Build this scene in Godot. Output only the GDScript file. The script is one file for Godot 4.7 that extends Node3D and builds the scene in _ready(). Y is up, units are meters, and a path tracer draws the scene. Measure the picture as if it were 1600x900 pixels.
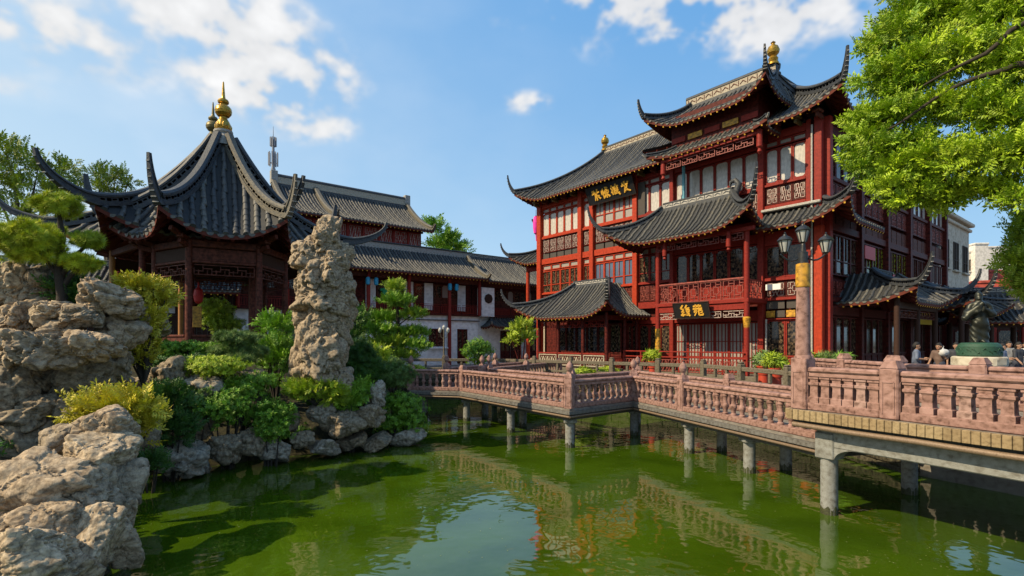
extends Node3D
# A pond garden: pavilions and rockery on the left, a zigzag stone bridge, a red three-storey tea house on the right.

var rng := RandomNumberGenerator.new()
var M := {}
var taken := {}
var shared := {}


func _ready():
	rng.seed = 7
	set_camera_and_light()
	make_materials()
	build_setting()
	build_tea_house()
	build_side_tower()
	build_gallery()
	build_far_buildings()
	build_corridor()
	build_garden_pavilions()
	build_zigzag_bridge()
	build_terrace()
	build_quay_railing()
	build_rocks()
	build_statue()
	build_people()
	build_plants()
	build_trees()
	build_small_things()


func set_camera_and_light():
	var cam := Camera3D.new()
	cam.name = "camera"
	cam.projection = Camera3D.PROJECTION_FRUSTUM
	cam.near = 0.1
	cam.far = 900.0
	cam.size = 0.1 * 900.0 / 830.0
	cam.frustum_offset = Vector2(0.0, 0.1 * 83.0 / 830.0)
	cam.position = Vector3(0, 3.3, 0)
	add_child(cam)
	cam.current = true
	var env := Environment.new()
	env.background_mode = Environment.BG_SKY
	env.sky = Sky.new()
	var pan := PanoramaSkyMaterial.new()
	pan.panorama = sky_picture()
	env.sky.sky_material = pan
	env.background_energy_multiplier = 1.0
	env.tonemap_mode = Environment.TONE_MAPPER_LINEAR
	env.tonemap_exposure = 1.6
	env.sdfgi_enabled = true
	env.ssao_enabled = true
	env.ssil_enabled = true
	var we := WorldEnvironment.new()
	we.name = "world_environment"
	we.environment = env
	add_child(we)
	var sun := DirectionalLight3D.new()
	sun.name = "sun"
	sun.light_energy = 1.34
	sun.light_color = Color(1.0, 0.915, 0.76)
	sun.light_angular_distance = 0.5
	sun.shadow_enabled = true
	var s := Vector3(-0.78, 0.72, 0.30)
	sun.look_at_from_position(s * 50.0, Vector3.ZERO, Vector3.UP)
	add_child(sun)


# ---- sky: clear blue, paler towards the left and the horizon, with cumulus drifting all round
func sky_picture() -> ImageTexture:
	var w := 2048
	var h := 1024
	var fb := FastNoiseLite.new()
	fb.seed = 11
	fb.noise_type = FastNoiseLite.TYPE_SIMPLEX_SMOOTH
	fb.frequency = 5.0
	fb.fractal_octaves = 6
	fb.fractal_gain = 0.52
	var fine_noise := FastNoiseLite.new()
	fine_noise.seed = 31
	fine_noise.noise_type = FastNoiseLite.TYPE_SIMPLEX_SMOOTH
	fine_noise.frequency = 17.0
	fine_noise.fractal_octaves = 4
	fine_noise.fractal_gain = 0.6
	var blobs := []
	# azimuth, height, half width, half height (radians), strength
	for b in [[-0.56, 0.50, 0.09, 0.06, 1.2], [-0.47, 0.455, 0.08, 0.06, 1.3], [-0.365, 0.435, 0.06, 0.04, 1.0], [-0.44, 0.395, 0.07, 0.03, 1.3], [-0.38, 0.36, 0.06, 0.022, 1.0], [-0.53, 0.44, 0.05, 0.04, 0.9], [-0.72, 0.41, 0.10, 0.035, 1.0], [-0.77, 0.45, 0.06, 0.03, 0.8], [-0.80, 0.33, 0.06, 0.02, 0.6], [-0.60, 0.56, 0.1, 0.04, 0.8],
			[0.34, 0.53, 0.12, 0.045, 1.4], [0.46, 0.50, 0.10, 0.04, 1.3], [0.20, 0.565, 0.09, 0.035, 1.4], [0.27, 0.56, 0.06, 0.04, 1.4], [0.55, 0.47, 0.07, 0.03, 0.6], [0.38, 0.60, 0.2, 0.05, 0.9], [0.025, 0.415, 0.045, 0.013, 0.85], [0.28, 0.455, 0.025, 0.03, 0.5], [-0.02, 0.535, 0.05, 0.015, 0.4], [-0.66, 0.20, 0.12, 0.02, 0.6], [-0.1, 0.70, 0.15, 0.05, 0.5]]:
		blobs.append(b)
	var r := RandomNumberGenerator.new()
	r.seed = 5
	for k in 46:
		var az := r.randf_range(0.95, TAU - 1.05)
		blobs.append([az if az < PI else az - TAU, r.randf_range(0.2, 0.95), r.randf_range(0.08, 0.2), r.randf_range(0.04, 0.1), r.randf_range(0.5, 1.0)])
	for k in 8:
		blobs.append([r.randf_range(-0.9, 0.9), r.randf_range(0.8, 1.2), 0.2, 0.1, r.randf_range(0.5, 1.0)])
	# coarse cover map from the blobs, then fine noise
	var cw := 512
	var ch := 128
	var cover := PackedFloat32Array()
	cover.resize(cw * ch)
	for b in blobs:
		var bx: float = (b[0] / TAU + 0.5) * cw
		var by: float = b[1] / (PI / 2) * ch
		var sx: float = b[2] / TAU * cw / maxf(0.35, cos(b[1]))
		var sy: float = b[3] / (PI / 2) * ch
		for j in range(maxi(0, int(by - 3 * sy)), mini(ch, int(by + 3 * sy) + 1)):
			for i in range(int(bx - 3 * sx), int(bx + 3 * sx) + 1):
				var q := pow((i - bx) / sx, 2) + pow((j - by) / sy, 2)
				var at := j * cw + posmod(i, cw)
				cover[at] = maxf(cover[at], float(b[4]) * exp(-0.5 * q))
	var bytes := PackedFloat32Array()
	bytes.resize(w * h * 3)
	for j in h:
		var el := PI / 2 - (j + 0.5) / h * PI
		if el < -0.03:
			for i in w:
				var o := (j * w + i) * 3
				bytes[o] = 0.22
				bytes[o + 1] = 0.23
				bytes[o + 2] = 0.22
			continue
		var se := sin(maxf(el, 0.0))
		var ce := cos(el)
		var t := pow(clampf(1.0 - se, 0, 1), 2.6)
		for i in w:
			var az := wrapf((i + 0.5) / w * TAU, -PI, PI)
			var d := Vector3(sin(az) * ce, se, -cos(az) * ce)
			var pale := clampf(0.5 - 0.62 * sin(az + 0.12), 0.0, 1.0)
			pale = pale * pale
			var c := Vector3(0.048, 0.205, 0.465).lerp(Vector3(0.335, 0.50, 0.62), t)
			c = c.lerp(Vector3(0.45, 0.55, 0.61), pale * (0.55 + 0.45 * t))
			var fx := (az / TAU + 0.5) * cw - 0.5
			var fy := clampf(el / (PI / 2) * ch - 0.5, 0, ch - 1.01)
			var x0 := int(floorf(fx))
			var y0 := int(fy)
			var ax := fx - x0
			var ay := fy - y0
			var m0 := lerpf(cover[y0 * cw + posmod(x0, cw)], cover[y0 * cw + posmod(x0 + 1, cw)], ax)
			var m1 := lerpf(cover[(y0 + 1) * cw + posmod(x0, cw)], cover[(y0 + 1) * cw + posmod(x0 + 1, cw)], ax)
			var m := lerpf(m0, m1, ay)
			var n := fb.get_noise_3d(d.x, d.y * 1.7, d.z)
			var n2 := fine_noise.get_noise_3d(d.x, d.y * 1.5, d.z)
			var a := smoothstep(0.20, 0.82, m * (0.70 + 1.4 * n + 0.8 * n2))
			var veil := clampf(0.25 + n * 0.9, 0.0, 1.0) * pale * 0.35
			var lit := 0.47 + 0.20 * n + 0.09 * n2 + 0.06 * smoothstep(0.3, 0.9, m)
			c = c.lerp(Vector3(0.60, 0.63, 0.65), veil)
			c = c.lerp(Vector3(lit, lit * 0.985, lit * 0.97), a * 0.9)
			var o := (j * w + i) * 3
			bytes[o] = c.x
			bytes[o + 1] = c.y
			bytes[o + 2] = c.z
	var im := Image.create_from_data(w, h, false, Image.FORMAT_RGBF, bytes.to_byte_array())
	return ImageTexture.create_from_image(im)


# ---- mesh builder: front faces run clockwise
class MB:
	var v := PackedVector3Array()
	var n := PackedVector3Array()
	var ix := PackedInt32Array()

	func face(pts: Array, out: Vector3):
		var a: Vector3 = pts[0]
		var nn := Vector3.ZERO
		for i in range(1, pts.size() - 1):
			nn += (pts[i + 1] - a).cross(pts[i] - a)
		if nn.length_squared() < 1e-14:
			return
		nn = nn.normalized()
		var flip := nn.dot(out) < 0.0
		if flip:
			nn = -nn
		var s := v.size()
		for p in pts:
			v.append(p)
			n.append(nn)
		for i in range(1, pts.size() - 1):
			ix.append(s)
			ix.append(s + (i + 1 if flip else i))
			ix.append(s + (i if flip else i + 1))

	func box(c: Vector3, s: Vector3, b := Basis()):
		for i in 3:
			var j := (i + 1) % 3
			var k := (i + 2) % 3
			for g in [-1.0, 1.0]:
				var nn: Vector3 = b[i].normalized() * g
				var p: Vector3 = c + b[i] * (s[i] * 0.5 * g)
				var u: Vector3 = b[j] * (s[j] * 0.5)
				var w: Vector3 = b[k] * (s[k] * 0.5)
				if g < 0:
					var q := u
					u = w
					w = q
				var o := v.size()
				v.append(p - u - w)
				v.append(p - u + w)
				v.append(p + u + w)
				v.append(p + u - w)
				for z in 4:
					n.append(nn)
				for z in [0, 1, 2, 0, 2, 3]:
					ix.append(o + z)

	func bevel_box(c: Vector3, s: Vector3, e: float, b := Basis()):
		var h := s * 0.5
		var pt := func(sx, sy, sz, axis):
			var q := Vector3(sx * (h.x - (0.0 if axis == 0 else e)), sy * (h.y - (0.0 if axis == 1 else e)), sz * (h.z - (0.0 if axis == 2 else e)))
			return c + b * q
		for g in [-1.0, 1.0]:
			face([pt.call(g, -1, -1, 0), pt.call(g, 1, -1, 0), pt.call(g, 1, 1, 0), pt.call(g, -1, 1, 0)], b * Vector3(g, 0, 0))
			face([pt.call(-1, g, -1, 1), pt.call(1, g, -1, 1), pt.call(1, g, 1, 1), pt.call(-1, g, 1, 1)], b * Vector3(0, g, 0))
			face([pt.call(-1, -1, g, 2), pt.call(1, -1, g, 2), pt.call(1, 1, g, 2), pt.call(-1, 1, g, 2)], b * Vector3(0, 0, g))
			for q in [-1.0, 1.0]:
				face([pt.call(g, q, -1, 0), pt.call(g, q, 1, 0), pt.call(g, q, 1, 1), pt.call(g, q, -1, 1)], b * Vector3(g, q, 0))
				face([pt.call(-1, g, q, 1), pt.call(1, g, q, 1), pt.call(1, g, q, 2), pt.call(-1, g, q, 2)], b * Vector3(0, g, q))
				face([pt.call(g, -1, q, 0), pt.call(g, 1, q, 0), pt.call(g, 1, q, 2), pt.call(g, -1, q, 2)], b * Vector3(g, 0, q))
				for z in [-1.0, 1.0]:
					face([pt.call(g, q, z, 0), pt.call(g, q, z, 1), pt.call(g, q, z, 2)], b * Vector3(g, q, z))

	func bar(a: Vector3, b: Vector3, w: float, h: float, up := Vector3.UP):
		var z := (b - a).normalized()
		var x := up.cross(z)
		if x.length() < 1e-4:
			x = Vector3.RIGHT.cross(z)
		x = x.normalized()
		box((a + b) * 0.5, Vector3(w, h, a.distance_to(b)), Basis(x, z.cross(x), z))

	# a smooth tube through points with a radius at each
	func tube(pts: Array, rads: Array, sides := 8, caps := true):
		var m := pts.size()
		var t0: Vector3 = (pts[1] - pts[0]).normalized()
		var x := t0.cross(Vector3.UP)
		if x.length() < 0.1:
			x = t0.cross(Vector3.RIGHT)
		x = x.normalized()
		var s := v.size()
		for i in m:
			var t: Vector3 = (pts[mini(i + 1, m - 1)] - pts[maxi(i - 1, 0)]).normalized()
			x = (x - t * x.dot(t)).normalized()
			var y := t.cross(x)
			for k in sides:
				var a := TAU * k / sides
				var d := x * cos(a) + y * sin(a)
				v.append(pts[i] + d * float(rads[i]))
				n.append(d)
		for i in m - 1:
			for k in sides:
				var a := s + i * sides + k
				var b := s + i * sides + (k + 1) % sides
				for z in [a, b + sides, b, a, a + sides, b + sides]:
					ix.append(z)
		if caps:
			for e in [0, m - 1]:
				var t: Vector3 = (pts[0] - pts[1]) if e == 0 else (pts[m - 1] - pts[m - 2])
				var ring := []
				for k in sides:
					ring.append(v[s + e * sides + k])
				face(ring, t)

	# profile of (radius, height), turned about y
	func lathe(prof: Array, sides := 12, at := Vector3.ZERO, square := false):
		for i in prof.size() - 1:
			var p: Vector2 = prof[i]
			var q: Vector2 = prof[i + 1]
			var sl := Vector2(q.y - p.y, p.x - q.x).normalized()
			var s := v.size()
			for k in sides + 1:
				var a := TAU * (k + (0.5 if square else 0.0)) / sides
				var d := Vector3(cos(a), 0, sin(a))
				v.append(at + d * p.x + Vector3.UP * p.y)
				v.append(at + d * q.x + Vector3.UP * q.y)
				var nn := Vector3(d.x * sl.x, sl.y, d.z * sl.x)
				n.append(nn)
				n.append(nn)
			if square:
				for k in sides:
					var a := TAU * (k + 1.0) / sides
					var nn := Vector3(cos(a) * sl.x, sl.y, sin(a) * sl.x)
					var o := s + k * 2
					face([v[o], v[o + 1], v[o + 3], v[o + 2]], nn)
			else:
				for k in sides:
					var o := s + k * 2
					for z in [o, o + 3, o + 1, o, o + 2, o + 3]:
						ix.append(z)
			if square:
				pass

	# a grid of nu by nv points (rows of nu), smooth
	func grid(p: PackedVector3Array, nu: int, nv: int, flip := false, wrap := false):
		var s := v.size()
		var acc := PackedVector3Array()
		acc.resize(nu * nv)
		var lim := nu if wrap else nu - 1
		for j in nv - 1:
			for i in lim:
				var i2 := (i + 1) % nu
				var a := j * nu + i
				var b := j * nu + i2
				var c := (j + 1) * nu + i2
				var d := (j + 1) * nu + i
				var nn := (p[c] - p[a]).cross(p[b] - p[a]) + (p[d] - p[a]).cross(p[c] - p[a])
				if flip:
					nn = -nn
				acc[a] += nn
				acc[b] += nn
				acc[c] += nn
				acc[d] += nn
				if flip:
					for z in [a, c, b, a, d, c]:
						ix.append(s + z)
				else:
					for z in [a, b, c, a, c, d]:
						ix.append(s + z)
		v.append_array(p)
		for q in acc:
			n.append(q.normalized())

	# closed flat profile swept along points; side is the profile's x, up its y
	func sweep(pts: Array, prof: Array, scales: Array, caps := true):
		var m := pts.size()
		var k := prof.size()
		var rings := []
		var side := Vector3.RIGHT
		for i in m:
			var t: Vector3 = (pts[mini(i + 1, m - 1)] - pts[maxi(i - 1, 0)]).normalized()
			var sd := Vector3(t.z, 0, -t.x)
			if sd.length() > 0.05:
				sd = sd.normalized()
				side = sd if i == 0 or sd.dot(side) > 0 else -sd
			var up := side.cross(t)
			if up.y < 0 and i == 0:
				up = -up
			if i > 0 and up.dot(rings[i - 1][1]) < 0:
				up = -up
			var ring := []
			for q in prof:
				ring.append(pts[i] + side * (q.x * float(scales[i])) + up * (q.y * float(scales[i])))
			rings.append([ring, up])
		for i in m - 1:
			var ca := Vector3.ZERO
			for q in rings[i][0]:
				ca += q
			ca /= k
			for j in k:
				var j2 := (j + 1) % k
				var a: Vector3 = rings[i][0][j]
				var b: Vector3 = rings[i][0][j2]
				face([a, b, rings[i + 1][0][j2], rings[i + 1][0][j]], (a + b) * 0.5 - ca)
		if caps:
			face(rings[0][0], pts[0] - pts[1])
			face(rings[m - 1][0], pts[m - 1] - pts[m - 2])

	func empty() -> bool:
		return ix.is_empty()

	func mesh() -> ArrayMesh:
		var a := []
		a.resize(Mesh.ARRAY_MAX)
		a[Mesh.ARRAY_VERTEX] = v
		a[Mesh.ARRAY_NORMAL] = n
		a[Mesh.ARRAY_INDEX] = ix
		var m := ArrayMesh.new()
		m.add_surface_from_arrays(Mesh.PRIMITIVE_TRIANGLES, a)
		return m


# ---- nodes
func numbered(called: String) -> String:
	var k: int = taken.get(called, 0)
	taken[called] = k + 1
	return called if k == 0 else "%s_%03d" % [called, k]


func thing(called: String, label: String, category: String, at := Vector3.ZERO, turn := 0.0, group := "") -> Node3D:
	var o := Node3D.new()
	o.name = numbered(called)
	add_child(o)
	o.position = at
	o.rotation.y = turn
	tag(o, label, category, group)
	return o


func tag(o: Node3D, label: String, category: String, group := ""):
	o.set_meta("label", label)
	o.set_meta("category", category)
	if group:
		o.set_meta("group", group)


func part(called: String, shape, m: Material, parent: Node3D, xf := Transform3D()) -> MeshInstance3D:
	var o := MeshInstance3D.new()
	o.name = called
	o.mesh = shape.mesh() if shape is MB else shape
	o.material_override = m
	o.transform = xf
	parent.add_child(o, true)
	return o


func stuff(o: Node3D) -> Node3D:
	o.set_meta("kind", "stuff")
	return o


func whole(called: String, shape, m: Material, label: String, category: String, at := Vector3.ZERO, turn := 0.0, group := "") -> MeshInstance3D:
	var o := part(numbered(called), shape, m, self)
	o.position = at
	o.rotation.y = turn
	tag(o, label, category, group)
	return o


func struct(called: String, shape, m: Material) -> MeshInstance3D:
	var o := part(numbered(called), shape, m, self)
	o.set_meta("kind", "structure")
	return o


func copy(o: Node3D, label: String, at: Vector3, turn := 0.0) -> Node3D:
	var c: Node3D = o.duplicate()
	var base := String(o.name)
	c.name = numbered(base.left(base.length() - 4) if base.substr(base.length() - 3).is_valid_int() else base)
	add_child(c)
	c.position = at
	c.rotation.y = turn
	c.set_meta("label", label)
	return c



# ---- materials (base colours are linear, real-world values)
func noise_tex(sd: int, freq: float, oct: int, stops: Array, size := 512, kind := FastNoiseLite.TYPE_SIMPLEX_SMOOTH, warp := 0.0) -> NoiseTexture2D:
	var f := FastNoiseLite.new()
	f.seed = sd
	f.noise_type = kind
	f.frequency = freq
	f.fractal_octaves = oct
	if kind == FastNoiseLite.TYPE_CELLULAR:
		f.cellular_return_type = FastNoiseLite.RETURN_DISTANCE2_SUB
	if warp > 0.0:
		f.domain_warp_enabled = true
		f.domain_warp_amplitude = warp
		f.domain_warp_frequency = freq * 1.5
	var t := NoiseTexture2D.new()
	t.width = size
	t.height = size
	t.seamless = true
	t.noise = f
	if stops.size():
		var g := Gradient.new()
		var offs := PackedFloat32Array()
		var cols := PackedColorArray()
		for s in stops:
			offs.append(s[0])
			cols.append(s[1] if s[1] is Color else Color(s[1], s[1], s[1]))
		g.offsets = offs
		g.colors = cols
		t.color_ramp = g
	return t


func normal_tex(sd: int, freq: float, oct: int, strength: float, size := 512, kind := FastNoiseLite.TYPE_SIMPLEX_SMOOTH) -> NoiseTexture2D:
	var t := noise_tex(sd, freq, oct, [], size, kind)
	t.as_normal_map = true
	t.bump_strength = strength
	return t


func mat(key: String, lin: Color, rough := 0.8, tex: Texture2D = null, scale := Vector3.ONE, over: Texture2D = null, over_scale := Vector3.ONE, bump: Texture2D = null, bump_amount := 1.0) -> StandardMaterial3D:
	var m := StandardMaterial3D.new()
	m.resource_name = key
	m.albedo_color = lin.linear_to_srgb()
	m.roughness = rough
	m.uv1_triplanar = true
	m.uv1_world_triplanar = true
	m.uv1_scale = scale
	if tex:
		m.albedo_texture = tex
	if over:
		m.detail_enabled = true
		m.detail_albedo = over
		m.detail_blend_mode = BaseMaterial3D.BLEND_MODE_MUL
		m.detail_uv_layer = BaseMaterial3D.DETAIL_UV_2
		m.uv2_triplanar = true
		m.uv2_world_triplanar = true
		m.uv2_scale = over_scale
	if bump:
		m.normal_enabled = true
		m.normal_texture = bump
		m.normal_scale = bump_amount
	M[key] = m
	return m


func make_materials():
	var V := func(s): return Vector3(s, s, s)
	var fine := noise_tex(1, 0.05, 4, [[0.2, 0.72], [0.8, 1.0]])
	var patch := noise_tex(2, 0.012, 5, [[0.25, 0.62], [0.5, 0.9], [0.75, 1.0]], 512, FastNoiseLite.TYPE_SIMPLEX_SMOOTH, 30.0)
	var streak := noise_tex(3, 0.03, 4, [[0.15, 0.82], [0.5, 0.96], [0.8, 1.0]])
	var rockc := noise_tex(4, 0.010, 6, [[0.12, Color(0.36, 0.335, 0.31)], [0.36, Color(0.70, 0.66, 0.61)], [0.6, Color(0.90, 0.87, 0.82)], [0.85, Color(1.0, 0.98, 0.95)]], 1024, FastNoiseLite.TYPE_SIMPLEX_SMOOTH, 40.0)
	var rockp := noise_tex(5, 0.02, 4, [[0.0, 0.22], [0.10, 0.75], [0.3, 1.0]], 1024, FastNoiseLite.TYPE_CELLULAR, 30.0)
	var rockn := normal_tex(6, 0.013, 6, 5.0, 1024)
	var finen := normal_tex(7, 0.06, 4, 4.0)
	var lichen := noise_tex(8, 0.02, 5, [[0.3, Color(0.70, 0.72, 0.75)], [0.55, Color(0.95, 0.95, 0.95)], [0.66, Color(1.0, 0.98, 0.92)], [0.8, Color(1, 0.97, 0.86)]], 512, FastNoiseLite.TYPE_SIMPLEX_SMOOTH, 20.0)
	var granite := noise_tex(9, 0.22, 3, [[0.2, 0.55], [0.5, 0.88], [0.8, 1.0]])
	var stain := noise_tex(10, 0.02, 5, [[0.15, Color(0.70, 0.67, 0.63)], [0.42, Color(0.90, 0.89, 0.87)], [0.8, Color(1, 1, 1)]], 512, FastNoiseLite.TYPE_SIMPLEX_SMOOTH, 25.0)
	var soft := noise_tex(13, 0.02, 4, [[0.2, 0.86], [0.6, 1.0]])
	var worn := noise_tex(14, 0.02, 6, [[0.12, Color(0.48, 0.44, 0.42)], [0.36, Color(0.84, 0.82, 0.80)], [0.7, Color(1, 1, 1)]], 512, FastNoiseLite.TYPE_SIMPLEX_SMOOTH, 25.0)
	var glasst := noise_tex(15, 0.018, 3, [[0.2, Color(0.10, 0.12, 0.16)], [0.48, Color(0.35, 0.33, 0.33)], [0.6, Color(0.75, 0.62, 0.5)], [0.8, Color(1, 0.9, 0.75)]], 512, FastNoiseLite.TYPE_SIMPLEX_SMOOTH, 40.0)
	var soilc := noise_tex(12, 0.02, 5, [[0.2, Color(0.35, 0.33, 0.25)], [0.5, Color(0.7, 0.72, 0.5)], [0.8, Color(1, 1, 0.8)]])

	# roof tiles in three tones
	for k in 3:
		mat("tile_%d" % k, [Color(0.075, 0.080, 0.090), Color(0.115, 0.118, 0.122), Color(0.175, 0.170, 0.158)][k], 0.62, lichen, V.call(0.9), fine, V.call(3.0), finen, 0.6)
	mat("tile_pan", Color(0.035, 0.037, 0.042), 0.8, lichen, V.call(0.7), fine, V.call(2.5))
	mat("ridge", Color(0.070, 0.078, 0.095), 0.6, lichen, V.call(0.6), fine, V.call(2.0), finen, 0.5)
	mat("ridge_warm", Color(0.20, 0.18, 0.145), 0.7, lichen, V.call(0.8), fine, V.call(2.0), finen, 0.6)
	mat("plaster_cream", Color(0.58, 0.52, 0.42), 0.85, stain, V.call(0.8), fine, V.call(3.0))
	mat("plaster_grey", Color(0.48, 0.47, 0.45), 0.85, stain, V.call(0.7), fine, V.call(3.0))
	mat("ornament", Color(0.42, 0.41, 0.39), 0.8, stain, V.call(1.2))
	mat("wall_white", Color(0.80, 0.81, 0.83), 0.9, soft, V.call(0.25))
	# painted timber
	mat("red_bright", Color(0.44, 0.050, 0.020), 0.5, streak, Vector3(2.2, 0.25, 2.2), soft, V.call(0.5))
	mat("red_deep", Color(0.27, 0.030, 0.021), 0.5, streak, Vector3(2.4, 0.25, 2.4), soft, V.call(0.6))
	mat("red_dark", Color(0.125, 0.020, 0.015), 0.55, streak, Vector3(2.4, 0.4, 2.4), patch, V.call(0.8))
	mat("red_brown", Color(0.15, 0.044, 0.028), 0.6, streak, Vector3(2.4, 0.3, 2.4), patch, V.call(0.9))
	mat("soffit", Color(0.12, 0.030, 0.020), 0.7, streak, V.call(1.5))
	mat("timber_dark", Color(0.050, 0.026, 0.019), 0.7, streak, Vector3(2.5, 0.4, 2.5))
	mat("timber_grey", Color(0.085, 0.075, 0.068), 0.8, streak, Vector3(2.5, 0.4, 2.5))
	mat("timber_honey", Color(0.36, 0.155, 0.040), 0.55, streak, Vector3(2.5, 0.4, 2.5))
	mat("fret_light", Color(0.50, 0.38, 0.33), 0.6, patch, V.call(1.0))
	mat("fret_red", Color(0.33, 0.075, 0.055), 0.5, patch, V.call(1.0))
	mat("gold", Color(0.62, 0.36, 0.055), 0.32, patch, V.call(2.0))
	M["gold"].metallic = 0.75
	mat("gold_paint", Color(0.72, 0.40, 0.05), 0.5)
	mat("gold_old", Color(0.17, 0.14, 0.055), 0.5, stain, V.call(2.0))
	M["gold_old"].metallic = 0.4
	mat("yellow_paint", Color(0.62, 0.32, 0.025), 0.5, patch, V.call(1.0))
	mat("board_black", Color(0.016, 0.016, 0.018), 0.4, streak, V.call(1.0))
	mat("glass_dark", Color(0.16, 0.15, 0.14), 0.06, glasst, Vector3(0.9, 0.55, 0.9))
	mat("glass_green", Color(0.32, 0.46, 0.02), 0.10, glasst, V.call(0.7))
	mat("glass_blue", Color(0.10, 0.14, 0.22), 0.08, streak, Vector3(2.0, 0.5, 2.0))
	mat("blind", Color(0.50, 0.465, 0.42), 0.25, soft, Vector3(1.0, 0.3, 1.0))
	M["blind"].clearcoat_enabled = true
	M["blind"].clearcoat = 0.6
	M["blind"].clearcoat_roughness = 0.08
	mat("curtain", Color(0.34, 0.31, 0.28), 0.3, streak, Vector3(5.0, 0.15, 5.0))
	mat("interior", Color(0.020, 0.014, 0.012), 0.9)
	# stone
	mat("rock_warm", Color(0.52, 0.42, 0.305), 0.92, rockc, V.call(0.75), rockp, V.call(0.9), rockn, 1.1)
	mat("rock_cool", Color(0.43, 0.365, 0.28), 0.92, rockc, V.call(0.6), rockp, V.call(1.3), rockn, 1.2)
	mat("rock_cream", Color(0.60, 0.50, 0.37), 0.92, rockc, V.call(0.85), rockp, V.call(0.7), rockn, 1.2)
	mat("rock_grey", Color(0.46, 0.43, 0.375), 0.92, rockc, V.call(0.8), rockp, V.call(1.0), rockn, 1.1)
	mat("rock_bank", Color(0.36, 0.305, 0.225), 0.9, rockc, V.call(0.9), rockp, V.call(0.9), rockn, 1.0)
	mat("rock_tall", Color(0.48, 0.40, 0.30), 0.9, rockc, V.call(1.1), rockp, V.call(1.4), rockn, 1.0)
	mat("pink_stone", Color(0.49, 0.298, 0.262), 0.75, granite, V.call(2.2), worn, V.call(0.55), finen, 0.4)
	mat("pink_stone_b", Color(0.43, 0.258, 0.222), 0.78, granite, V.call(2.2), worn, V.call(0.8), finen, 0.4)
	mat("pink_stone_c", Color(0.52, 0.345, 0.305), 0.75, granite, V.call(2.2), worn, V.call(0.7), finen, 0.4)
	mat("quay_stone", Color(0.23, 0.20, 0.155), 0.85, granite, V.call(2.0), stain, V.call(0.8), finen, 0.5)
	mat("algae", Color(0.05, 0.055, 0.02), 0.6, worn, V.call(1.5))
	mat("quay_block", Color(0.10, 0.095, 0.065), 0.9, rockc, V.call(0.8), worn, V.call(0.6), finen, 0.8)
	mat("concrete", Color(0.36, 0.37, 0.36), 0.85, granite, V.call(1.2), stain, V.call(0.7), finen, 0.4)
	mat("ledge", Color(0.20, 0.195, 0.185), 0.85, granite, V.call(1.2), worn, V.call(0.7), finen, 0.4)
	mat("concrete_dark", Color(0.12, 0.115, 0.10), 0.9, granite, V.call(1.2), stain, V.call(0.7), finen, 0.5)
	for k in 3:
		mat("brick_%d" % k, [Color(0.42, 0.305, 0.165), Color(0.36, 0.26, 0.14), Color(0.47, 0.355, 0.20)][k], 0.85, granite, V.call(2.5), stain, V.call(1.3), finen, 0.5)
	mat("pipe", Color(0.23, 0.165, 0.115), 0.6, stain, V.call(3.0))
	M["pipe"].metallic = 0.3
	mat("paving", Color(0.30, 0.275, 0.245), 0.9, granite, V.call(1.0), stain, V.call(0.4), finen, 0.4)
	mat("soil", Color(0.085, 0.075, 0.045), 0.95, soilc, V.call(0.7), fine, V.call(3.0), finen, 1.0)
	mat("render_cream", Color(0.54, 0.50, 0.42), 0.9, stain, V.call(0.25))
	mat("render_white", Color(0.66, 0.63, 0.59), 0.9, soft, V.call(0.2))
	mat("render_red", Color(0.42, 0.07, 0.05), 0.85, patch, V.call(0.3))
	mat("iron", Color(0.022, 0.024, 0.026), 0.45, patch, V.call(2.0))
	mat("steel", Color(0.21, 0.22, 0.25), 0.5)
	mat("bronze", Color(0.050, 0.058, 0.050), 0.42, stain, V.call(3.0), fine, V.call(5.0), finen, 0.5)
	M["bronze"].metallic = 0.55
	mat("verdigris", Color(0.030, 0.115, 0.072), 0.6, stain, V.call(2.0), fine, V.call(5.0), finen, 0.6)
	mat("lamp_glass", Color(0.42, 0.42, 0.40), 0.15)
	mat("lantern_blue", Color(0.02, 0.30, 0.52), 0.5)
	mat("silk_pink", Color(0.75, 0.03, 0.35), 0.7)
	mat("sign_red", Color(0.45, 0.02, 0.02), 0.5)
	mat("sign_white", Color(0.72, 0.70, 0.66), 0.5)
	mat("sign_yellow", Color(0.62, 0.50, 0.03), 0.5)
	mat("cloth_green", Color(0.02, 0.36, 0.16), 0.7)
	mat("cloth_teal", Color(0.02, 0.36, 0.42), 0.6)
	mat("pot_red", Color(0.40, 0.045, 0.02), 0.5)
	mat("pot_blue", Color(0.03, 0.09, 0.30), 0.3)
	mat("downpipe", Color(0.12, 0.34, 0.42), 0.5)
	mat("bark", Color(0.055, 0.042, 0.032), 0.95, streak, Vector3(4, 0.8, 4), fine, V.call(4.0), finen, 1.2)
	mat("bark_light", Color(0.13, 0.105, 0.075), 0.95, streak, Vector3(4, 0.8, 4), fine, V.call(4.0), finen, 1.2)
	for q in ["red_brown", "timber_dark", "soffit", "red_dark", "red_deep", "red_bright", "timber_grey"]:
		M[q].metallic_specular = 0.28
	for q in ["pink_stone", "pink_stone_b", "pink_stone_c", "concrete", "quay_stone"]:
		M[q].metallic_specular = 0.3
	for q in [["leaf", 0.55, 0.22], ["needle", 0.7, 0.1], ["leaf_gloss", 0.38, 0.18]]:
		var m := StandardMaterial3D.new()
		m.resource_name = q[0]
		m.vertex_color_use_as_albedo = true
		m.roughness = q[1]
		m.backlight_enabled = true
		m.backlight = Color(q[2] * 2.2, q[2] * 2.6, q[2] * 0.9)
		M[q[0]] = m
	# pond: green with algae under a glossy, rippled surface
	var w := StandardMaterial3D.new()
	w.resource_name = "water"
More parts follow.
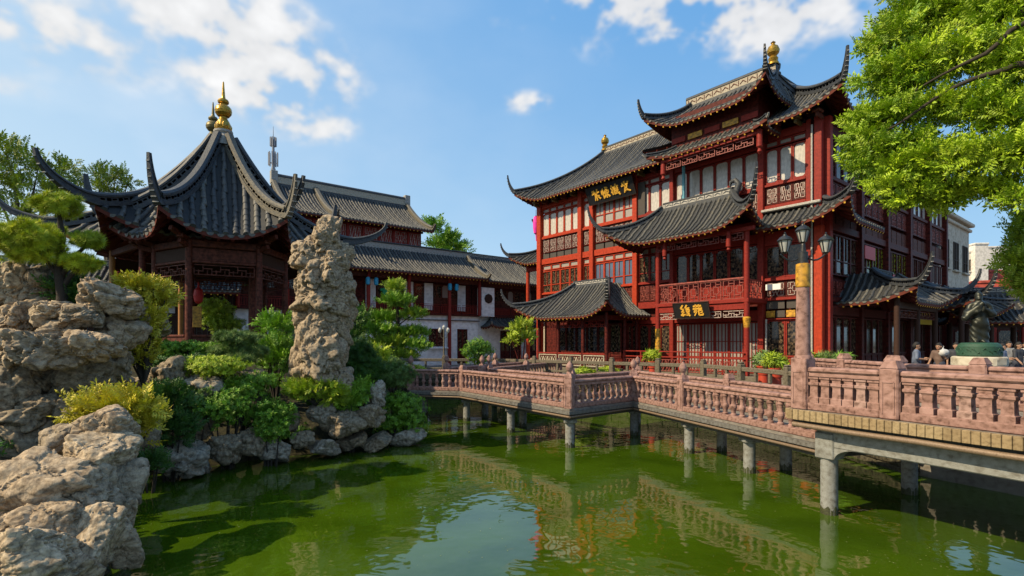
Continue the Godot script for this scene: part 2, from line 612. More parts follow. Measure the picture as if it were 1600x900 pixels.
	var green := noise_tex(20, 0.006, 4, [[0.25, Color(0.84, 0.86, 0.8)], [0.6, Color(0.97, 0.97, 0.95)], [0.8, Color(1, 1, 1)]], 512, FastNoiseLite.TYPE_SIMPLEX_SMOOTH, 40.0)
	w.albedo_color = Color(0.041, 0.080, 0.0028).linear_to_srgb()
	w.albedo_texture = green
	w.roughness = 0.035
	w.metallic_specular = 0.85
	w.uv1_triplanar = true
	w.uv1_world_triplanar = true
	w.uv1_scale = Vector3(0.12, 0.12, 0.12)
	M["water"] = w
	for q in [["skin", Color(0.42, 0.24, 0.16)], ["hair", Color(0.012, 0.010, 0.010)], ["shirt_blue", Color(0.16, 0.20, 0.30)], ["shirt_white", Color(0.62, 0.62, 0.62)], ["shirt_dark", Color(0.035, 0.04, 0.055)], ["shirt_brown", Color(0.16, 0.10, 0.08)], ["trousers", Color(0.035, 0.045, 0.08)], ["shirt_grey", Color(0.22, 0.23, 0.25)], ["plastic_yellow", Color(0.7, 0.45, 0.02)]]:
		mat(q[0], q[1], 0.75, fine, V.call(4.0))



# ---- the setting: far ground, pond, garden mound, paved yard
func prism(poly: PackedVector2Array, y0: float, y1: float) -> MB:
	# poly in (x, z); top, bottom and sides
	var b := MB.new()
	var tri := Geometry2D.triangulate_polygon(poly)
	for i in range(0, tri.size(), 3):
		var q := []
		for k in 3:
			q.append(Vector3(poly[tri[i + k]].x, y1, poly[tri[i + k]].y))
		b.face(q, Vector3.UP)
	var mid := Vector2.ZERO
	for p in poly:
		mid += p
	var cw := Geometry2D.is_polygon_clockwise(poly)
	for i in poly.size():
		var p := poly[i]
		var q := poly[(i + 1) % poly.size()]
		var e := q - p
		var o := Vector3(e.y, 0, -e.x) if not cw else Vector3(-e.y, 0, e.x)
		b.face([Vector3(p.x, y0, p.y), Vector3(q.x, y0, q.y), Vector3(q.x, y1, q.y), Vector3(p.x, y1, p.y)], o)
	return b


func shore() -> PackedVector2Array:
	return PackedVector2Array([Vector2(-4.9, -5.9), Vector2(-5.6, -7.5), Vector2(-6.5, -9.2), Vector2(-7.7, -11.0), Vector2(-9.0, -12.5), Vector2(-8.5, -13.2), Vector2(-7.5, -14.1), Vector2(-6.2, -15.1), Vector2(-4.6, -16.0), Vector2(-3.3, -17.3),
		Vector2(-3.4, -19.0), Vector2(-4.4, -22.0), Vector2(-5.5, -26.0), Vector2(-7.5, -33.0), Vector2(-60, -42), Vector2(-60, -3), Vector2(-8, -3)])


func ground_height(p: Vector2) -> float:
	var poly := shore()
	var d := 1e9
	for i in poly.size():
		var q := Geometry2D.get_closest_point_to_segment(p, poly[i], poly[(i + 1) % poly.size()])
		d = minf(d, q.distance_to(p))
	if not Geometry2D.is_point_in_polygon(p, poly):
		return maxf(-1.0, -0.1 - d * 1.6)
	var y := -0.1 + 0.75 * smoothstep(0.0, 0.9, d) + 1.25 * smoothstep(0.6, 3.4, d) + 1.1 * smoothstep(2.6, 6.0, d)
	if p.y < -27.0:
		y = lerpf(y, 1.4, smoothstep(-27.0, -32.0, p.y))
	if p.y > -12.5:
		y = minf(y, 0.4 + 0.42 * d)
	return y


func build_setting():
	var far := MB.new()
	far.face([Vector3(-500, -1.4, 300), Vector3(500, -1.4, 300), Vector3(500, -1.4, -700), Vector3(-500, -1.4, -700)], Vector3.UP)
	struct("ground", far, M.soil)
	# pond surface with a low real swell
	var pond := MB.new()
	pond.face([Vector3(-40, 0, 25), Vector3(40, 0, 25), Vector3(40, 0, -36), Vector3(-40, 0, -36)], Vector3.UP)
	M.water.normal_enabled = true
	M.water.normal_texture = normal_tex(21, 0.011, 3, 2.2, 1024)
	M.water.normal_scale = 0.30
	struct("pond_water", pond, M.water)
	# garden mound
	var b := MB.new()
	var g := PackedVector3Array()
	var nu := 92
	var nv := 80
	for j in nv:
		for i in nu:
			var p := Vector2(-2.0 - 0.46 * (nu - 1 - i), -4.0 - 0.46 * j)
			if i < 40:
				p.x -= pow((40 - i) / 40.0, 2) * 14.0
			var y := ground_height(p)
			g.append(Vector3(p.x, y + rng.randf_range(-0.06, 0.06), p.y))
	b.grid(g, nu, nv)
	struct("garden_ground", b, M.soil)
	# paved yard with its stone quay
	var yard := PackedVector2Array([Vector2(-70, -38), Vector2(-7.6, -31.8), Vector2(-1.0, -31.6), Vector2(1.5, -29.7), Vector2(8.7, -24.1), Vector2(9.75, -18.6), Vector2(9.9, -15.5), Vector2(10.0, -13.0), Vector2(12.2, -8.5), Vector2(15.0, -3.0), Vector2(15.0, 12.0),
		Vector2(140, 12), Vector2(140, -190), Vector2(-140, -190), Vector2(-140, -38)])
	var yo := struct("paved_yard", prism(yard, -1.2, 1.35), M.paving)
	# courses of quay blocks facing the pond
	var r := RandomNumberGenerator.new()
	r.seed = 88
	for i in range(1, 7):
		var p := Vector3(yard[i].x, 0, yard[i].y)
		var q := Vector3(yard[i + 1].x, 0, yard[i + 1].y)
		var d := (q - p).normalized()
		var out := Vector3(d.z, 0, -d.x)
		out = out if out.dot(Vector3(0, 0, 0) - (p + q) / 2) > 0 else -out
		var l := p.distance_to(q)
		for row in 5:
			var x := -r.randf() * 0.4
			while x < l - 0.05:
				var w := r.randf_range(0.55, 1.0)
				var x0 := maxf(x, 0.0)
				var x1 := minf(x + w - 0.02, l)
				if x1 - x0 > 0.08:
					var qb := MB.new()
					qb.bevel_box(Vector3.ZERO, Vector3(0.22, 0.29, x1 - x0), 0.03, Basis(Vector3.UP.cross(d), Vector3.UP, d))
					part("quay_block", qb, M.quay_block if row < 4 else M.quay_stone, yo, Transform3D(Basis(), p + d * (x0 + x1) / 2 + out * (0.08 + r.randf() * 0.04) + Vector3.UP * (1.20 - 0.305 * (4 - row))))
				x += w


# ---- curved tiled roofs
# f: o eave corner, x along the eave, w inwards, len, run, rise, m0/m1 hip slopes, u0/u1 corner lifts, e corner reach, z corner zone
func roof_point(f: Dictionary, x: float, w: float) -> Vector3:
	var t: float = w / f.run
	var k := pow(maxf(1.0 - t, 0.0), 1.4)
	var y: float = f.rise * (f.sag * t + (1.0 - f.sag) * t * t)
	var p: Vector3 = f.o + f.x * x + f.w * w
	if f.u0 > 0.0:
		var g := pow(maxf(0.0, 1.0 - maxf(x - f.m0 * w, 0.0) / f.z), 2.3) * k
		y += f.u0 * g
		p += (-f.x * f.m0 - f.w).normalized() * (f.e * g)
	if f.u1 > 0.0:
		var g := pow(maxf(0.0, 1.0 - maxf(f.len - f.m1 * w - x, 0.0) / f.z), 2.3) * k
		y += f.u1 * g
		p += (f.x * f.m1 - f.w).normalized() * (f.e * g)
	p.y += y
	return p


func roof_spec(o: Vector3, x: Vector3, w: Vector3, l: float, run: float, rise: float, m0: float, m1: float, u0 := 0.8, u1 := 0.8, e := 0.6, z := 2.6, sag := 0.5) -> Dictionary:
	return {"o": o, "x": x.normalized(), "w": w.normalized(), "len": l, "run": run, "rise": rise, "m0": m0, "m1": m1, "u0": u0 if m0 > 0 else 0.0, "u1": u1 if m1 > 0 else 0.0, "e": e, "z": z, "sag": sag}


# how: step between tile rows, r tile radius, rows "parts" or "joined", over overhang of the soffit
func roof_face(roof: Node3D, f: Dictionary, step := 0.27, r := 0.075, as_parts := true, over := 1.3, seg := 4, tip_gold := true):
	var nw := 9
	var nx := maxi(4, int(f.len / 0.35))
	var deck := PackedVector3Array()
	for j in nw:
		var w: float = f.run * j / (nw - 1.0)
		var a: float = f.m0 * w
		var b: float = f.len - f.m1 * w
		for i in nx + 1:
			deck.append(roof_point(f, lerpf(a, b, float(i) / nx), w))
	var sheet := MB.new()
	sheet.grid(deck, nx + 1, nw)
	part("roof_deck", sheet, M.tile_pan, roof)
	# soffit with a face board along the eave
	var so := MB.new()
	var under := PackedVector3Array()
	var ow := minf(over, f.run)
	var nj := maxi(4, int(ow / 0.2))
	for j in nj:
		var w: float = ow * j / (nj - 1.0)
		for i in nx + 1:
			under.append(roof_point(f, lerpf(f.m0 * w, f.len - f.m1 * w, float(i) / nx), w) + Vector3(0, -0.16, 0))
	so.grid(under, nx + 1, nj, true)
	for i in nx:
		var p := deck[i]
		var q := deck[i + 1]
		so.face([p, q, under[i + 1], under[i]], -f.w)
	part("soffit", so, M.soffit, roof)
	# rafters under the eave with painted ends
	var rf := MB.new()
	var re := MB.new()
	var nr := maxi(2, int(f.len / (step * 1.25)))
	for k in nr:
		var x: float = (k + 0.5) * f.len / nr
		var far := minf(ow, 0.95)
		if f.m0 > 0.0:
			far = minf(far, x / f.m0)
		if f.m1 > 0.0:
			far = minf(far, (f.len - x) / f.m1)
		if far < 0.15:
			continue
		var p := roof_point(f, x, 0.02) + Vector3(0, -0.205, 0)
		var q := roof_point(f, x, far) + Vector3(0, -0.205, 0)
		rf.bar(p, q, 0.085, 0.085)
		if tip_gold:
			re.bar(p - (q - p).normalized() * 0.012, p, 0.07, 0.07)
	if not rf.empty():
		stuff(part("rafters", rf, M.red_dark, roof))
	if not re.empty():
		stuff(part("rafter_ends", re, M.gold_paint, roof))
	# rows of cap tiles
	var n := maxi(1, int(round(f.len / step)))
	var drip := MB.new()
	var joined := [MB.new(), MB.new(), MB.new()]
	for k in n:
		var x: float = (k + 0.5) * f.len / n
		var wmax: float = f.run
		if f.m0 > 0.0:
			wmax = minf(wmax, x / f.m0)
		if f.m1 > 0.0:
			wmax = minf(wmax, (f.len - x) / f.m1)
		if wmax < 0.12:
			continue
		var tone := (k * 7 + int(f.len * 3) + k / 3) % 3
		var mb: MB = MB.new() if as_parts else joined[tone]
		tile_row(mb, f, x, wmax, r, seg)
		if as_parts:
			part("tile_row", mb, M["tile_%d" % tone], roof)
		var xd: float = x + 0.5 * f.len / n
		if k < n - 1:
			var c := roof_point(f, xd, -0.02)
			var hw: float = step * 0.36
			var ring := []
			for a in 7:
				var th := PI * a / 6.0
				ring.append(c + f.x * (cos(th) * hw) + Vector3(0, -sin(th) * hw * 0.95 + 0.02, 0) - f.w * 0.012)
			drip.face(ring, -f.w)
	if not as_parts:
		for k in 3:
			if not joined[k].empty():
				stuff(part("tile_rows", joined[k], M["tile_%d" % k], roof))
	if not drip.empty():
		stuff(part("drip_tiles", drip, M.tile_2, roof))


func tile_row(mb: MB, f: Dictionary, x: float, wmax: float, r: float, seg: int):
	var len_m := wmax * sqrt(1.0 + pow(f.rise / f.run, 2))
	var tiles := clampi(int(len_m / (r * 3.6)), 2, 22)
	var jitter := sin(x * 37.7) * 0.022
	var ring0 := -1
	for i in tiles:
		for e in 2:
			var w: float = wmax * (i + e) / tiles
			var c := roof_point(f, x + jitter * sin(i * 2.1), w)
			var t := (roof_point(f, x, minf(w + 0.05, f.run)) - roof_point(f, x, maxf(w - 0.05, 0.0))).normalized()
			var sx := (roof_point(f, x + 0.03, w) - roof_point(f, x - 0.03, w)).normalized()
			var up := sx.cross(t)
			if up.y < 0:
				up = -up
			var rr := r * (1.04 if e == 0 else 0.84) * (1.0 + 0.08 * sin(i * 12.9 + x * 78.2))
			var s := mb.v.size()
			for q in seg + 1:
				var a := PI * q / seg
				var d := sx * cos(a) + up * sin(a)
				mb.v.append(c + d * rr + up * 0.012)
				mb.n.append((d - t * (0.0)).normalized())
			if ring0 >= 0:
				for q in seg:
					for z in [ring0 + q, ring0 + q + 1, s + q + 1, ring0 + q, s + q + 1, s + q]:
						mb.ix.append(z)
			elif i == 0 and e == 0:
				var disc := []
				for q in 9:
					var a := TAU * q / 9.0
					disc.append(c - t * 0.012 + (sx * cos(a) + up * sin(a)) * r * 1.16)
				mb.face(disc, -t)
			ring0 = s


func ridge_profile(w: float, h: float) -> Array:
	var a := w * 0.5
	return [Vector2(-a, 0), Vector2(-a, h * 0.28), Vector2(-a * 0.72, h * 0.30), Vector2(-a * 0.72, h * 0.66), Vector2(-a * 1.15, h * 0.68), Vector2(-a * 1.15, h * 0.82), Vector2(-a * 0.7, h * 0.98), Vector2(a * 0.7, h * 0.98), Vector2(a * 1.15, h * 0.82), Vector2(a * 1.15, h * 0.68), Vector2(a * 0.72, h * 0.66), Vector2(a * 0.72, h * 0.30), Vector2(a, h * 0.28), Vector2(a, 0)]


# the ridge down a hip, running out into an upturned horn
func hip_ridge(roof: Node3D, f: Dictionary, right: bool, w := 0.26, h := 0.34, horn_out := 0.8, horn_up := 1.2, bands := true, top_t := 1.0, m: Material = null):
	var pts := []
	var sc := []
	var nseg := 12
	for i in nseg + 1:
		var t := top_t * (1.0 - float(i) / nseg)
		var ww: float = t * f.run
		var x: float = f.len - f.m1 * ww if right else f.m0 * ww
		pts.append(roof_point(f, x, ww) + Vector3(0, -0.02, 0))
		sc.append(1.0)
	var diag: Vector3 = (f.x * f.m1 - f.w).normalized() if right else (-f.x * f.m0 - f.w).normalized()
	var c: Vector3 = pts[nseg]
	var last: Vector3 = (pts[nseg] - pts[nseg - 1])
	var slope0 := last.y / maxf(Vector2(last.x, last.z).length(), 0.01)
	for i in range(1, 9):
		var s := i / 8.0
		# out fast first, then up
		var q: Vector3 = c + diag * (horn_out * (1.0 - pow(1.0 - s, 1.8))) + Vector3.UP * (slope0 * horn_out * 0.55 * s * (1 - s) + horn_up * pow(s, 1.35))
		pts.append(q)
		sc.append(lerpf(0.95, 0.30, pow(s, 0.8)))
	var b := MB.new()
	b.sweep(pts, ridge_profile(w, h), sc)
	part("hip_ridge", b, m if m else M.ridge, roof)
	if bands:
		var o := MB.new()
		for i in range(nseg + 1, pts.size() - 1):
			var p: Vector3 = pts[i]
			var t: Vector3 = (pts[i + 1] - pts[i - 1]).normalized()
			var sd := Vector3(-diag.z, 0, diag.x)
			var nn := sd.cross(t)
			if nn.dot(diag) < 0:
				nn = -nn
			var s: float = sc[i]
			o.box(p + nn * (0.012), Vector3(w * 0.8 * s, 0.03, 0.05), Basis(sd, t, sd.cross(t)))
		part("horn_band", o, M.ornament, roof)
		# pale relief along both flanks
		var d := MB.new()
		for i in range(1, nseg):
			for j in 2:
				var tt := (i + j * 0.5)
				var i0 := int(tt)
				var p: Vector3 = (pts[i0] as Vector3).lerp(pts[i0 + 1], tt - i0)
				var t: Vector3 = (pts[i0 + 1] - pts[i0]).normalized()
				var sd := Vector3(-t.z, 0, t.x).normalized()
				var up := sd.cross(t)
				if up.y < 0:
					up = -up
				var l: float = (pts[i0 + 1] as Vector3).distance_to(pts[i0]) * 0.34
				d.box(p + up * h * 0.48, Vector3(w * 0.79, h * (0.2 if j == 0 else 0.12), l), Basis(sd, up, t))
		part("ridge_ornament", d, M.ornament, roof)


# a straight main ridge with a pale pierced band
func main_ridge(roof: Node3D, a: Vector3, b: Vector3, h := 0.6, w := 0.3, band: Material = null, curl := 0.0, fret_on := true):
	var ends := curl
	var core := MB.new()
	var pts := []
	var n := 14
	for i in n + 1:
		var t := float(i) / n
		var p := a.lerp(b, t)
		p.y += ends * pow(absf(t * 2 - 1), 3)
		pts.append(p)
	core.sweep(pts, [Vector2(-w * 0.5, -0.15), Vector2(-w * 0.5, h * 0.2), Vector2(-w * 0.36, h * 0.2), Vector2(-w * 0.36, h * 0.78), Vector2(-w * 0.55, h * 0.78), Vector2(-w * 0.55, h * 0.9), Vector2(-w * 0.3, h), Vector2(w * 0.3, h), Vector2(w * 0.55, h * 0.9), Vector2(w * 0.55, h * 0.78), Vector2(w * 0.36, h * 0.78), Vector2(w * 0.36, h * 0.2), Vector2(w * 0.5, h * 0.2), Vector2(w * 0.5, -0.15)], range(n + 1).map(func(_k): return 1.0))
	part("main_ridge", core, M.ridge, roof)
	var dir := (b - a).normalized()
	var sd := Vector3(-dir.z, 0, dir.x)
	var pn := MB.new()
	var fr := MB.new()
	var l := a.distance_to(b)
	for i in n:
		var p: Vector3 = pts[i]
		var q: Vector3 = pts[i + 1]
		for g in [-1.0, 1.0]:
			pn.bar(p + sd * (g * w * 0.38) + Vector3.UP * h * 0.49, q + sd * (g * w * 0.38) + Vector3.UP * h * 0.49, w * 0.10, h * 0.54)
	part("ridge_band", pn, band if band else M.plaster_cream, roof)
	var k := 0
	var x := 0.15
	while x < l - 0.15:
		var t := x / l
		var p := a.lerp(b, t) + Vector3.UP * (h * 0.49 + ends * pow(absf(t * 2 - 1), 3))
		for g in [-1.0, 1.0]:
			var c: Vector3 = p + sd * (g * w * 0.44)
			if k % 3 == 0:
				fr.bar(c - Vector3.UP * h * 0.2, c + Vector3.UP * h * 0.2, 0.035, 0.035, dir)
			elif k % 3 == 1:
				fr.bar(c - dir * 0.09 - Vector3.UP * h * 0.1, c + dir * 0.09 + Vector3.UP * h * 0.12, 0.035, 0.04)
			else:
				fr.bar(c - dir * 0.09 + Vector3.UP * h * 0.1, c + dir * 0.09 - Vector3.UP * h * 0.08, 0.035, 0.04)
		k += 1
		x += 0.17
	if fret_on:
		part("ridge_fretwork", fr, M.red_brown if band == null else M.ridge, roof)


func finial(parent: Node3D, at: Vector3, s: float, m: Material):
	var b := MB.new()
	var prof := [Vector2(0.34, 0.0), Vector2(0.36, 0.06), Vector2(0.30, 0.10), Vector2(0.33, 0.20), Vector2(0.25, 0.42), Vector2(0.17, 0.56), Vector2(0.16, 0.62), Vector2(0.24, 0.66), Vector2(0.33, 0.78), Vector2(0.355, 0.90), Vector2(0.33, 1.02), Vector2(0.25, 1.12), Vector2(0.15, 1.17), Vector2(0.14, 1.22), Vector2(0.22, 1.26), Vector2(0.235, 1.33), Vector2(0.20, 1.40), Vector2(0.10, 1.46), Vector2(0.075, 1.55), Vector2(0.05, 1.9), Vector2(0.03, 2.2), Vector2(0.0, 2.24)]
	for i in prof.size():
		prof[i] = prof[i] * s
	b.lathe(prof, 16, at)
	# petals round the lower bulb
	for k in 8:
		var a := TAU * k / 8
		b.tube([at + Vector3(cos(a) * 0.30, 0.12, sin(a) * 0.30) * s, at + Vector3(cos(a) * 0.31, 0.22, sin(a) * 0.31) * s, at + Vector3(cos(a) * 0.245, 0.40, sin(a) * 0.245) * s], [0.055 * s, 0.05 * s, 0.012 * s], 5)
	part("finial", b, m, parent)


func short_finial(parent: Node3D, at: Vector3, s: float, m: Material):
	var b := MB.new()
	var prof := [Vector2(0.30, 0.0), Vector2(0.30, 0.10), Vector2(0.20, 0.16), Vector2(0.26, 0.34), Vector2(0.20, 0.44), Vector2(0.16, 0.48), Vector2(0.30, 0.64), Vector2(0.33, 0.80), Vector2(0.26, 0.98), Vector2(0.12, 1.08), Vector2(0.09, 1.16), Vector2(0.13, 1.22), Vector2(0.0, 1.34)]
	for i in prof.size():
		prof[i] = prof[i] * s
	b.lathe(prof, 14, at)
	part("finial", b, m, parent)


# four faces over a rectangle; sides lists which of front, right, back, left are built; cuts drop a hip
func hip_roof(roof: Node3D, x0: float, x1: float, zf: float, zb: float, y: float, rise: float, run_f: float, run_s: float, opt := {}):
	var u: float = opt.get("lift", 0.8)
	var e: float = opt.get("reach", 0.6)
	var z: float = opt.get("zone", 2.6)
	var sides: String = opt.get("sides", "frbl")
	var cut_r: bool = opt.get("cut_right", false)
	var cut_l: bool = opt.get("cut_left", false)
	var cut_b: bool = opt.get("cut_back", false)
	var hu: float = opt.get("horn_up", 1.2)
	var ho: float = opt.get("horn_out", 0.8)
	var rows: bool = opt.get("rows", true)
	var step: float = opt.get("step", 0.27)
	var over: float = opt.get("over", 1.3)
	var sag: float = opt.get("sag", 0.5)
	var rw: float = opt.get("ridge_w", 0.26)
	var rh: float = opt.get("ridge_h", 0.34)
	var ms := run_s / run_f
	var X := Vector3.RIGHT
	var Z := Vector3.BACK
	var fr := roof_spec(Vector3(x0, y, zf), X, -Z, x1 - x0, run_f, rise, 0.0 if cut_l else ms, 0.0 if cut_r else ms, u, u, e, z, sag)
	var rt := roof_spec(Vector3(x1, y, zf), -Z, -X, zf - zb, run_s, rise, 1.0 / ms, 0.0 if cut_b else 1.0 / ms, u, u, e, z, sag)
	var bk := roof_spec(Vector3(x1, y, zb), -X, Z, x1 - x0, run_f, rise, 0.0 if cut_r else ms, 0.0 if cut_l else ms, u, u, e, z, sag)
	var lf := roof_spec(Vector3(x0, y, zb), Z, X, zf - zb, run_s, rise, 0.0 if cut_b else 1.0 / ms, 1.0 / ms, u, u, e, z, sag)
	if "f" in sides:
		roof_face(roof, fr, step, step * 0.28, rows, over)
		if not cut_l:
			hip_ridge(roof, fr, false, rw, rh, ho, hu)
		if not cut_r:
			hip_ridge(roof, fr, true, rw, rh, ho, hu)
	if "r" in sides:
		roof_face(roof, rt, step, step * 0.28, rows, over)
	if "l" in sides:
		roof_face(roof, lf, step, step * 0.28, rows, over)
	if "b" in sides:
		roof_face(roof, bk, step, step * 0.28, false, over, 3)
		if not cut_r:
			hip_ridge(roof, bk, false, rw, rh, ho, hu, false)
		if not cut_l:
			hip_ridge(roof, bk, true, rw, rh, ho, hu, false)



# ---- timber facades: fr places a facade whose x runs along the wall, y up, z out
const YARD := 1.35
var facade_meshes := {}


func cached(key: String, maker: Callable) -> ArrayMesh:
	if not facade_meshes.has(key):
		facade_meshes[key] = maker.call().mesh()
	return facade_meshes[key]


func window_frame(w: float, h: float, kind: String) -> MB:
	var b := MB.new()
	var s := 0.065
	var d := 0.09
	b.box(Vector3(-w / 2 + s / 2, h / 2, 0), Vector3(s, h, d))
	b.box(Vector3(w / 2 - s / 2, h / 2, 0), Vector3(s, h, d))
	b.box(Vector3(0, s / 2, 0), Vector3(w - 2 * s, s, d))
	b.box(Vector3(0, h - s / 2, 0), Vector3(w - 2 * s, s, d))
	if kind == "grid":
		b.box(Vector3(0, h * 0.36, 0.005), Vector3(w - 2 * s, 0.05, 0.06))
		b.box(Vector3(0, h * 0.68 + 0.03, 0), Vector3(0.035, h * 0.62 - s, 0.05))
	elif kind == "blind":
		for sx in [-1.0, 1.0]:
			for sy in [0.0, 1.0]:
				var cx: float = sx * (w / 2 - s - 0.05)
				var cy: float = (s + 0.05) if sy == 0.0 else (h - s - 0.05)
				b.box(Vector3(cx + sx * 0.02, cy + (0.02 if sy else -0.02), 0.0), Vector3(0.06, 0.06, 0.05))
				b.box(Vector3(cx - sx * 0.03, cy + (0.04 if sy else -0.04), 0.0), Vector3(0.05, 0.025, 0.045))
				b.box(Vector3(cx + sx * 0.04, cy + (-0.03 if sy else 0.03), 0.0), Vector3(0.025, 0.05, 0.045))
	elif kind == "door":
		b.box(Vector3(0, h * 0.34, 0.0), Vector3(w - 2 * s, 0.09, 0.08))
		b.box(Vector3(0, h * 0.18, -0.02), Vector3(w - 2 * s, h * 0.3, 0.04))
		b.bevel_box(Vector3(0, h * 0.18, 0.01), Vector3(w - 4 * s, h * 0.2, 0.04), 0.015)
		for sx in [-1.0, 1.0]:
			b.box(Vector3(sx * (w / 2 - s - 0.05), h - s - 0.05, 0.0), Vector3(0.1, 0.1, 0.05))
	elif kind == "slats":
		for k in 3:
			b.box(Vector3((k - 1) * w * 0.25, h / 2, 0), Vector3(0.04, h - 2 * s, 0.05))
		b.box(Vector3(0, h * 0.30, 0), Vector3(w - 2 * s, 0.06, 0.06))
		b.box(Vector3(0, h * 0.62, 0), Vector3(w - 2 * s, 0.04, 0.055))
	return b


func window_at(parent: Node3D, fr: Transform3D, u0: float, u1: float, y0: float, y1: float, kind: String, frame_m: Material, pane_m: Material, called := "window"):
	var w := snappedf(u1 - u0, 0.01)
	var h := snappedf(y1 - y0, 0.01)
	var xf := fr * Transform3D(Basis(), Vector3((u0 + u1) / 2, y0, 0.0))
	var o := part(called, cached("win%s_%s_%s" % [kind, w, h], func(): return window_frame(w, h, kind)), frame_m, parent, xf)
	var pane := cached("pane_%s_%s_%s" % [w, h, kind == "door"], func():
		var b := MB.new()
		var lo := h * 0.36 if kind == "door" else 0.05
		b.box(Vector3(0, (lo + h - 0.05) / 2, -0.025), Vector3(w - 0.1, h - 0.05 - lo, 0.012))
		return b)
	part("pane", pane, pane_m, o)


func fret(w: float, h: float, style: int) -> MB:
	var b := MB.new()
	var t := 0.034
	var bar := func(x0, y0, x1, y1):
		b.bar(Vector3(x0, y0, 0), Vector3(x1, y1, 0), t, t, Vector3.BACK)
	var box := func(x0, y0, x1, y1):
		bar.call(x0, y0, x1, y0)
		bar.call(x0, y1, x1, y1)
		bar.call(x0, y0 + t / 2, x0, y1 - t / 2)
		bar.call(x1, y0 + t / 2, x1, y1 - t / 2)
	var x := w / 2 - 0.05
	var lo := 0.05
	var hi := h - 0.05
	var mid := h / 2
	if style == 0:      # square scrolls round a middle panel
		box.call(-x * 0.42, lo + (hi - lo) * 0.28, x * 0.42, hi - (hi - lo) * 0.28)
		for s in [-1.0, 1.0]:
			bar.call(s * x, lo, s * x, mid - 0.06)
			bar.call(s * x * 0.7, mid, s * x * 0.7, hi)
			bar.call(s * x, mid + 0.06, s * x, hi)
			bar.call(s * x, lo, s * x * 0.25, lo)
			bar.call(s * x, hi, s * x * 0.25, hi)
			bar.call(s * x * 0.42, mid, s * x, mid)
			bar.call(s * x * 0.7, lo + (hi - lo) * 0.14, s * x * 0.7, mid - (hi - lo) * 0.14)
			bar.call(s * x * 0.2, lo, s * x * 0.2, lo + (hi - lo) * 0.28)
			bar.call(s * x * 0.2, hi, s * x * 0.2, hi - (hi - lo) * 0.28)
		bar.call(0, lo + (hi - lo) * 0.3, 0, hi - (hi - lo) * 0.3)
	elif style == 1:    # running railing fret
		var n := maxi(2, int(w / 0.45))
		for k in n:
			var a := -x + 2 * x * k / n
			var c := -x + 2 * x * (k + 1) / n
			var q := (c - a)
			bar.call(a, lo, a, hi)
			box.call(a + q * 0.28, lo + (hi - lo) * 0.3, c - q * 0.22, hi - (hi - lo) * 0.3)
			bar.call(a + q * 0.5, hi, a + q * 0.5, hi - (hi - lo) * 0.3)
			bar.call(a + q * 0.6, lo, a + q * 0.6, lo + (hi - lo) * 0.3)
			bar.call(a, lo + (hi - lo) * 0.55, a + q * 0.28, lo + (hi - lo) * 0.55)
			bar.call(c - q * 0.22, lo + (hi - lo) * 0.42, c, lo + (hi - lo) * 0.42)
			bar.call(a, lo + (hi - lo) * 0.16, a + q * 0.5, lo + (hi - lo) * 0.16)
			bar.call(a + q * 0.45, hi - (hi - lo) * 0.15, c, hi - (hi - lo) * 0.15)
		bar.call(x, lo, x, hi)
		bar.call(-x - 0.04, hi + 0.03, x + 0.04, hi + 0.03)
		bar.call(-x - 0.04, lo - 0.03, x + 0.04, lo - 0.03)
	elif style == 2:    # crackle of short bars
		var n := maxi(3, int(w / 0.3))
		for k in n:
			var a := -x + 2 * x * k / n
			var q := 2 * x / n
			bar.call(a, lo + (0.3 if k % 2 else 0.0) * (hi - lo), a, hi - (0.0 if k % 2 else 0.3) * (hi - lo))
			bar.call(a, mid + (0.12 if k % 2 else -0.14) * (hi - lo), a + q, mid + (0.12 if k % 2 else -0.14) * (hi - lo))
			bar.call(a + q * 0.5, lo, a + q * 0.5, mid)
		bar.call(-x, hi, x, hi)
		bar.call(-x, lo, x, lo)
		bar.call(x, lo, x, hi)
	elif style == 3:    # upright balusters with a low band
		var n := maxi(3, int(w / 0.16))
		for k in n + 1:
			var a := -x + 2 * x * k / n
			bar.call(a, lo, a, hi - (hi - lo) * 0.2)
		bar.call(-x, hi, x, hi)
		bar.call(-x, hi - (hi - lo) * 0.2, x, hi - (hi - lo) * 0.2)
		bar.call(-x, lo, x, lo)
	elif style == 4:    # leaning crossed bars
		var n := maxi(3, int(w / 0.2))
		for k in n:
			var a := -x + 2 * x * k / n
			var q := 2 * x / n
			bar.call(a, lo, a + q, hi)
			if k % 2 == 0:
				bar.call(a + q, lo, a, hi)
		bar.call(-x, hi, x, hi)
		bar.call(-x, lo, x, lo)
	return b


func lattice_at(parent: Node3D, fr: Transform3D, u0: float, u1: float, y0: float, y1: float, style: int, board: Material, bars: Material, called := "lattice_panel"):
	var w := snappedf(u1 - u0, 0.01)
	var h := snappedf(y1 - y0, 0.01)
	var xf := fr * Transform3D(Basis(), Vector3((u0 + u1) / 2, y0, 0.0))
	if board:
		var o := part(called, cached("board_%s_%s" % [w, h], func():
			var b := MB.new()
			b.box(Vector3(0, h / 2, -0.03), Vector3(w - 0.04, h - 0.02, 0.04))
			b.box(Vector3(0, 0.03, 0.0), Vector3(w, 0.06, 0.09))
			b.box(Vector3(0, h - 0.03, 0.0), Vector3(w, 0.06, 0.09))
			b.box(Vector3(-w / 2 + 0.03, h / 2, 0), Vector3(0.06, h - 0.12, 0.088))
			b.box(Vector3(w / 2 - 0.03, h / 2, 0), Vector3(0.06, h - 0.12, 0.088))
			return b), board, parent, xf)
		part("fretwork", cached("fret%d_%s_%s" % [style, w - 0.1, h - 0.1], func(): return fret(w - 0.1, h - 0.1, style)), bars, o, Transform3D(Basis(), Vector3(0, 0.05, 0.005)))
	else:
		part(called, cached("fret%d_%s_%s" % [style, w, h], func(): return fret(w, h, style)), bars, parent, xf)


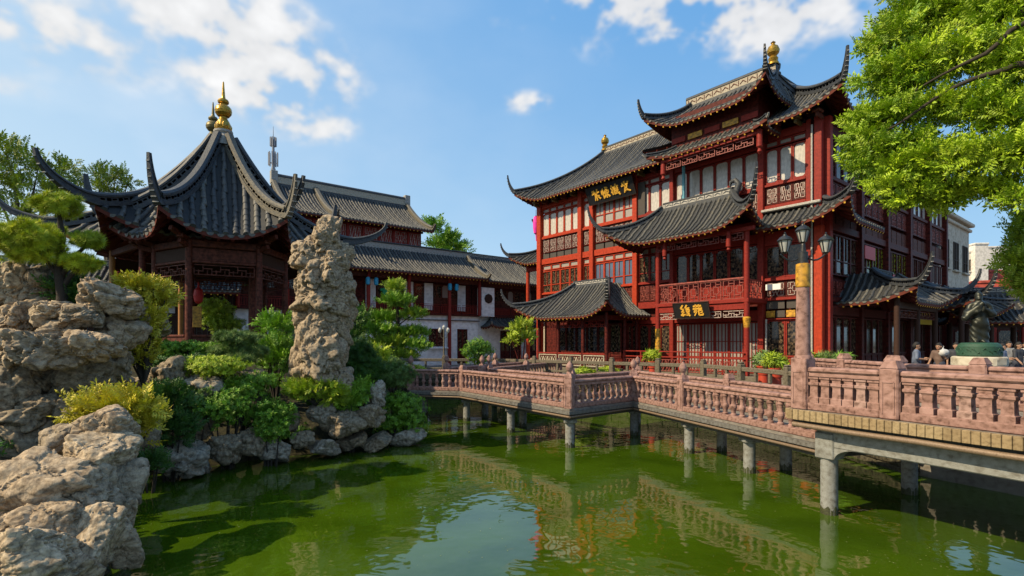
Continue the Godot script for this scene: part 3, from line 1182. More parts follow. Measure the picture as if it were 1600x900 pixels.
func plank(parent: Node3D, fr: Transform3D, called: String, c: Vector3, s: Vector3, m: Material) -> MeshInstance3D:
	var key := "plank_%s" % str(s.snapped(Vector3.ONE * 0.01))
	return part(called, cached(key, func():
		var b := MB.new()
		b.bevel_box(Vector3.ZERO, s, minf(0.02, s[s.min_axis_index()] * 0.2))
		return b), m, parent, fr * Transform3D(Basis(), c))


# one bay of a storey: n windows between two posts
func bay(parent: Node3D, fr: Transform3D, u0: float, u1: float, n: int, y: Dictionary, wood: Material, pane: Material, kind: String, fret_m: Material):
	var w := (u1 - u0) / n
	for k in n:
		var a := u0 + w * k
		var b := a + w
		if y.has("low"):
			lattice_at(parent, fr, a + 0.01, b - 0.01, y.low[0], y.low[1], 0, M.red_dark, fret_m)
		if y.has("win"):
			window_at(parent, fr, a + 0.01, b - 0.01, y.win[0], y.win[1], kind, wood, pane)
		if y.has("top"):
			window_at(parent, fr, a + 0.01, b - 0.01, y.top[0], y.top[1], "plain", wood, M.curtain, "transom")
		if y.has("strip"):
			plank(parent, fr, "strip_panel", Vector3((a + b) / 2, (y.strip[0] + y.strip[1]) / 2, 0.0), Vector3(w - 0.1, y.strip[1] - y.strip[0], 0.05), M.red_brown if wood == M.red_dark else M.timber_grey)
	for b in y.get("beams", []):
		plank(parent, fr, "beam", Vector3((u0 + u1) / 2, (b[0] + b[1]) / 2, 0.06), Vector3(u1 - u0, b[1] - b[0], 0.18), wood)


func tea_frame() -> Transform3D:
	return Transform3D(Basis(Vector3.UP, deg_to_rad(-51.5)), Vector3(14.67, YARD, -25.0))


func roof_root(parent: Node3D, called := "roof") -> Node3D:
	var o := Node3D.new()
	o.name = called
	parent.add_child(o, true)
	return o


func build_tea_house():
	var tf := tea_frame()
	var t := thing("tea_house", "red timber three-storey tea house with sweeping grey tiled roofs and upturned corners", "tea house", tf.origin, deg_to_rad(-51.5))
	var F := Transform3D.IDENTITY
	var R := Transform3D(Basis(Vector3(0, 0, -1), Vector3.UP, Vector3(1, 0, 0)), Vector3.ZERO)
	var g := YARD
	# body
	var core := MB.new()
	core.box(Vector3(-10.0, 6.3, -4.2), Vector3(19.7, 12.6, 7.9))
	core.box(Vector3(-4.2, 6.3, -14.2), Vector3(7.9, 12.6, 12.1))
	core.box(Vector3(-5.05, 13.3, -1.3), Vector3(5.0, 2.6, 4.9))
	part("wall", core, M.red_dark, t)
	var plinth := MB.new()
	plinth.bevel_box(Vector3(-10.0, 0.12, -3.0), Vector3(20.8, 0.24, 10.4), 0.03)
	plinth.bevel_box(Vector3(-4.0, 0.12, -14.4), Vector3(9.0, 0.24, 12.3), 0.03)
	part("plinth", plinth, M.quay_stone, t)
	var bright: Material = M.red_bright
	var deep: Material = M.red_deep
	# front posts
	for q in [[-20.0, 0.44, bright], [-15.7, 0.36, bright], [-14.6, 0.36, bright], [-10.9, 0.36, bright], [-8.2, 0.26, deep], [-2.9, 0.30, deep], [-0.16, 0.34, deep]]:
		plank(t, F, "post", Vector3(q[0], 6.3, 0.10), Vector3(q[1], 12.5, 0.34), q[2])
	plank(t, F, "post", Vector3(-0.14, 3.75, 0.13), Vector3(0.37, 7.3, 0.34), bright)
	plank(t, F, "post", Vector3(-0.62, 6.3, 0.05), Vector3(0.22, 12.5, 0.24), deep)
	# storeys of the left part
	var up := {"low": [9.95 - g, 10.98 - g], "win": [11.2 - g, 12.9 - g], "top": [12.95 - g, 13.3 - g], "strip": [9.52 - g, 9.88 - g], "beams": [[9.08 - g, 9.5 - g], [11.0 - g, 11.18 - g], [13.32 - g, 13.62 - g]]}
	var mid := {"low": [5.75 - g, 6.8 - g], "win": [6.92 - g, 8.58 - g], "top": [8.64 - g, 9.04 - g], "beams": [[5.3 - g, 5.7 - g], [6.8 - g, 6.92 - g]]}
	bay(t, F, -19.78, -15.88, 5, up, bright, M.blind, "blind", M.fret_light)
	bay(t, F, -15.52, -14.78, 1, up, bright, M.blind, "blind", M.fret_light)
	bay(t, F, -14.42, -11.08, 4, up, bright, M.curtain, "grid", M.fret_light)
	bay(t, F, -10.72, -8.33, 3, up, deep, M.blind, "blind", M.fret_light)
	bay(t, F, -19.78, -15.88, 4, mid, bright, M.glass_dark, "grid", M.fret_red)
	bay(t, F, -15.52, -14.78, 1, mid, bright, M.glass_dark, "grid", M.fret_red)
	bay(t, F, -14.42, -11.08, 4, mid, bright, M.glass_blue, "grid", M.fret_red)
	bay(t, F, -10.72, -8.33, 3, mid, deep, M.glass_dark, "grid", M.fret_red)
	# grey shutter leaf beside the upper sign
	plank(t, F, "shutter", Vector3(-10.45, 12.1 - g, 0.12), Vector3(0.55, 2.2, 0.05), M.timber_grey)
	# middle bay behind the balcony
	var mid_up := {"low": [9.95 - g, 10.98 - g], "win": [11.2 - g, 13.1 - g], "beams": [[9.08 - g, 9.5 - g], [11.0 - g, 11.18 - g], [13.15 - g, 13.5 - g]]}
	bay(t, F, -8.07, -3.05, 6, mid_up, deep, M.blind, "blind", M.fret_light)
	bay(t, F, -8.07, -3.05, 6, {"win": [5.5 - g, 8.3 - g], "beams": [[8.35 - g, 8.8 - g]]}, deep, M.glass_dark, "door", M.fret_red)
	bay(t, F, -8.07, -3.05, 6, {"win": [1.62 - g, 4.3 - g], "beams": [[4.35 - g, 4.9 - g]]}, deep, M.curtain, "slats", M.fret_red)
	bay(t, F, -10.72, -8.33, 3, {"win": [1.62 - g, 4.3 - g], "beams": [[4.35 - g, 4.75 - g]]}, deep, M.glass_dark, "door", M.fret_red)
	# right bay
	bay(t, F, -2.74, -0.74, 3, {"low": [10.2 - g, 11.08 - g], "win": [11.25 - g, 13.0 - g], "top": [13.08 - g, 13.4 - g], "beams": [[9.8 - g, 10.15 - g], [11.1 - g, 11.22 - g], [13.42 - g, 13.8 - g]]}, deep, M.blind, "blind", M.fret_light)
	bay(t, F, -2.74, -0.74, 2, {"low": [5.5 - g, 6.3 - g], "win": [6.5 - g, 8.1 - g], "strip": [4.92 - g, 5.32 - g], "beams": [[5.34 - g, 5.48 - g], [6.32 - g, 6.48 - g], [8.12 - g, 8.8 - g]]}, deep, M.glass_dark, "blind", M.fret_light)
	bay(t, F, -2.74, -0.74, 2, {"win": [1.62 - g, 4.35 - g], "beams": [[4.37 - g, 4.44 - g]]}, deep, M.glass_dark, "door", M.fret_red)
	for k in 4:
		plank(t, F, "painted_strip", Vector3(-2.48 + 0.5 * k, 4.66 - g, 0.03), Vector3(0.44, 0.34, 0.06), M.yellow_paint if k % 2 == 0 else M.timber_grey)
	# downpipes
	for q in [[-7.2, 0.5, 11.0 - g, 13.6 - g, M.downpipe, 0.09], [-0.42, 0.26, 0.25, 12.2, M.ornament, 0.05], [-2.6, 0.24, 1.6 - g, 4.4 - g, M.ornament, 0.05]]:
		var dp := MB.new()
		dp.tube([Vector3(q[0], q[2], q[1]), Vector3(q[0], q[3], q[1])], [q[5], q[5]], 8)
		part("downpipe", dp, q[4], t)
	# right facade in five bays
	for k in 6:
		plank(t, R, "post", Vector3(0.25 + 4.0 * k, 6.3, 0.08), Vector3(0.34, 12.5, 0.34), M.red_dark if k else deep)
	for k in 5:
		var u := 0.42 + 4.0 * k
		var glass: Material = [M.glass_dark, M.glass_green, M.glass_green, M.glass_dark, M.curtain][k]
		bay(t, R, u, u + 3.66, 4, {"low": [9.95 - g, 10.98 - g], "win": [11.2 - g, 13.1 - g], "strip": [9.0 - g, 9.75 - g], "beams": [[8.6 - g, 8.95 - g], [11.0 - g, 11.18 - g], [13.15 - g, 13.6 - g]]}, M.red_dark, [M.glass_dark, M.blind, M.glass_dark, M.blind, M.blind][k], "blind", M.fret_red)
		bay(t, R, u, u + 3.66, 4, {"low": [5.5 - g, 6.3 - g], "win": [6.5 - g, 8.5 - g], "beams": [[5.2 - g, 5.45 - g]]}, M.red_dark, glass, "grid", M.fret_red)
		bay(t, R, u, u + 3.66, 4, {"win": [1.62 - g, 4.5 - g], "beams": [[4.55 - g, 5.0 - g]]}, M.red_dark, M.glass_dark, "door", M.fret_red)
	for k in 2:
		plank(t, R, "red_banner", Vector3(5.6 + 4.2 * k, 8.0 - g - 1.2 * k, 0.12), Vector3(1.5, 0.7, 0.05), M.sign_red)
	# balcony
	var slab := MB.new()
	slab.bevel_box(Vector3(-5.4, 5.30 - g, 0.98), Vector3(5.5, 0.2, 1.9), 0.03)
	part("balcony_floor", slab, deep, t)
	plank(t, F, "balcony_fascia", Vector3(-5.4, 5.03 - g, 1.80), Vector3(5.3, 0.32, 0.1), deep)
	var Fb := Transform3D(Basis(), Vector3(0, 0, 1.78))
	for k in 4:
		var a := -7.95 + 1.29 * k
		lattice_at(t, Fb, a, a + 1.25, 5.42 - g, 6.38 - g, 1, null, M.fret_red, "railing_fret")
		lattice_at(t, Fb, a, a + 1.25, 4.46 - g, 4.86 - g, 2, null, M.fret_light, "hanging_lattice")
		lattice_at(t, Transform3D(Basis(), Vector3(0, 0, 2.0)), a, a + 1.25, 8.25 - g, 8.68 - g, 2, null, M.fret_red, "hanging_lattice")
	plank(t, F, "handrail", Vector3(-5.4, 6.43 - g, 1.78), Vector3(5.2, 0.09, 0.12), M.fret_red)
	for s in [-8.0, -2.8]:
		var Fs := Transform3D(Basis(Vector3.UP, PI / 2), Vector3(s, 0, 0))
		lattice_at(t, Fs, -1.65, -0.25, 5.42 - g, 6.38 - g, 1, null, M.fret_red, "railing_fret")
		var b := MB.new()
		b.tube([Vector3(s, 0.24, 1.80), Vector3(s, 8.9 - g, 1.80)], [0.14, 0.13], 12)
		var post := part("balcony_post", b, deep, t)
		var wr := MB.new()
		if s < -5:
			wr.tube([Vector3(s, 0.26, 1.80), Vector3(s, 4.0 - g, 1.80)], [0.155, 0.15], 12)
		else:
			wr.lathe([Vector2(0.05, 3.1 - g), Vector2(0.16, 4.2 - g), Vector2(0.19, 4.45 - g), Vector2(0.15, 4.5 - g)], 10, Vector3(s, 0, 1.80))
		part("post_cap", wr, M.yellow_paint, post)
	for s in [-3.55, -7.3]:
		var b := MB.new()
		b.lathe([Vector2(0.0, 7.75 - g), Vector2(0.10, 7.85 - g), Vector2(0.06, 7.95 - g), Vector2(0.13, 8.0 - g), Vector2(0.12, 8.75 - g)], 8, Vector3(s, 0, 2.15))
		part("hanging_post", b, deep, t)
	plank(t, F, "eave_beam", Vector3(-5.6, 8.78 - g, 2.0), Vector3(6.6, 0.2, 0.16), deep)
	# veranda rail at the ground floor
	for k in 6:
		var a := -10.3 + 1.27 * k
		lattice_at(t, Transform3D(Basis(), Vector3(0, 0, 2.0)), a, a + 1.24, 1.6 - g, 2.32 - g, 4, null, M.fret_red, "railing_fret")
	for y in [2.42, 2.72]:
		plank(t, F, "handrail", Vector3(-6.5, y - g, 2.0), Vector3(7.7, 0.07, 0.08), deep)
	for k in 7:
		plank(t, F, "rail_post", Vector3(-10.3 + 1.27 * k, 2.05 - g, 2.0), Vector3(0.09, 1.4, 0.09), deep)
	# bracket blocks under the upper eaves
	for q in [[-19.9, -8.3, 13.62], [-2.9, 0.0, 13.85]]:
		var n := int((q[1] - q[0]) / 0.9)
		for k in n + 1:
			var x: float = lerpf(q[0], q[1], float(k) / n)
			var b := MB.new()
			b.bevel_box(Vector3(x, q[2] - g - 0.05, 0.45), Vector3(0.14, 0.22, 0.7), 0.03)
			b.bevel_box(Vector3(x, q[2] - g + 0.12, 0.62), Vector3(0.34, 0.12, 0.5), 0.03)
			part("bracket", b, M.red_brown if k % 2 else M.gold_old, t)

	# --- roofs
	var r0 := roof_root(t)
	hip_roof(r0, -20.7, -7.2, 1.3, -9.3, 13.75 - g, 3.95, 5.3, 3.6, {"cut_right": true, "lift": 0.75, "horn_up": 1.4, "horn_out": 0.55, "sides": "flb", "sag": 0.55})
	main_ridge(r0, Vector3(-17.1, 17.6 - g, -4), Vector3(-6.5, 17.6 - g, -4), 0.62)
	short_finial(r0, Vector3(-17.1, 17.95 - g, -4), 0.95, M.gold)
	# projecting upper bay: small skirt, box, then its own ridge roof
	var r1 := roof_root(t)
	hip_roof(r1, -8.2, -1.7, 2.0, -3.0, 15.2 - g, 1.75, 2.5, 0.9, {"lift": 0.65, "horn_up": 1.05, "horn_out": 0.4, "zone": 2.0, "sides": "frlb", "sag": 0.55})
	main_ridge(r1, Vector3(-7.6, 16.85 - g, -0.5), Vector3(-2.4, 16.85 - g, -0.5), 0.72)
	short_finial(r1, Vector3(-2.6, 17.5 - g, -0.5), 0.95, M.gold)
	hip_roof(r1, -7.95, -1.95, 1.95, -2.0, 13.62 - g, 0.55, 0.8, 0.8, {"lift": 0.12, "horn_up": 0.15, "horn_out": 0.2, "zone": 1.0, "sides": "frl", "ridge_h": 0.2, "ridge_w": 0.18, "over": 0.7})
	plank(t, F, "eave_beam", Vector3(-4.95, 13.42 - g, 1.75), Vector3(5.7, 0.24, 0.18), deep)
	for k in 5:
		plank(t, F, "painted_strip", Vector3(-7.05 + 1.02 * k, 14.55 - g, 1.20), Vector3(0.86, 0.3, 0.06), M.yellow_paint if k % 2 else M.red_deep)
		lattice_at(t, Transform3D(Basis(), Vector3(0, 0, 1.7)), -7.55 + 1.02 * k, -6.55 + 1.02 * k, 12.85 - g, 13.28 - g, 2, null, M.fret_red, "hanging_lattice")
	for x in [-7.7, -2.2]:
		var b := MB.new()
		b.lathe([Vector2(0.0, 12.3 - g), Vector2(0.12, 12.45 - g), Vector2(0.07, 12.6 - g), Vector2(0.15, 12.7 - g), Vector2(0.13, 13.5 - g)], 8, Vector3(x, 0, 1.72))
		part("hanging_post", b, deep, t)
	# right wing: front hip face, long side face, ridge
	var r3 := roof_root(t)
	var rise3 := 4.1
	var ff := roof_spec(Vector3(-4.0, 14.0 - g, 1.1), Vector3.RIGHT, Vector3.FORWARD, 5.0, 5.0, rise3, 0.0, 1.0, 0.6, 0.6, 0.5, 2.6, 0.5)
	roof_face(r3, ff)
	hip_ridge(r3, ff, true, 0.28, 0.42, 0.4, 1.35)
	roof_face(r3, roof_spec(Vector3(1.0, 14.0 - g, 1.1), Vector3.FORWARD, Vector3.LEFT, 22.3, 5.0, rise3, 1.0, 0.0, 0.6, 0.6, 0.5, 2.6, 0.5), 0.3, 0.08, false)
	roof_face(r3, roof_spec(Vector3(-9.0, 14.0 - g, -21.2), Vector3.BACK, Vector3.RIGHT, 22.3, 5.0, rise3, 0.0, 1.0, 0.6, 0.6, 0.5, 2.6, 0.5), 0.3, 0.08, false)
	main_ridge(r3, Vector3(-4.0, 18.1 - g, -3.6), Vector3(-4.0, 18.1 - g, -21.0), 0.6)
	var orn := MB.new()
	orn.lathe([Vector2(0.30, 0), Vector2(0.32, 0.3), Vector2(0.2, 0.42), Vector2(0.28, 0.6), Vector2(0.30, 0.8), Vector2(0.14, 0.95), Vector2(0.16, 1.1), Vector2(0.0, 1.2)], 10, Vector3(-4.0, 18.3 - g, -3.7))
	part("ridge_ornament", orn, M.ridge, r3)
	var orn2 := MB.new()
	orn2.lathe([Vector2(0.30, -0.3), Vector2(0.30, 0.3), Vector2(0.34, 0.36), Vector2(0.2, 0.42), Vector2(0.25, 0.6), Vector2(0.12, 0.8), Vector2(0.14, 0.9), Vector2(0.0, 1.0)], 10, Vector3(0.5, 14.25 - g, -5.6))
	part("ridge_ornament", orn2, M.ridge, r3)
	# balcony roof
	var r2 := roof_root(t)
	hip_roof(r2, -10.5, -2.3, 2.7, -1.7, 8.9 - g, 2.15, 2.2, 2.0, {"lift": 0.85, "horn_up": 1.55, "horn_out": 0.95, "zone": 2.4, "sides": "frl", "over": 1.0, "sag": 0.5})
	main_ridge(r2, Vector3(-8.5, 11.0 - g, 0.5), Vector3(-4.2, 11.0 - g, 0.5), 0.42, 0.3, M.ornament)
	var curl := MB.new()
	curl.tube([Vector3(-4.1, 11.0 - g, 0.5), Vector3(-3.9, 11.5 - g, 0.5), Vector3(-4.1, 11.75 - g, 0.5), Vector3(-4.35, 11.7 - g, 0.5), Vector3(-4.4, 11.5 - g, 0.5)], [0.2, 0.17, 0.13, 0.1, 0.05], 8)
	part("ridge_ornament", curl, M.ridge, r2)
	# skirt roof round the right-hand corner
	var r4 := roof_root(t)
	var sf := roof_spec(Vector3(-2.75, 8.85 - g, 1.3), Vector3.RIGHT, Vector3.FORWARD, 4.05, 1.3, 1.0, 0.0, 1.0, 0.75, 0.75, 0.6, 2.2, 0.55)
	roof_face(r4, sf, 0.27, 0.075, true, 1.0)
	hip_ridge(r4, sf, true, 0.26, 0.36, 0.75, 1.35)
	roof_face(r4, roof_spec(Vector3(1.3, 8.85 - g, 1.3), Vector3.FORWARD, Vector3.LEFT, 5.2, 1.3, 1.0, 1.0, 0.0, 0.75, 0.75, 0.6, 2.2, 0.55), 0.27, 0.075, true, 1.0)
	var cope := MB.new()
	cope.bevel_box(Vector3(-1.4, 9.86 - g, 0.28), Vector3(2.8, 0.14, 0.26), 0.03)
	part("roof_coping", cope, M.ornament, r4)
	build_water_pavilion(tf)
	build_side_canopies(tf)
	build_signs(tf)


# open waterside pavilion in front of the left half of the tea house
func build_water_pavilion(tf: Transform3D):
	var at := tf * Vector3(-13.6, 0, 0.05)
	var p := thing("waterside_pavilion", "low open pavilion with curved tiled roof and white lattice rail against the tea house front", "pavilion", at, deg_to_rad(-51.5))
	var g := YARD
	var base := MB.new()
	base.bevel_box(Vector3(0, 0.14, 1.7), Vector3(6.6, 0.28, 3.4), 0.03)
	part("plinth", base, M.quay_stone, p)
	var F := Transform3D.IDENTITY
	for q in [Vector2(-3.0, 3.15), Vector2(-1.1, 3.15), Vector2(1.1, 3.15), Vector2(3.0, 3.15), Vector2(3.0, 1.5), Vector2(3.0, 0.35), Vector2(-3.0, 0.35)]:
		var b := MB.new()
		b.tube([Vector3(q.x, 0.28, q.y), Vector3(q.x, 5.0 - g, q.y)], [0.12, 0.11], 10)
		part("post", b, M.red_dark, p)
	for z in [3.15]:
		plank(p, F, "beam", Vector3(0, 4.72 - g, z), Vector3(6.2, 0.3, 0.16), M.red_dark)
	plank(p, Transform3D(Basis(Vector3.UP, PI / 2), Vector3(3.0, 0, 0)), "beam", Vector3(-1.7, 4.72 - g, 0), Vector3(2.8, 0.3, 0.16), M.red_dark)
	for q in [[-2.9, -1.2], [-1.0, 1.0], [1.2, 2.9]]:
		lattice_at(p, Transform3D(Basis(), Vector3(0, 0, 3.15)), q[0], q[1], 4.12 - g, 4.55 - g, 2, null, M.red_deep, "hanging_lattice")
		lattice_at(p, Transform3D(Basis(), Vector3(0, 0, 3.2)), q[0], q[1], 1.75 - g, 2.45 - g, 4, M.plaster_cream, M.red_dark, "rail_panel")
		plank(p, F, "handrail", Vector3((q[0] + q[1]) / 2, 2.52 - g, 3.2), Vector3(q[1] - q[0] + 0.1, 0.1, 0.14), M.red_deep)
	lattice_at(p, Transform3D(Basis(Vector3.UP, PI / 2), Vector3(3.05, 0, 0)), -3.0, -1.6, 1.75 - g, 2.45 - g, 3, null, M.red_deep, "rail_panel")
	lattice_at(p, Transform3D(Basis(Vector3.UP, PI / 2), Vector3(3.05, 0, 0)), -1.4, -0.4, 1.75 - g, 2.45 - g, 3, null, M.red_deep, "rail_panel")
	# glazed back screen
	for k in 6:
		window_at(p, Transform3D(Basis(), Vector3(0, 0, 1.6)), -2.9 + 0.96 * k, -1.96 + 0.96 * k, 1.65 - g, 4.4 - g, "door", M.red_dark, M.glass_dark, "door")
	for k in 3:
		window_at(p, Transform3D(Basis(Vector3.UP, PI / 2), Vector3(2.9, 0, 0)), -1.5 + 0.4 * k, -1.12 + 0.4 * k, 1.65 - g, 4.4 - g, "door", M.red_dark, M.glass_dark, "door")
	var r := roof_root(p)
	hip_roof(r, -3.8, 3.75, 3.95, -0.15, 4.85 - g, 2.2, 2.8, 2.4, {"cut_back": true, "lift": 0.75, "horn_up": 1.25, "horn_out": 0.9, "zone": 2.3, "sides": "frl", "over": 1.0, "sag": 0.5})
	main_ridge(r, Vector3(-1.6, 7.0 - g, 1.15), Vector3(1.5, 7.0 - g, 1.15), 0.36, 0.28, M.ornament)


# porch roofs along the shaded right side of the tea house
func build_side_canopies(tf: Transform3D):
	var g := YARD
	var B := Basis(Vector3.UP, deg_to_rad(-51.5) + PI / 2)
	var spec := [
		[Vector3(0.05, 0, -4.6), 6.0, 2.4, 5.15, "dark tiled porch roof on the near half of the tea house's shaded side"],
		[Vector3(0.05, 0, -12.6), 7.2, 3.2, 5.0, "dark tiled porch roof with long upturned corner above the yellow sign"]]
	for s in spec:
		var c := thing("porch", s[4], "porch", tf * (s[0] as Vector3), deg_to_rad(-51.5) + PI / 2)
		var l: float = s[1]
		var d: float = s[2]
		var r := roof_root(c)
		hip_roof(r, -l / 2 - 0.3, l / 2 + 0.3, d + 0.5, -0.2, s[3] - g, 1.5, d * 0.8, d * 0.7, {"cut_back": true, "lift": 0.6, "horn_up": 1.3, "horn_out": 0.9, "zone": 2.0, "sides": "frl", "over": 1.0})
		main_ridge(r, Vector3(-l / 2 + d * 0.7, s[3] - g + 1.45, d * 0.2 + 0.4), Vector3(l / 2 - d * 0.7, s[3] - g + 1.45, d * 0.2 + 0.4), 0.34, 0.26, M.ridge)
		for x in [-l / 2, 0.0, l / 2]:
			var b := MB.new()
			b.tube([Vector3(x, 0, d), Vector3(x, s[3] - g + 0.1, d)], [0.13, 0.12], 10)
			part("post", b, M.timber_dark, c)
		plank(c, Transform3D.IDENTITY, "beam", Vector3(0, s[3] - g - 0.2, d), Vector3(l, 0.3, 0.16), M.timber_dark)
		for k in 4:
			lattice_at(c, Transform3D(Basis(), Vector3(0, 0, d)), -l / 2 + l / 4 * k + 0.05, -l / 2 + l / 4 * (k + 1) - 0.05, s[3] - g - 0.8, s[3] - g - 0.38, 2, null, M.red_brown, "hanging_lattice")


# carved name boards; strokes are drawn in a unit square
func glyph(b: MB, strokes: Array, at: Vector2, size: float, th: float):
	for s in strokes:
		for i in range(0, s.size() - 2, 2):
			var p := Vector3(at.x + s[i] * size, at.y + s[i + 1] * size, 0)
			var q := Vector3(at.x + s[i + 2] * size, at.y + s[i + 3] * size, 0)
			var w := th * (1.15 if i == 0 else 0.85)
			b.bar(p, q, w, 0.05, Vector3.BACK)


func board(called: String, label: String, at: Vector3, turn: float, tilt: float, w: float, h: float, glyphs: Array, gsize: float, place: Array, th: float):
	var o := thing(called, label, "sign", at, turn)
	var lean := Transform3D(Basis(Vector3.RIGHT, tilt), Vector3.ZERO)
	var b := MB.new()
	b.bevel_box(Vector3(0, h / 2, 0), Vector3(w, h, 0.08), 0.02)
	part("board", b, M.board_black, o, lean)
	var fr := MB.new()
	for s in [-1.0, 1.0]:
		fr.bar(Vector3(-w / 2, h / 2 + s * (h / 2 - 0.02), 0.045), Vector3(w / 2, h / 2 + s * (h / 2 - 0.02), 0.045), 0.03, 0.03)
		fr.bar(Vector3(s * (w / 2 - 0.02), 0.05, 0.045), Vector3(s * (w / 2 - 0.02), h - 0.05, 0.045), 0.03, 0.03, Vector3.BACK)
	part("rim", fr, M.timber_dark, o, lean)
	for k in glyphs.size():
		var gm := MB.new()
		glyph(gm, glyphs[k], Vector2.ZERO, gsize, th)
		part("character", gm, M.gold_paint, o, lean * Transform3D(Basis(), Vector3(place[k][0], place[k][1], 0.062)))


func build_signs(tf: Transform3D):
	var turn := deg_to_rad(-51.5)
	var g := YARD
	var a := [[0.05, 0.62, 0.95, 0.72], [0.3, 0.95, 0.42, 0.5, 0.3, 0.0], [0.75, 1.0, 0.6, 0.55], [0.5, 0.66, 0.55, 0.0], [0.55, 0.5, 0.95, 0.08], [0.6, 0.35, 0.9, 0.4], [0.12, 0.75, 0.2, 0.9]]
	var c := [[0.15, 0.75, 0.12, 0.4, 0.3, 0.35], [0.3, 0.9, 0.3, 0.0], [0.45, 0.62, 0.95, 0.7], [0.65, 1.0, 0.65, 0.0], [0.45, 0.62, 0.47, 0.4, 0.9, 0.45, 0.92, 0.72], [0.62, 0.38, 0.4, 0.08], [0.68, 0.38, 0.98, 0.05], [0.8, 0.95, 0.84, 0.82]]
	var d := [[0.05, 0.68, 0.35, 0.75], [0.2, 0.95, 0.2, 0.1], [0.2, 0.5, 0.06, 0.3], [0.42, 0.85, 0.42, 0.1], [0.66, 1.0, 0.62, 0.82], [0.42, 0.76, 0.92, 0.8], [0.68, 0.78, 0.68, 0.15], [0.45, 0.58, 0.88, 0.6], [0.45, 0.4, 0.88, 0.42], [0.42, 0.18, 0.98, 0.2], [0.85, 0.12, 0.98, 0.0]]
	var e := [[0.1, 0.62, 0.85, 0.74], [0.25, 0.9, 0.3, 0.6], [0.5, 1.0, 0.48, 0.55, 0.3, 0.02], [0.8, 0.92, 0.9, 0.8], [0.45, 0.5, 0.7, 0.2, 1.0, 0.08], [0.72, 0.66, 0.6, 0.35, 0.42, 0.12]]
	board("name_board", "long black name board with four gold characters hung under the upper left eave", tf * Vector3(-12.55, 12.47 - g, 0.42), turn, 0.42, 3.95, 1.2, [a, c, d, e], 0.72, [[-1.5, 0.24], [-0.72, 0.24], [0.12, 0.24], [0.95, 0.24]], 0.085)
	var p := [[0.3, 1.0, 0.05, 0.7, 0.35, 0.62], [0.35, 0.62, 0.1, 0.35, 0.4, 0.4], [0.2, 0.38, 0.22, 0.0], [0.05, 0.2, 0.1, 0.05], [0.35, 0.22, 0.42, 0.08], [0.7, 1.0, 0.5, 0.72, 0.95, 0.74], [0.55, 0.58, 0.92, 0.6, 0.9, 0.42, 0.55, 0.42], [0.72, 0.42, 0.6, 0.05], [0.6, 0.25, 0.92, 0.02], [0.88, 0.3, 0.72, 0.2]]
	var q := [[0.1, 0.85, 0.9, 0.88], [0.35, 1.0, 0.35, 0.75], [0.65, 1.0, 0.65, 0.75], [0.05, 0.62, 0.95, 0.66], [0.32, 0.62, 0.12, 0.3], [0.2, 0.45, 0.42, 0.42, 0.12, 0.02], [0.58, 0.5, 0.58, 0.06, 0.98, 0.06, 0.96, 0.22], [0.58, 0.5, 0.92, 0.5, 0.9, 0.28, 0.72, 0.28]]
	board("name_board", "small black name board with two gold characters hung below the balcony", tf * Vector3(-5.7, 4.52 - g, 1.92), turn, 0.30, 2.15, 0.88, [p, q], 0.60, [[-0.62, 0.14], [0.12, 0.14]], 0.075)
	# yellow shop sign at the side entrance
	var o := thing("entrance_sign", "yellow lettered sign over the dark side entrance of the tea house", "sign", tf * Vector3(1.0, 4.45 - g, -11.8), turn + PI / 2)
	var b := MB.new()
	b.bevel_box(Vector3.ZERO, Vector3(2.9, 0.34, 0.08), 0.02)
	b.bevel_box(Vector3(-0.2, 0.42, 0.0), Vector3(2.2, 0.30, 0.08), 0.02)
	part("board", b, M.sign_yellow, o)
	for k in 4:
		var gm := MB.new()
		glyph(gm, [a, c, d, e][k], Vector2.ZERO, 0.24, 0.035)
		part("character", gm, M.timber_dark, o, Transform3D(Basis(), Vector3(-1.05 + 0.45 * k, 0.3, 0.045)))
	# white blank notice at the balcony end
	var nb := MB.new()
	nb.bevel_box(Vector3(0, 0, 0), Vector3(0.75, 0.3, 0.04), 0.01)
	whole("notice_board", nb, M.sign_white, "small blank white notice board fixed at the right end of the balcony", "sign", tf * Vector3(-2.2, 6.0 - g, 0.35), turn)
	var nb2 := MB.new()
	nb2.bevel_box(Vector3(0, 0, 0), Vector3(1.1, 0.42, 0.05), 0.01)
	whole("notice_board", nb2, M.sign_white, "small blank white notice board hung on the shaded side wall", "sign", tf * Vector3(0.5, 6.1 - g, -5.6), turn + PI / 2)
	# pink paper lantern at the far corner of the top storey
	var l := MB.new()
	l.lathe([Vector2(0.05, 0), Vector2(0.16, 0.1), Vector2(0.22, 0.5), Vector2(0.23, 0.9), Vector2(0.17, 1.35), Vector2(0.06, 1.45)], 14)
	l.tube([Vector3(0, 1.45, 0), Vector3(0, 1.9, 0)], [0.015, 0.015], 5)
	l.tube([Vector3(0, 0.02, 0), Vector3(0.03, -0.5, 0)], [0.05, 0.03], 6)
	whole("silk_lantern", l, M.silk_pink, "bright pink silk lantern hanging from the far corner eave", "lantern", tf * Vector3(-20.42, 11.5 - g, 0.15))


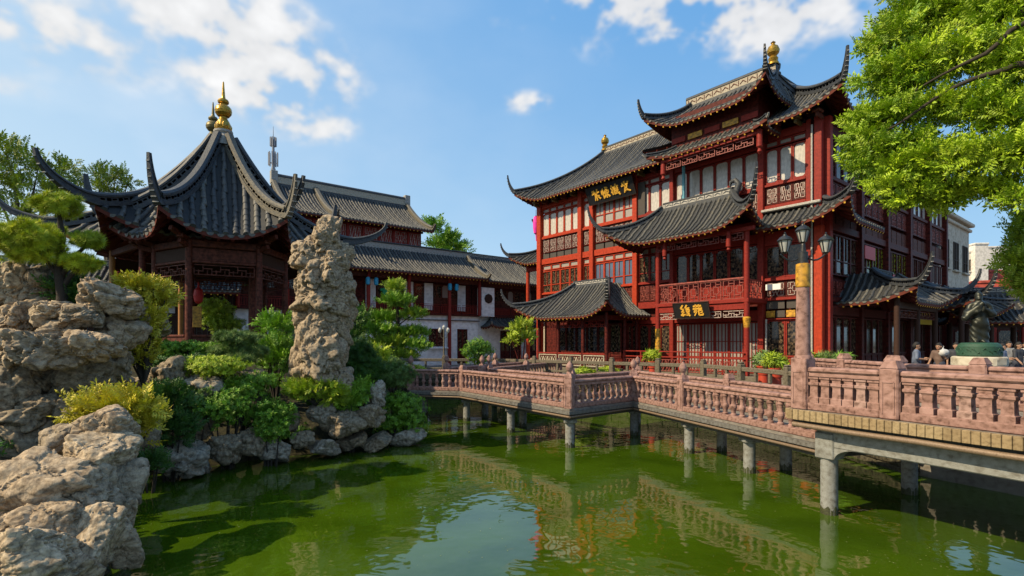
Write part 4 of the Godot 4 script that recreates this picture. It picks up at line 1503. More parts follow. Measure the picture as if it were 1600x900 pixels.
func build_side_tower():
	var tf := tea_frame()
	var t := thing("corner_tower", "small two-tier pavilion tower with red posts beside the tea house's far corner", "pavilion", tf * Vector3(-22.4, 0, -4.2), deg_to_rad(-51.5))
	var g := YARD
	var b := MB.new()
	b.box(Vector3(0.4, 2.2, -0.6), Vector3(2.8, 4.4, 3.4))
	part("wall", b, M.plaster_cream, t)
	var b2 := MB.new()
	b2.box(Vector3(0.7, 9.9, -0.5), Vector3(2.0, 3.2, 2.6))
	part("wall", b2, M.plaster_cream, t)
	for x in [-1.5, 1.5]:
		for z in [-2.2, 2.2]:
			var p := MB.new()
			p.tube([Vector3(x, 0, z), Vector3(x, 9.7 - g, z)], [0.17, 0.16], 10)
			part("post", p, M.red_bright, t)
	plank(t, Transform3D.IDENTITY, "beam", Vector3(0, 9.3 - g, 2.2), Vector3(3.2, 0.36, 0.2), M.red_deep)
	plank(t, Transform3D.IDENTITY, "floor", Vector3(0, 5.9 - g, 0), Vector3(3.6, 0.25, 5.0), M.red_dark)
	var r := roof_root(t)
	hip_roof(r, -2.2, 2.4, 3.0, -3.0, 9.75 - g, 1.5, 2.2, 1.7, {"lift": 0.7, "horn_up": 1.15, "horn_out": 0.7, "zone": 1.8, "sides": "frlb", "rows": false, "over": 1.0})
	main_ridge(r, Vector3(-0.5, 11.2 - g, 0.8), Vector3(1.6, 11.2 - g, 0.8), 0.34, 0.26, M.ridge)
	var r2 := roof_root(t)
	hip_roof(r2, -0.6, 2.2, 1.2, -2.2, 12.75 - g, 1.2, 1.5, 1.0, {"lift": 0.4, "horn_up": 0.45, "horn_out": 0.45, "zone": 1.4, "sides": "frlb", "rows": false, "over": 0.8})
	for x in [-0.2, 1.8]:
		plank(t, Transform3D.IDENTITY, "post", Vector3(x, 11.9 - g, 0.9), Vector3(0.16, 1.9, 0.16), M.red_deep)



# ---- long white gallery and the hall behind it, across the pond
func build_gallery():
	var turn := deg_to_rad(38.5)
	var g := YARD
	var o := Vector3(-5.7, YARD, -43.0)
	var t := thing("white_gallery", "long white two-storey gallery with dark red balcony rail and grey tiled roof", "gallery", o, turn)
	var F := Transform3D.IDENTITY
	var w := MB.new()
	w.box(Vector3(-8.7, 2.05, -2.1), Vector3(24.7, 4.1, 4.0))
	w.box(Vector3(9.6, 2.05, -2.6), Vector3(11.8, 4.1, 4.0))
	part("wall", w, M.wall_white, t)
	var up := MB.new()
	up.box(Vector3(-8.7, 5.75, -2.6), Vector3(24.6, 3.2, 3.0))
	up.box(Vector3(9.6, 5.75, -2.9), Vector3(11.7, 3.2, 3.4))
	part("wall", up, M.red_dark, t)
	# white piers between the windows upstairs
	for x in [-5.6, -2.4, -0.6, 2.6]:
		plank(t, F, "pier", Vector3(x, 5.6, -1.06), Vector3(0.8, 2.2, 0.1), M.wall_white)
	plank(t, F, "pier", Vector3(4.55, 5.3, -0.2), Vector3(1.35, 2.5, 0.7), M.wall_white)
	var od := MB.new()
	od.lathe([Vector2(0.0, -0.04), Vector2(0.42, -0.04), Vector2(0.42, 0.04), Vector2(0.3, 0.05), Vector2(0.0, 0.05)], 8)
	part("wall_plaque", od, M.timber_dark, t, Transform3D(Basis(Vector3.RIGHT, PI / 2).scaled(Vector3(1, 1, 1)), Vector3(4.55, 5.6, 0.2)))
	# upstairs windows and balcony
	for q in [[-20.6, -18.4], [-17.6, -15.4], [-14.6, -12.4], [-11.6, -9.6], [-9.2, -7.0], [-5.1, -2.9], [-1.95, -1.05], [-0.15, 2.15]]:
		var n := int((q[1] - q[0]) / 0.72)
		for k in n:
			var a: float = lerpf(q[0], q[1], float(k) / n)
			var b: float = lerpf(q[0], q[1], float(k + 1) / n)
			window_at(t, Transform3D(Basis(), Vector3(0, 0, -1.05)), a, b, 6.3 - g, 8.0 - g, "door", M.red_brown, M.curtain if k % 2 else M.glass_dark)
	for k in 7:
		var a: float = 5.4 + 0.75 * k
		window_at(t, Transform3D(Basis(), Vector3(0, 0, -1.15)), a, a + 0.74, 6.3 - g, 7.9 - g, "door", M.red_brown, M.curtain if k % 3 == 0 else M.glass_dark)
	plank(t, F, "balcony_floor", Vector3(-8.7, 5.45 - g, -0.45), Vector3(24.7, 0.16, 1.3), M.red_dark)
	plank(t, F, "balcony_floor", Vector3(9.7, 5.45 - g, -0.65), Vector3(9.0, 0.16, 1.0), M.red_dark)
	for k in 13:
		var a := -21.9 + 1.98 * k
		lattice_at(t, Transform3D(Basis(), Vector3(0, 0, 0.12)), a, a + 1.9, 5.55 - g, 6.3 - g, 3, null, M.red_deep, "balcony_rail")
	for k in 4:
		var a := 5.35 + 1.98 * k
		lattice_at(t, Transform3D(Basis(), Vector3(0, 0, -0.2)), a, a + 1.9, 5.55 - g, 6.25 - g, 3, M.red_dark, M.red_deep, "balcony_rail")
	plank(t, F, "beam", Vector3(-8.7, 8.3 - g, 0.02), Vector3(24.7, 0.5, 0.14), M.red_brown)
	plank(t, F, "beam", Vector3(9.7, 8.25 - g, -0.25), Vector3(11.0, 0.5, 0.14), M.red_brown)
	for x in [-21.0, -18.0, -15.0, -12.0, -9.4, -6.3, -3.0, 0.65, 3.62]:
		var low: float = 0.0 if x == 0.65 else 4.1
		var b := MB.new()
		b.tube([Vector3(x, low, 0.16), Vector3(x, 8.4 - g, 0.16)], [0.15, 0.14], 10)
		part("post", b, M.red_deep, t)
	# ground floor openings
	for q in [[-4.6, -2.9, 3.0, 4.4, "grid"], [-1.15, 0.25, 2.9, 4.3, "grid"], [1.55, 2.5, 1.45, 4.3, "door"], [6.4, 7.5, 1.45, 4.2, "door"], [7.6, 8.7, 1.45, 4.2, "door"], [9.5, 10.6, 1.45, 4.2, "door"], [-8.4, -6.6, 2.9, 4.3, "grid"]]:
		var Fw := Transform3D(Basis(), Vector3(0, 0, -0.04 if q[0] < 5 else -0.54))
		var mid: float = (q[0] + q[1]) / 2
		window_at(t, Fw, q[0], mid, q[2] - g, q[3] - g, q[4], M.red_dark, M.glass_dark)
		window_at(t, Fw, mid, q[1], q[2] - g, q[3] - g, q[4], M.red_dark, M.glass_dark)
	plank(t, F, "sill", Vector3(-0.4, 2.75 - g, 0.05), Vector3(1.9, 0.12, 0.3), M.wall_white)
	plank(t, F, "cornice", Vector3(-4.2, 5.0 - g, 0.0), Vector3(15.9, 0.07, 0.1), M.timber_grey)
	for x in [-6.1, 0.9]:
		for s in [-0.32, 0.32]:
			var b := MB.new()
			b.lathe([Vector2(0.03, 0), Vector2(0.15, 0.05), Vector2(0.17, 0.3), Vector2(0.15, 0.55), Vector2(0.03, 0.6)], 10, Vector3(x + s, 7.4 - g, 0.35))
			part("lantern", b, M.lantern_blue, t)
	# little pent roof over the side door
	var pr := roof_root(t, "porch_roof")
	hip_roof(pr, 4.3, 9.6, 1.0, -1.6, 4.55 - g, 0.75, 1.3, 0.9, {"lift": 0.2, "horn_up": 0.25, "horn_out": 0.25, "zone": 1.0, "sides": "frl", "cut_back": true, "rows": false, "over": 0.8, "ridge_w": 0.18, "ridge_h": 0.2})
	# main roofs
	var r := roof_root(t)
	roof_face(r, roof_spec(Vector3(-21.6, 8.55 - g, 1.0), Vector3.RIGHT, Vector3.FORWARD, 25.6, 3.2, 2.1, 0.0, 0.0), 0.27, 0.08, false)
	var f0 := roof_spec(Vector3(-21.6, 8.55 - g, 1.0), Vector3.RIGHT, Vector3.FORWARD, 25.6, 3.2, 2.1, 0.0, 0.0)
	for x in [0.15, 13.4, 25.5]:
		var verge := MB.new()
		var pts := []
		for i in 9:
			pts.append(roof_point(f0, x, 3.2 * (8 - i) / 8.0) + Vector3(0, 0.0, 0))
		pts.append(pts[8] + Vector3(0.0, 0.1, 0.25))
		pts.append(pts[8] + Vector3(0.0, 0.35, 0.45))
		verge.sweep(pts, ridge_profile(0.28, 0.34), [1, 1, 1, 1, 1, 1, 1, 1, 1, 0.8, 0.4])
		part("verge_ridge", verge, M.ridge_warm, r)
	var r2 := roof_root(t)
	roof_face(r2, roof_spec(Vector3(4.2, 8.45 - g, 0.6), Vector3.RIGHT, Vector3.FORWARD, 13.0, 4.0, 2.6, 0.0, 0.0), 0.27, 0.08, false)
	main_ridge(r2, Vector3(4.3, 11.0 - g, -3.4), Vector3(17.0, 11.0 - g, -3.4), 0.4, 0.3, M.plaster_grey)
	var bandw := MB.new()
	bandw.bevel_box(Vector3(-8.7, 10.75 - g, -2.35), Vector3(25.6, 0.75, 0.3), 0.03)
	part("parapet", bandw, M.plaster_grey, t)
	var capr := MB.new()
	capr.bevel_box(Vector3(-8.7, 11.16 - g, -2.35), Vector3(25.7, 0.1, 0.5), 0.03)
	part("parapet_cap", capr, M.ridge, t)
	# painted shirts hung in the open window
	for q in [[-4.5, M.cloth_green], [-3.8, M.cloth_teal]]:
		var c := MB.new()
		c.bevel_box(Vector3(0, 0.32, 0), Vector3(0.42, 0.62, 0.1), 0.03)
		c.bevel_box(Vector3(-0.28, 0.5, 0), Vector3(0.2, 0.2, 0.08), 0.03)
		c.bevel_box(Vector3(0.28, 0.5, 0), Vector3(0.2, 0.2, 0.08), 0.03)
		whole("hanging_shirt", c, q[1], "%s shirt hung in the upstairs window of the white gallery" % ("green" if q[0] < -4 else "teal"), "shirt", Transform3D(Basis(Vector3.UP, turn), o) * Vector3(q[0], 6.75 - g, -0.9), turn, "shirts hung in the gallery window")
	# upper hall
	var h := thing("upper_hall", "tall hall behind the white gallery with a red lattice storey and pale banded ridge", "hall", Transform3D(Basis(Vector3.UP, turn), o) * Vector3(0, 0, -3.0), turn)
	var hb := MB.new()
	hb.box(Vector3(-5.4, 5.6, -4.0), Vector3(10.4, 11.2, 7.6))
	hb.face([Vector3(-0.15, 13.9, -4.0), Vector3(-0.15, 12.0, -2.4), Vector3(-0.15, 11.2, -0.2), Vector3(-0.15, 11.2, -7.8), Vector3(-0.15, 12.0, -5.6)], Vector3.RIGHT)
	hb.face([Vector3(-10.6, 13.9, -4.0), Vector3(-10.6, 12.0, -2.4), Vector3(-10.6, 11.2, -0.2), Vector3(-10.6, 11.2, -7.8), Vector3(-10.6, 12.0, -5.6)], Vector3.LEFT)
	part("wall", hb, M.red_dark, h)
	for k in 8:
		var a := -10.5 + 1.3 * k
		lattice_at(h, Transform3D(Basis(), Vector3(0, 0, -0.14)), a + 0.06, a + 1.24, 11.25 - g, 12.45 - g, 4 if k % 2 else 0, M.red_deep, M.fret_light)
		plank(h, F, "post", Vector3(a, 11.9 - g, -0.1), Vector3(0.14, 1.6, 0.2), M.red_deep)
	plank(h, F, "beam", Vector3(-5.3, 12.55 - g, -0.1), Vector3(10.6, 0.18, 0.2), M.red_dark)
	var hr := roof_root(h)
	for s in [0, 1]:
		var B := Basis(Vector3.UP, PI * s)
		var fs := roof_spec(Vector3(-5.3, 12.65 - g, -4.0) + B * Vector3(-5.9, 0, 4.8), B * Vector3.RIGHT, B * Vector3.FORWARD, 11.8, 4.8, 3.0, 0.0, 0.0)
		roof_face(hr, fs, 0.27, 0.08, false)
		if s == 0:
			for x in [0.15, 3.4, 11.65]:
				var vr := MB.new()
				var pts := []
				for i in 9:
					pts.append(roof_point(fs, x, 4.8 * (8 - i) / 8.0))
				pts.append(pts[8] + Vector3(0, 0.1, 0.25))
				pts.append(pts[8] + Vector3(0, 0.45, 0.5))
				vr.sweep(pts, ridge_profile(0.34, 0.36), [1, 1, 1, 1, 1, 1, 1, 1, 1, 0.8, 0.4])
				part("verge_ridge", vr, M.ridge_warm, hr)
	main_ridge(hr, Vector3(-11.0, 15.5 - g, -4.0), Vector3(0.5, 15.5 - g, -4.0), 0.95, 0.36, M.plaster_cream, 0.0, false)
	for x in [-11.0, 0.5]:
		plank(hr, F, "ridge_end", Vector3(x, 16.15 - g, -4.0), Vector3(0.5, 1.0, 0.46), M.plaster_grey)
	# lattice mast far behind
	var m := thing("mast", "thin grey communications mast with antenna cage rising behind the pavilions", "mast", Vector3(-53.928, 3.300, -120.000) + Vector3(0, -2, 0))
	var mm := MB.new()
	mm.tube([Vector3.ZERO, Vector3(0, 41, 0)], [0.62, 0.5], 10)
	mm.tube([Vector3(0, 41, 0), Vector3(0, 47.5, 0)], [0.4, 0.25], 8)
	mm.tube([Vector3(0, 47.5, 0), Vector3(0, 50.5, 0)], [0.09, 0.04], 6)
	part("pole", mm, M.steel, m)
	var an := MB.new()
	for lv in [[41.6, 44.6, 0.95], [46.0, 48.0, 0.6]]:
		for k in 9:
			var a := TAU * k / 9
			var p := Vector3(cos(a), 0, sin(a)) * float(lv[2])
			an.box(p + Vector3(0, (lv[0] + lv[1]) / 2, 0), Vector3(0.22, lv[1] - lv[0], 0.22))
			an.bar(Vector3(0, lv[0] + 0.6, 0), p + Vector3(0, lv[0] + 0.6, 0), 0.08, 0.08)
	part("antenna", an, M.steel, m)


func plain_building(called: String, label: String, at: Vector3, turn: float, s: Vector3, m: Material, rows: Array, cornice: bool):
	var t := thing(called, label, "building", at, turn)
	var b := MB.new()
	b.box(Vector3(0, s.y / 2, -s.z / 2), s)
	part("wall", b, m, t)
	var c := MB.new()
	c.bevel_box(Vector3(0, s.y + 0.1, -s.z / 2), s * Vector3(1, 0, 1) + Vector3(0.7 if cornice else 0.2, 0.3, 0.7 if cornice else 0.2), 0.06)
	if cornice:
		c.bevel_box(Vector3(0, s.y - 0.35, -s.z / 2), s * Vector3(1, 0, 1) + Vector3(0.4, 0.25, 0.4), 0.05)
	part("cornice", c, m, t)
	for r in rows:
		var n: int = r[2]
		for k in n:
			var cx: float = -s.x / 2 + s.x * (k + 0.5) / n
			var ww: float = r[3]
			window_at(t, Transform3D(Basis(), Vector3(0, 0, 0.02)), cx - ww / 2, cx, r[0], r[1], "grid", M.timber_grey, M.glass_dark)
			window_at(t, Transform3D(Basis(), Vector3(0, 0, 0.02)), cx, cx + ww / 2, r[0], r[1], "grid", M.timber_grey, M.glass_dark)
			plank(t, Transform3D.IDENTITY, "sill", Vector3(cx, r[0] - 0.1, 0.08), Vector3(ww + 0.3, 0.14, 0.25), m)


func build_far_buildings():
	var tf := tea_frame()
	plain_building("cream_building", "weathered cream building with heavy cornice directly behind the tea house's shaded side", tf * Vector3(-0.7, 0, -27.0), deg_to_rad(38.5), Vector3(8.6, 11.6, 8.0), M.render_cream, [[1.2, 3.0, 3, 1.4], [4.4, 6.2, 3, 1.4], [7.6, 9.8, 3, 1.5]], true)
	plain_building("white_building", "pale flat-roofed block with wide windows at the end of the street", Vector3(64.829, 3.300, -76.000) + Vector3(0, -1.95, 0), deg_to_rad(-6), Vector3(5.4, 14.6, 10), M.render_white, [[1.5, 3.2, 2, 1.6], [4.6, 6.2, 2, 1.7], [8.0, 9.8, 2, 1.8], [12.0, 13.6, 2, 1.7]], false)
	plain_building("stair_tower", "narrow windowless pale tower between the white block and the red one", Vector3(66.325, 3.300, -75.000) + Vector3(0, -1.95, 0), deg_to_rad(-6), Vector3(1.7, 15.6, 6), M.render_white, [], false)
	plain_building("red_building", "red and white block half hidden by the lower tree", Vector3(73.771, 3.300, -78.000) + Vector3(0, -1.95, 0), deg_to_rad(-6), Vector3(7.0, 12.2, 10), M.render_red, [[1.5, 3.2, 3, 1.4], [5.0, 6.8, 3, 1.4], [8.4, 10.4, 3, 1.4]], false)
	plain_building("white_building", "plain white upper block rising behind the red one", Vector3(86.458, 3.300, -92.000) + Vector3(0, -1.95, 0), deg_to_rad(-6), Vector3(9.0, 18.2, 8), M.render_white, [[13.0, 14.6, 3, 1.4]], false)
	plain_building("shop_house", "red shop house beyond the statue at the right edge", Vector3(47.422, 3.300, -48.000) + Vector3(0, -1.95, 0), deg_to_rad(-30), Vector3(9.0, 7.4, 6), M.render_red, [[4.4, 6.0, 4, 1.1]], false)
	# awnings of the shops
	for q in [[1572, 44.0, M.cloth_green, "green shop awning beyond the people right of the statue", 2.2, 4.2], [1606, 43.0, M.cloth_teal, "teal shop awning at the right edge beyond the people", 2.6, 4.35], [1500, 46.0, M.sign_yellow, "yellow shop awning in the shade left of the statue", 2.4, 4.0]]:
		var b := MB.new()
		for k in 6:
			var x: float = -q[4] / 2 + q[4] * (k + 0.5) / 6
			b.bevel_box(Vector3(x, 0, 0), Vector3(q[4] / 6 - 0.02, 0.06, 1.2), 0.01, Basis(Vector3.RIGHT, 0.5))
			b.bevel_box(Vector3(x, -0.4, 0.53), Vector3(q[4] / 6 - 0.02, 0.28, 0.03), 0.01)
		var px: float = (q[0] - 800.0) / 830.0 * q[1]
		whole("awning", b, q[2], q[3], "awning", Vector3(px, q[5], -q[1]), deg_to_rad(-25))
	# gate pavilion behind the statue
	var t := thing("gate_pavilion", "small tiled gate pavilion with curling pale ridges behind the statue", "pavilion", Vector3(30.6, YARD, -34.0), deg_to_rad(-20))
	for x in [-1.7, 1.7]:
		for z in [-1.2, 1.2]:
			var b := MB.new()
			b.tube([Vector3(x, 0, z), Vector3(x, 3.2, z)], [0.16, 0.15], 10)
			part("post", b, M.timber_dark, t)
	plank(t, Transform3D.IDENTITY, "beam", Vector3(0, 2.95, 1.2), Vector3(3.7, 0.3, 0.2), M.timber_dark)
	var r := roof_root(t)
	hip_roof(r, -2.6, 2.6, 2.0, -2.0, 3.15, 1.9, 2.0, 1.7, {"lift": 0.6, "horn_up": 1.2, "horn_out": 0.7, "zone": 1.8, "sides": "frlb", "rows": false, "over": 1.0})
	main_ridge(r, Vector3(-0.9, 5.0, 0), Vector3(0.9, 5.0, 0), 0.4, 0.28, M.plaster_grey)
	# carved lacquer screen wall in the dark passage left of the statue
	var d := thing("open_shop", "dark open shop front with red posts beyond the terrace", "shop", Vector3(34.313, 3.300, -40.000) + Vector3(0, -1.95, 0), deg_to_rad(-20))
	var db := MB.new()
	db.box(Vector3(0, 2.2, -2.0), Vector3(7.0, 4.4, 3.0))
	part("wall", db, M.timber_dark, d)
	for k in 5:
		window_at(d, Transform3D(Basis(), Vector3(0, 0, -0.46)), -3.3 + 1.32 * k, -2.02 + 1.32 * k, 0.1, 2.8, "door", M.red_dark, M.glass_dark)
		plank(d, Transform3D.IDENTITY, "post", Vector3(-3.4 + 1.7 * k, 2.0, -0.2), Vector3(0.2, 4.0, 0.2), M.red_deep)
	plank(d, Transform3D.IDENTITY, "fascia", Vector3(0, 3.4, -0.3), Vector3(6.8, 0.5, 0.12), M.sign_red)


func build_corridor():
	var t := thing("corridor", "dark timber corridor with low tiled roof behind the pavilions on the left", "corridor", Vector3(-24.0, YARD, -29.5), deg_to_rad(24))
	var b := MB.new()
	b.box(Vector3(0, 2.4, -1.6), Vector3(15.0, 4.8, 2.4))
	part("wall", b, M.timber_dark, t)
	for k in 8:
		plank(t, Transform3D.IDENTITY, "post", Vector3(-7.2 + 2.05 * k, 2.4, 0.1), Vector3(0.2, 4.8, 0.2), M.red_brown)
		if k < 7:
			lattice_at(t, Transform3D(Basis(), Vector3(0, 0, -0.3)), -7.1 + 2.05 * k, -5.2 + 2.05 * k, 0.9, 3.6, 2, M.timber_dark, M.timber_grey)
			plank(t, Transform3D.IDENTITY, "beam", Vector3(-6.15 + 2.05 * k, 4.3, 0.1), Vector3(1.85, 0.3, 0.14), M.red_brown)
	var r := roof_root(t)
	roof_face(r, roof_spec(Vector3(-8.0, 4.9, 1.0), Vector3.RIGHT, Vector3.FORWARD, 16.0, 2.6, 1.5, 0.0, 0.0), 0.27, 0.08, false)
	main_ridge(r, Vector3(-8.0, 6.3, -1.6), Vector3(8.0, 6.3, -1.6), 0.4, 0.3, M.plaster_grey)


# ---- the two interlocked six-sided garden pavilions
func hex_pavilion(label: String, at: Vector3, floor_y: float, eave_r: float, col_r: float, eave_y: float, apex_y: float, tall: Dictionary) -> Node3D:
	var t := thing("hexagonal_pavilion", label, "pavilion", Vector3(at.x, floor_y, at.z), deg_to_rad(tall.get("turn", 30.0)))
	var ap := eave_r * cos(PI / 6)
	var ey := eave_y - floor_y
	var base := MB.new()
	base.lathe([Vector2(0, -0.6), Vector2(col_r + 0.6, -0.6), Vector2(col_r + 0.6, 0.0), Vector2(col_r + 0.5, 0.05), Vector2(0, 0.05)], 6)
	part("plinth", base, M.quay_stone, t, Transform3D(Basis(Vector3.UP, 0.0), Vector3.ZERO))
	for k in 6:
		var a := PI / 3 * k + PI / 6
		var c := Vector3(sin(a), 0, cos(a)) * col_r
		var b := MB.new()
		b.tube([c + Vector3(0, 0.05, 0), c + Vector3(0, ey - 0.1, 0)], [0.125, 0.115], 12)
		b.lathe([Vector2(0.2, 0.05), Vector2(0.21, 0.15), Vector2(0.14, 0.25)], 12, c)
		part("column", b, M.timber_honey if k in tall.get("honey", []) else M.red_brown, t)
		# bracket arm out to the corner
		var d := c.normalized()
		var br := MB.new()
		br.bar(c + Vector3(0, ey - 0.35, 0), c + d * 0.55 + Vector3(0, ey - 0.22, 0), 0.12, 0.16)
		br.bar(c + Vector3(0, ey - 0.12, 0), c + d * 1.05 + Vector3(0, ey + 0.12, 0), 0.12, 0.16)
		br.bevel_box(c + d * 0.5 + Vector3(0, ey - 0.05, 0), Vector3(0.22, 0.16, 0.22), 0.03)
		part("bracket", br, M.red_brown, t)
	var side := col_r
	for k in 6:
		var B := Basis(Vector3.UP, PI / 3 * k)
		var fr := Transform3D(B, B * Vector3(0, 0, col_r * cos(PI / 6)))
		plank(t, fr, "beam", Vector3(0, ey - 0.22, 0), Vector3(side - 0.2, 0.26, 0.14), M.red_brown)
		if k in tall.get("bare", []):
			continue
		plank(t, fr, "board", Vector3(0, ey - 0.62, 0), Vector3(side - 0.22, 0.46, 0.06), M.timber_dark if k != 0 else M.red_brown)
		plank(t, fr, "beam", Vector3(0, ey - 0.9, 0), Vector3(side - 0.2, 0.1, 0.12), M.red_brown)
		lattice_at(t, fr, -side / 2 + 0.12, side / 2 - 0.12, ey - 1.42, ey - 0.96, 2, null, M.red_brown, "hanging_lattice")
		if not k in tall.get("open", []):
			plank(t, fr, "bench", Vector3(0, 0.45, -0.05), Vector3(side - 0.2, 0.08, 0.36), M.red_brown)
			plank(t, fr, "bench_front", Vector3(0, 0.22, 0.06), Vector3(side - 0.22, 0.34, 0.05), M.red_brown)
	var r := roof_root(t)
	var first: Dictionary
	for k in 6:
		var B := Basis(Vector3.UP, PI / 3 * k)
		var f := roof_spec(B * Vector3(-eave_r / 2, ey, ap), B * Vector3.RIGHT, B * Vector3.FORWARD, eave_r, ap, apex_y - eave_y, tan(PI / 6), tan(PI / 6), tall.lift, tall.lift, tall.reach, tall.zone, tall.sag)
		roof_face(r, f, tall.step, tall.step * 0.31, k in [0, 1, 5], tall.get("over", 2.4), 5, tall.get("gold", false))
		hip_ridge(r, f, true, 0.30, 0.48, tall.out, tall.up, k in [0, 1, 4, 5], 0.97, M.ridge_warm if k == 0 and tall.get("warm", false) else null)
	var ab := MB.new()
	ab.lathe([Vector2(0.5, -0.45), Vector2(0.42, -0.1), Vector2(0.30, 0.05), Vector2(0.36, 0.12), Vector2(0.36, 0.2), Vector2(0.0, 0.2)], 12, Vector3(0, apex_y - floor_y, 0))
	part("roof_crown", ab, M.plaster_grey, r)
	finial(r, Vector3(0, apex_y - floor_y + 0.2, 0), tall.finial, tall.metal)
	return t


func build_garden_pavilions():
	hex_pavilion("front hexagonal pavilion with dark posts, steep curved roof and bright gold finial", Vector3(-11.9, 0, -21.9), 3.05, 3.55, 2.35, 7.15, 11.75, {"lift": 0.75, "reach": 0.5, "zone": 1.7, "sag": 0.40, "step": 0.33, "out": 0.5, "up": 1.6, "finial": 0.92, "metal": M.gold, "warm": true})
	hex_pavilion("larger hexagonal pavilion behind the first, with dull bronze-green finial and honey coloured posts", Vector3(-13.9, 0, -24.7), 3.0, 5.2, 3.9, 7.35, 12.3, {"lift": 0.8, "reach": 0.7, "zone": 2.2, "sag": 0.40, "step": 0.34, "out": 2.1, "up": 1.3, "finial": 0.86, "metal": M.gold_old, "honey": [4, 3], "over": 2.8, "turn": 21.0, "bare": [0, 1, 5], "open": [0, 1, 5]})



# ---- zigzag bridge and stone terrace
func carved_baluster(h: float) -> ArrayMesh:
	return cached("baluster%s" % h, func():
		var b := MB.new()
		var p := [Vector2(0.075, 0), Vector2(0.075, 0.07), Vector2(0.052, 0.11), Vector2(0.060, 0.22), Vector2(0.085, 0.38), Vector2(0.082, 0.46), Vector2(0.055, 0.56), Vector2(0.048, 0.72), Vector2(0.055, 0.82), Vector2(0.075, 0.88), Vector2(0.075, 1.0)]
		for i in p.size():
			p[i] = p[i] * Vector2(1, h)
		b.lathe(p, 8)
		return b)


func square_baluster(h: float) -> ArrayMesh:
	return cached("square_baluster%s" % h, func():
		var b := MB.new()
		var p := [Vector2(0.098, 0), Vector2(0.098, 0.20), Vector2(0.078, 0.24), Vector2(0.072, 0.62), Vector2(0.080, 0.66), Vector2(0.098, 0.70), Vector2(0.098, 0.78), Vector2(0.078, 0.81), Vector2(0.078, 0.90), Vector2(0.098, 0.94), Vector2(0.098, 1.0)]
		for i in p.size():
			p[i] = p[i] * Vector2(1.414, h)
		b.lathe(p, 4, Vector3.ZERO, true)
		return b)


# a balustrade between two posts; y0 is the foot of its kerb
func balustrade(t: Node3D, a: Vector3, b: Vector3, y0: float, n: int, square: bool, posts := 0.14):
	var p := Vector3(a.x, y0, a.z)
	var q := Vector3(b.x, y0, b.z)
	var d := (q - p).normalized()
	var l := p.distance_to(q)
	var kerb := 0.15
	var bh := 0.49 if square else 0.53
	var B := Basis(Vector3.UP.cross(d), Vector3.UP, d)
	var c := (p + q) / 2
	var k := MB.new()
	k.bevel_box(c + Vector3.UP * kerb / 2, Vector3(0.24, kerb, l - posts * 2), 0.02, B)
	part("rail_base", k, M.pink_stone_b, t)
	var h := MB.new()
	h.bevel_box(c + Vector3.UP * (kerb + bh + 0.045), Vector3(0.17, 0.09, l - posts * 2), 0.015, B)
	h.bevel_box(c + Vector3.UP * (kerb + bh + 0.14), Vector3(0.25, 0.10, l - posts * 2), 0.03, B)
	part("handrail", h, M.pink_stone, t)
	var turn := B
	for i in n:
		var x := posts + (l - 2 * posts) * (i + 0.5) / n
		part("baluster", square_baluster(bh) if square else carved_baluster(bh), M[["pink_stone", "pink_stone_b", "pink_stone", "pink_stone_c", "pink_stone_b"][(i * 3 + int(l * 7)) % 5]], t, Transform3D(turn, p + d * x + Vector3.UP * kerb))


func rail_post(t: Node3D, at: Vector3, y0: float, turn: float, knob: bool, s := 0.27, h := 0.95):
	var B := Basis(Vector3.UP, turn)
	var b := MB.new()
	b.bevel_box(Vector3(at.x, y0 + h / 2, at.z), Vector3(s, h, s), 0.025, B)
	for k in 4:
		var Bk := B * Basis(Vector3.UP, PI / 2 * k)
		var c := Vector3(at.x, y0 + h * 0.42, at.z) + Bk * Vector3(0, 0, s / 2 + 0.004)
		for q in [[Vector3(-s * 0.3, 0, 0), Vector3(0.022, h * 0.62, 0.016)], [Vector3(s * 0.3, 0, 0), Vector3(0.022, h * 0.62, 0.016)], [Vector3(0, h * 0.31, 0), Vector3(s * 0.6, 0.022, 0.016)]]:
			b.box(c + Bk * (q[0] as Vector3), q[1], Bk)
	var top := Vector3(at.x, y0 + h, at.z)
	for k in 4:
		var Bk := B * Basis(Vector3.UP, PI / 2 * k)
		var e := s / 2 - 0.004
		var i := s * 0.28
		b.face([top + Bk * Vector3(-e, 0, e), top + Bk * Vector3(e, 0, e), top + Bk * Vector3(i, 0.13, i), top + Bk * Vector3(-i, 0.13, i)], Bk * Vector3(0, 0.5, 1))
	b.face([top + B * Vector3(-s * 0.28, 0.13, -s * 0.28), top + B * Vector3(s * 0.28, 0.13, -s * 0.28), top + B * Vector3(s * 0.28, 0.13, s * 0.28), top + B * Vector3(-s * 0.28, 0.13, s * 0.28)], Vector3.UP)
	var o := part("rail_post", b, M.pink_stone, t)
	if knob:
		var kb := MB.new()
		kb.lathe([Vector2(0.06, 0), Vector2(0.055, 0.05), Vector2(0.10, 0.12), Vector2(0.115, 0.19), Vector2(0.09, 0.28), Vector2(0.04, 0.35), Vector2(0.0, 0.39)], 12, Vector3(at.x, y0 + h + 0.13, at.z))
		part("knob", kb, M.pink_stone, o)


func offset_line(line: Array, d: float) -> Array:
	# towards the left of the direction of travel, mitred
	var out := []
	for i in line.size():
		var a: Vector3 = line[maxi(i - 1, 0)]
		var b: Vector3 = line[i]
		var c: Vector3 = line[mini(i + 1, line.size() - 1)]
		var n1 := Vector3((b - a).z, 0, -(b - a).x).normalized()
		var n2 := Vector3((c - b).z, 0, -(c - b).x).normalized()
		if i == 0:
			n1 = n2
		if i == line.size() - 1:
			n2 = n1
		var m := (n1 + n2).normalized()
		out.append(b + m * (d / maxf(0.35, m.dot(n1))))
	return out


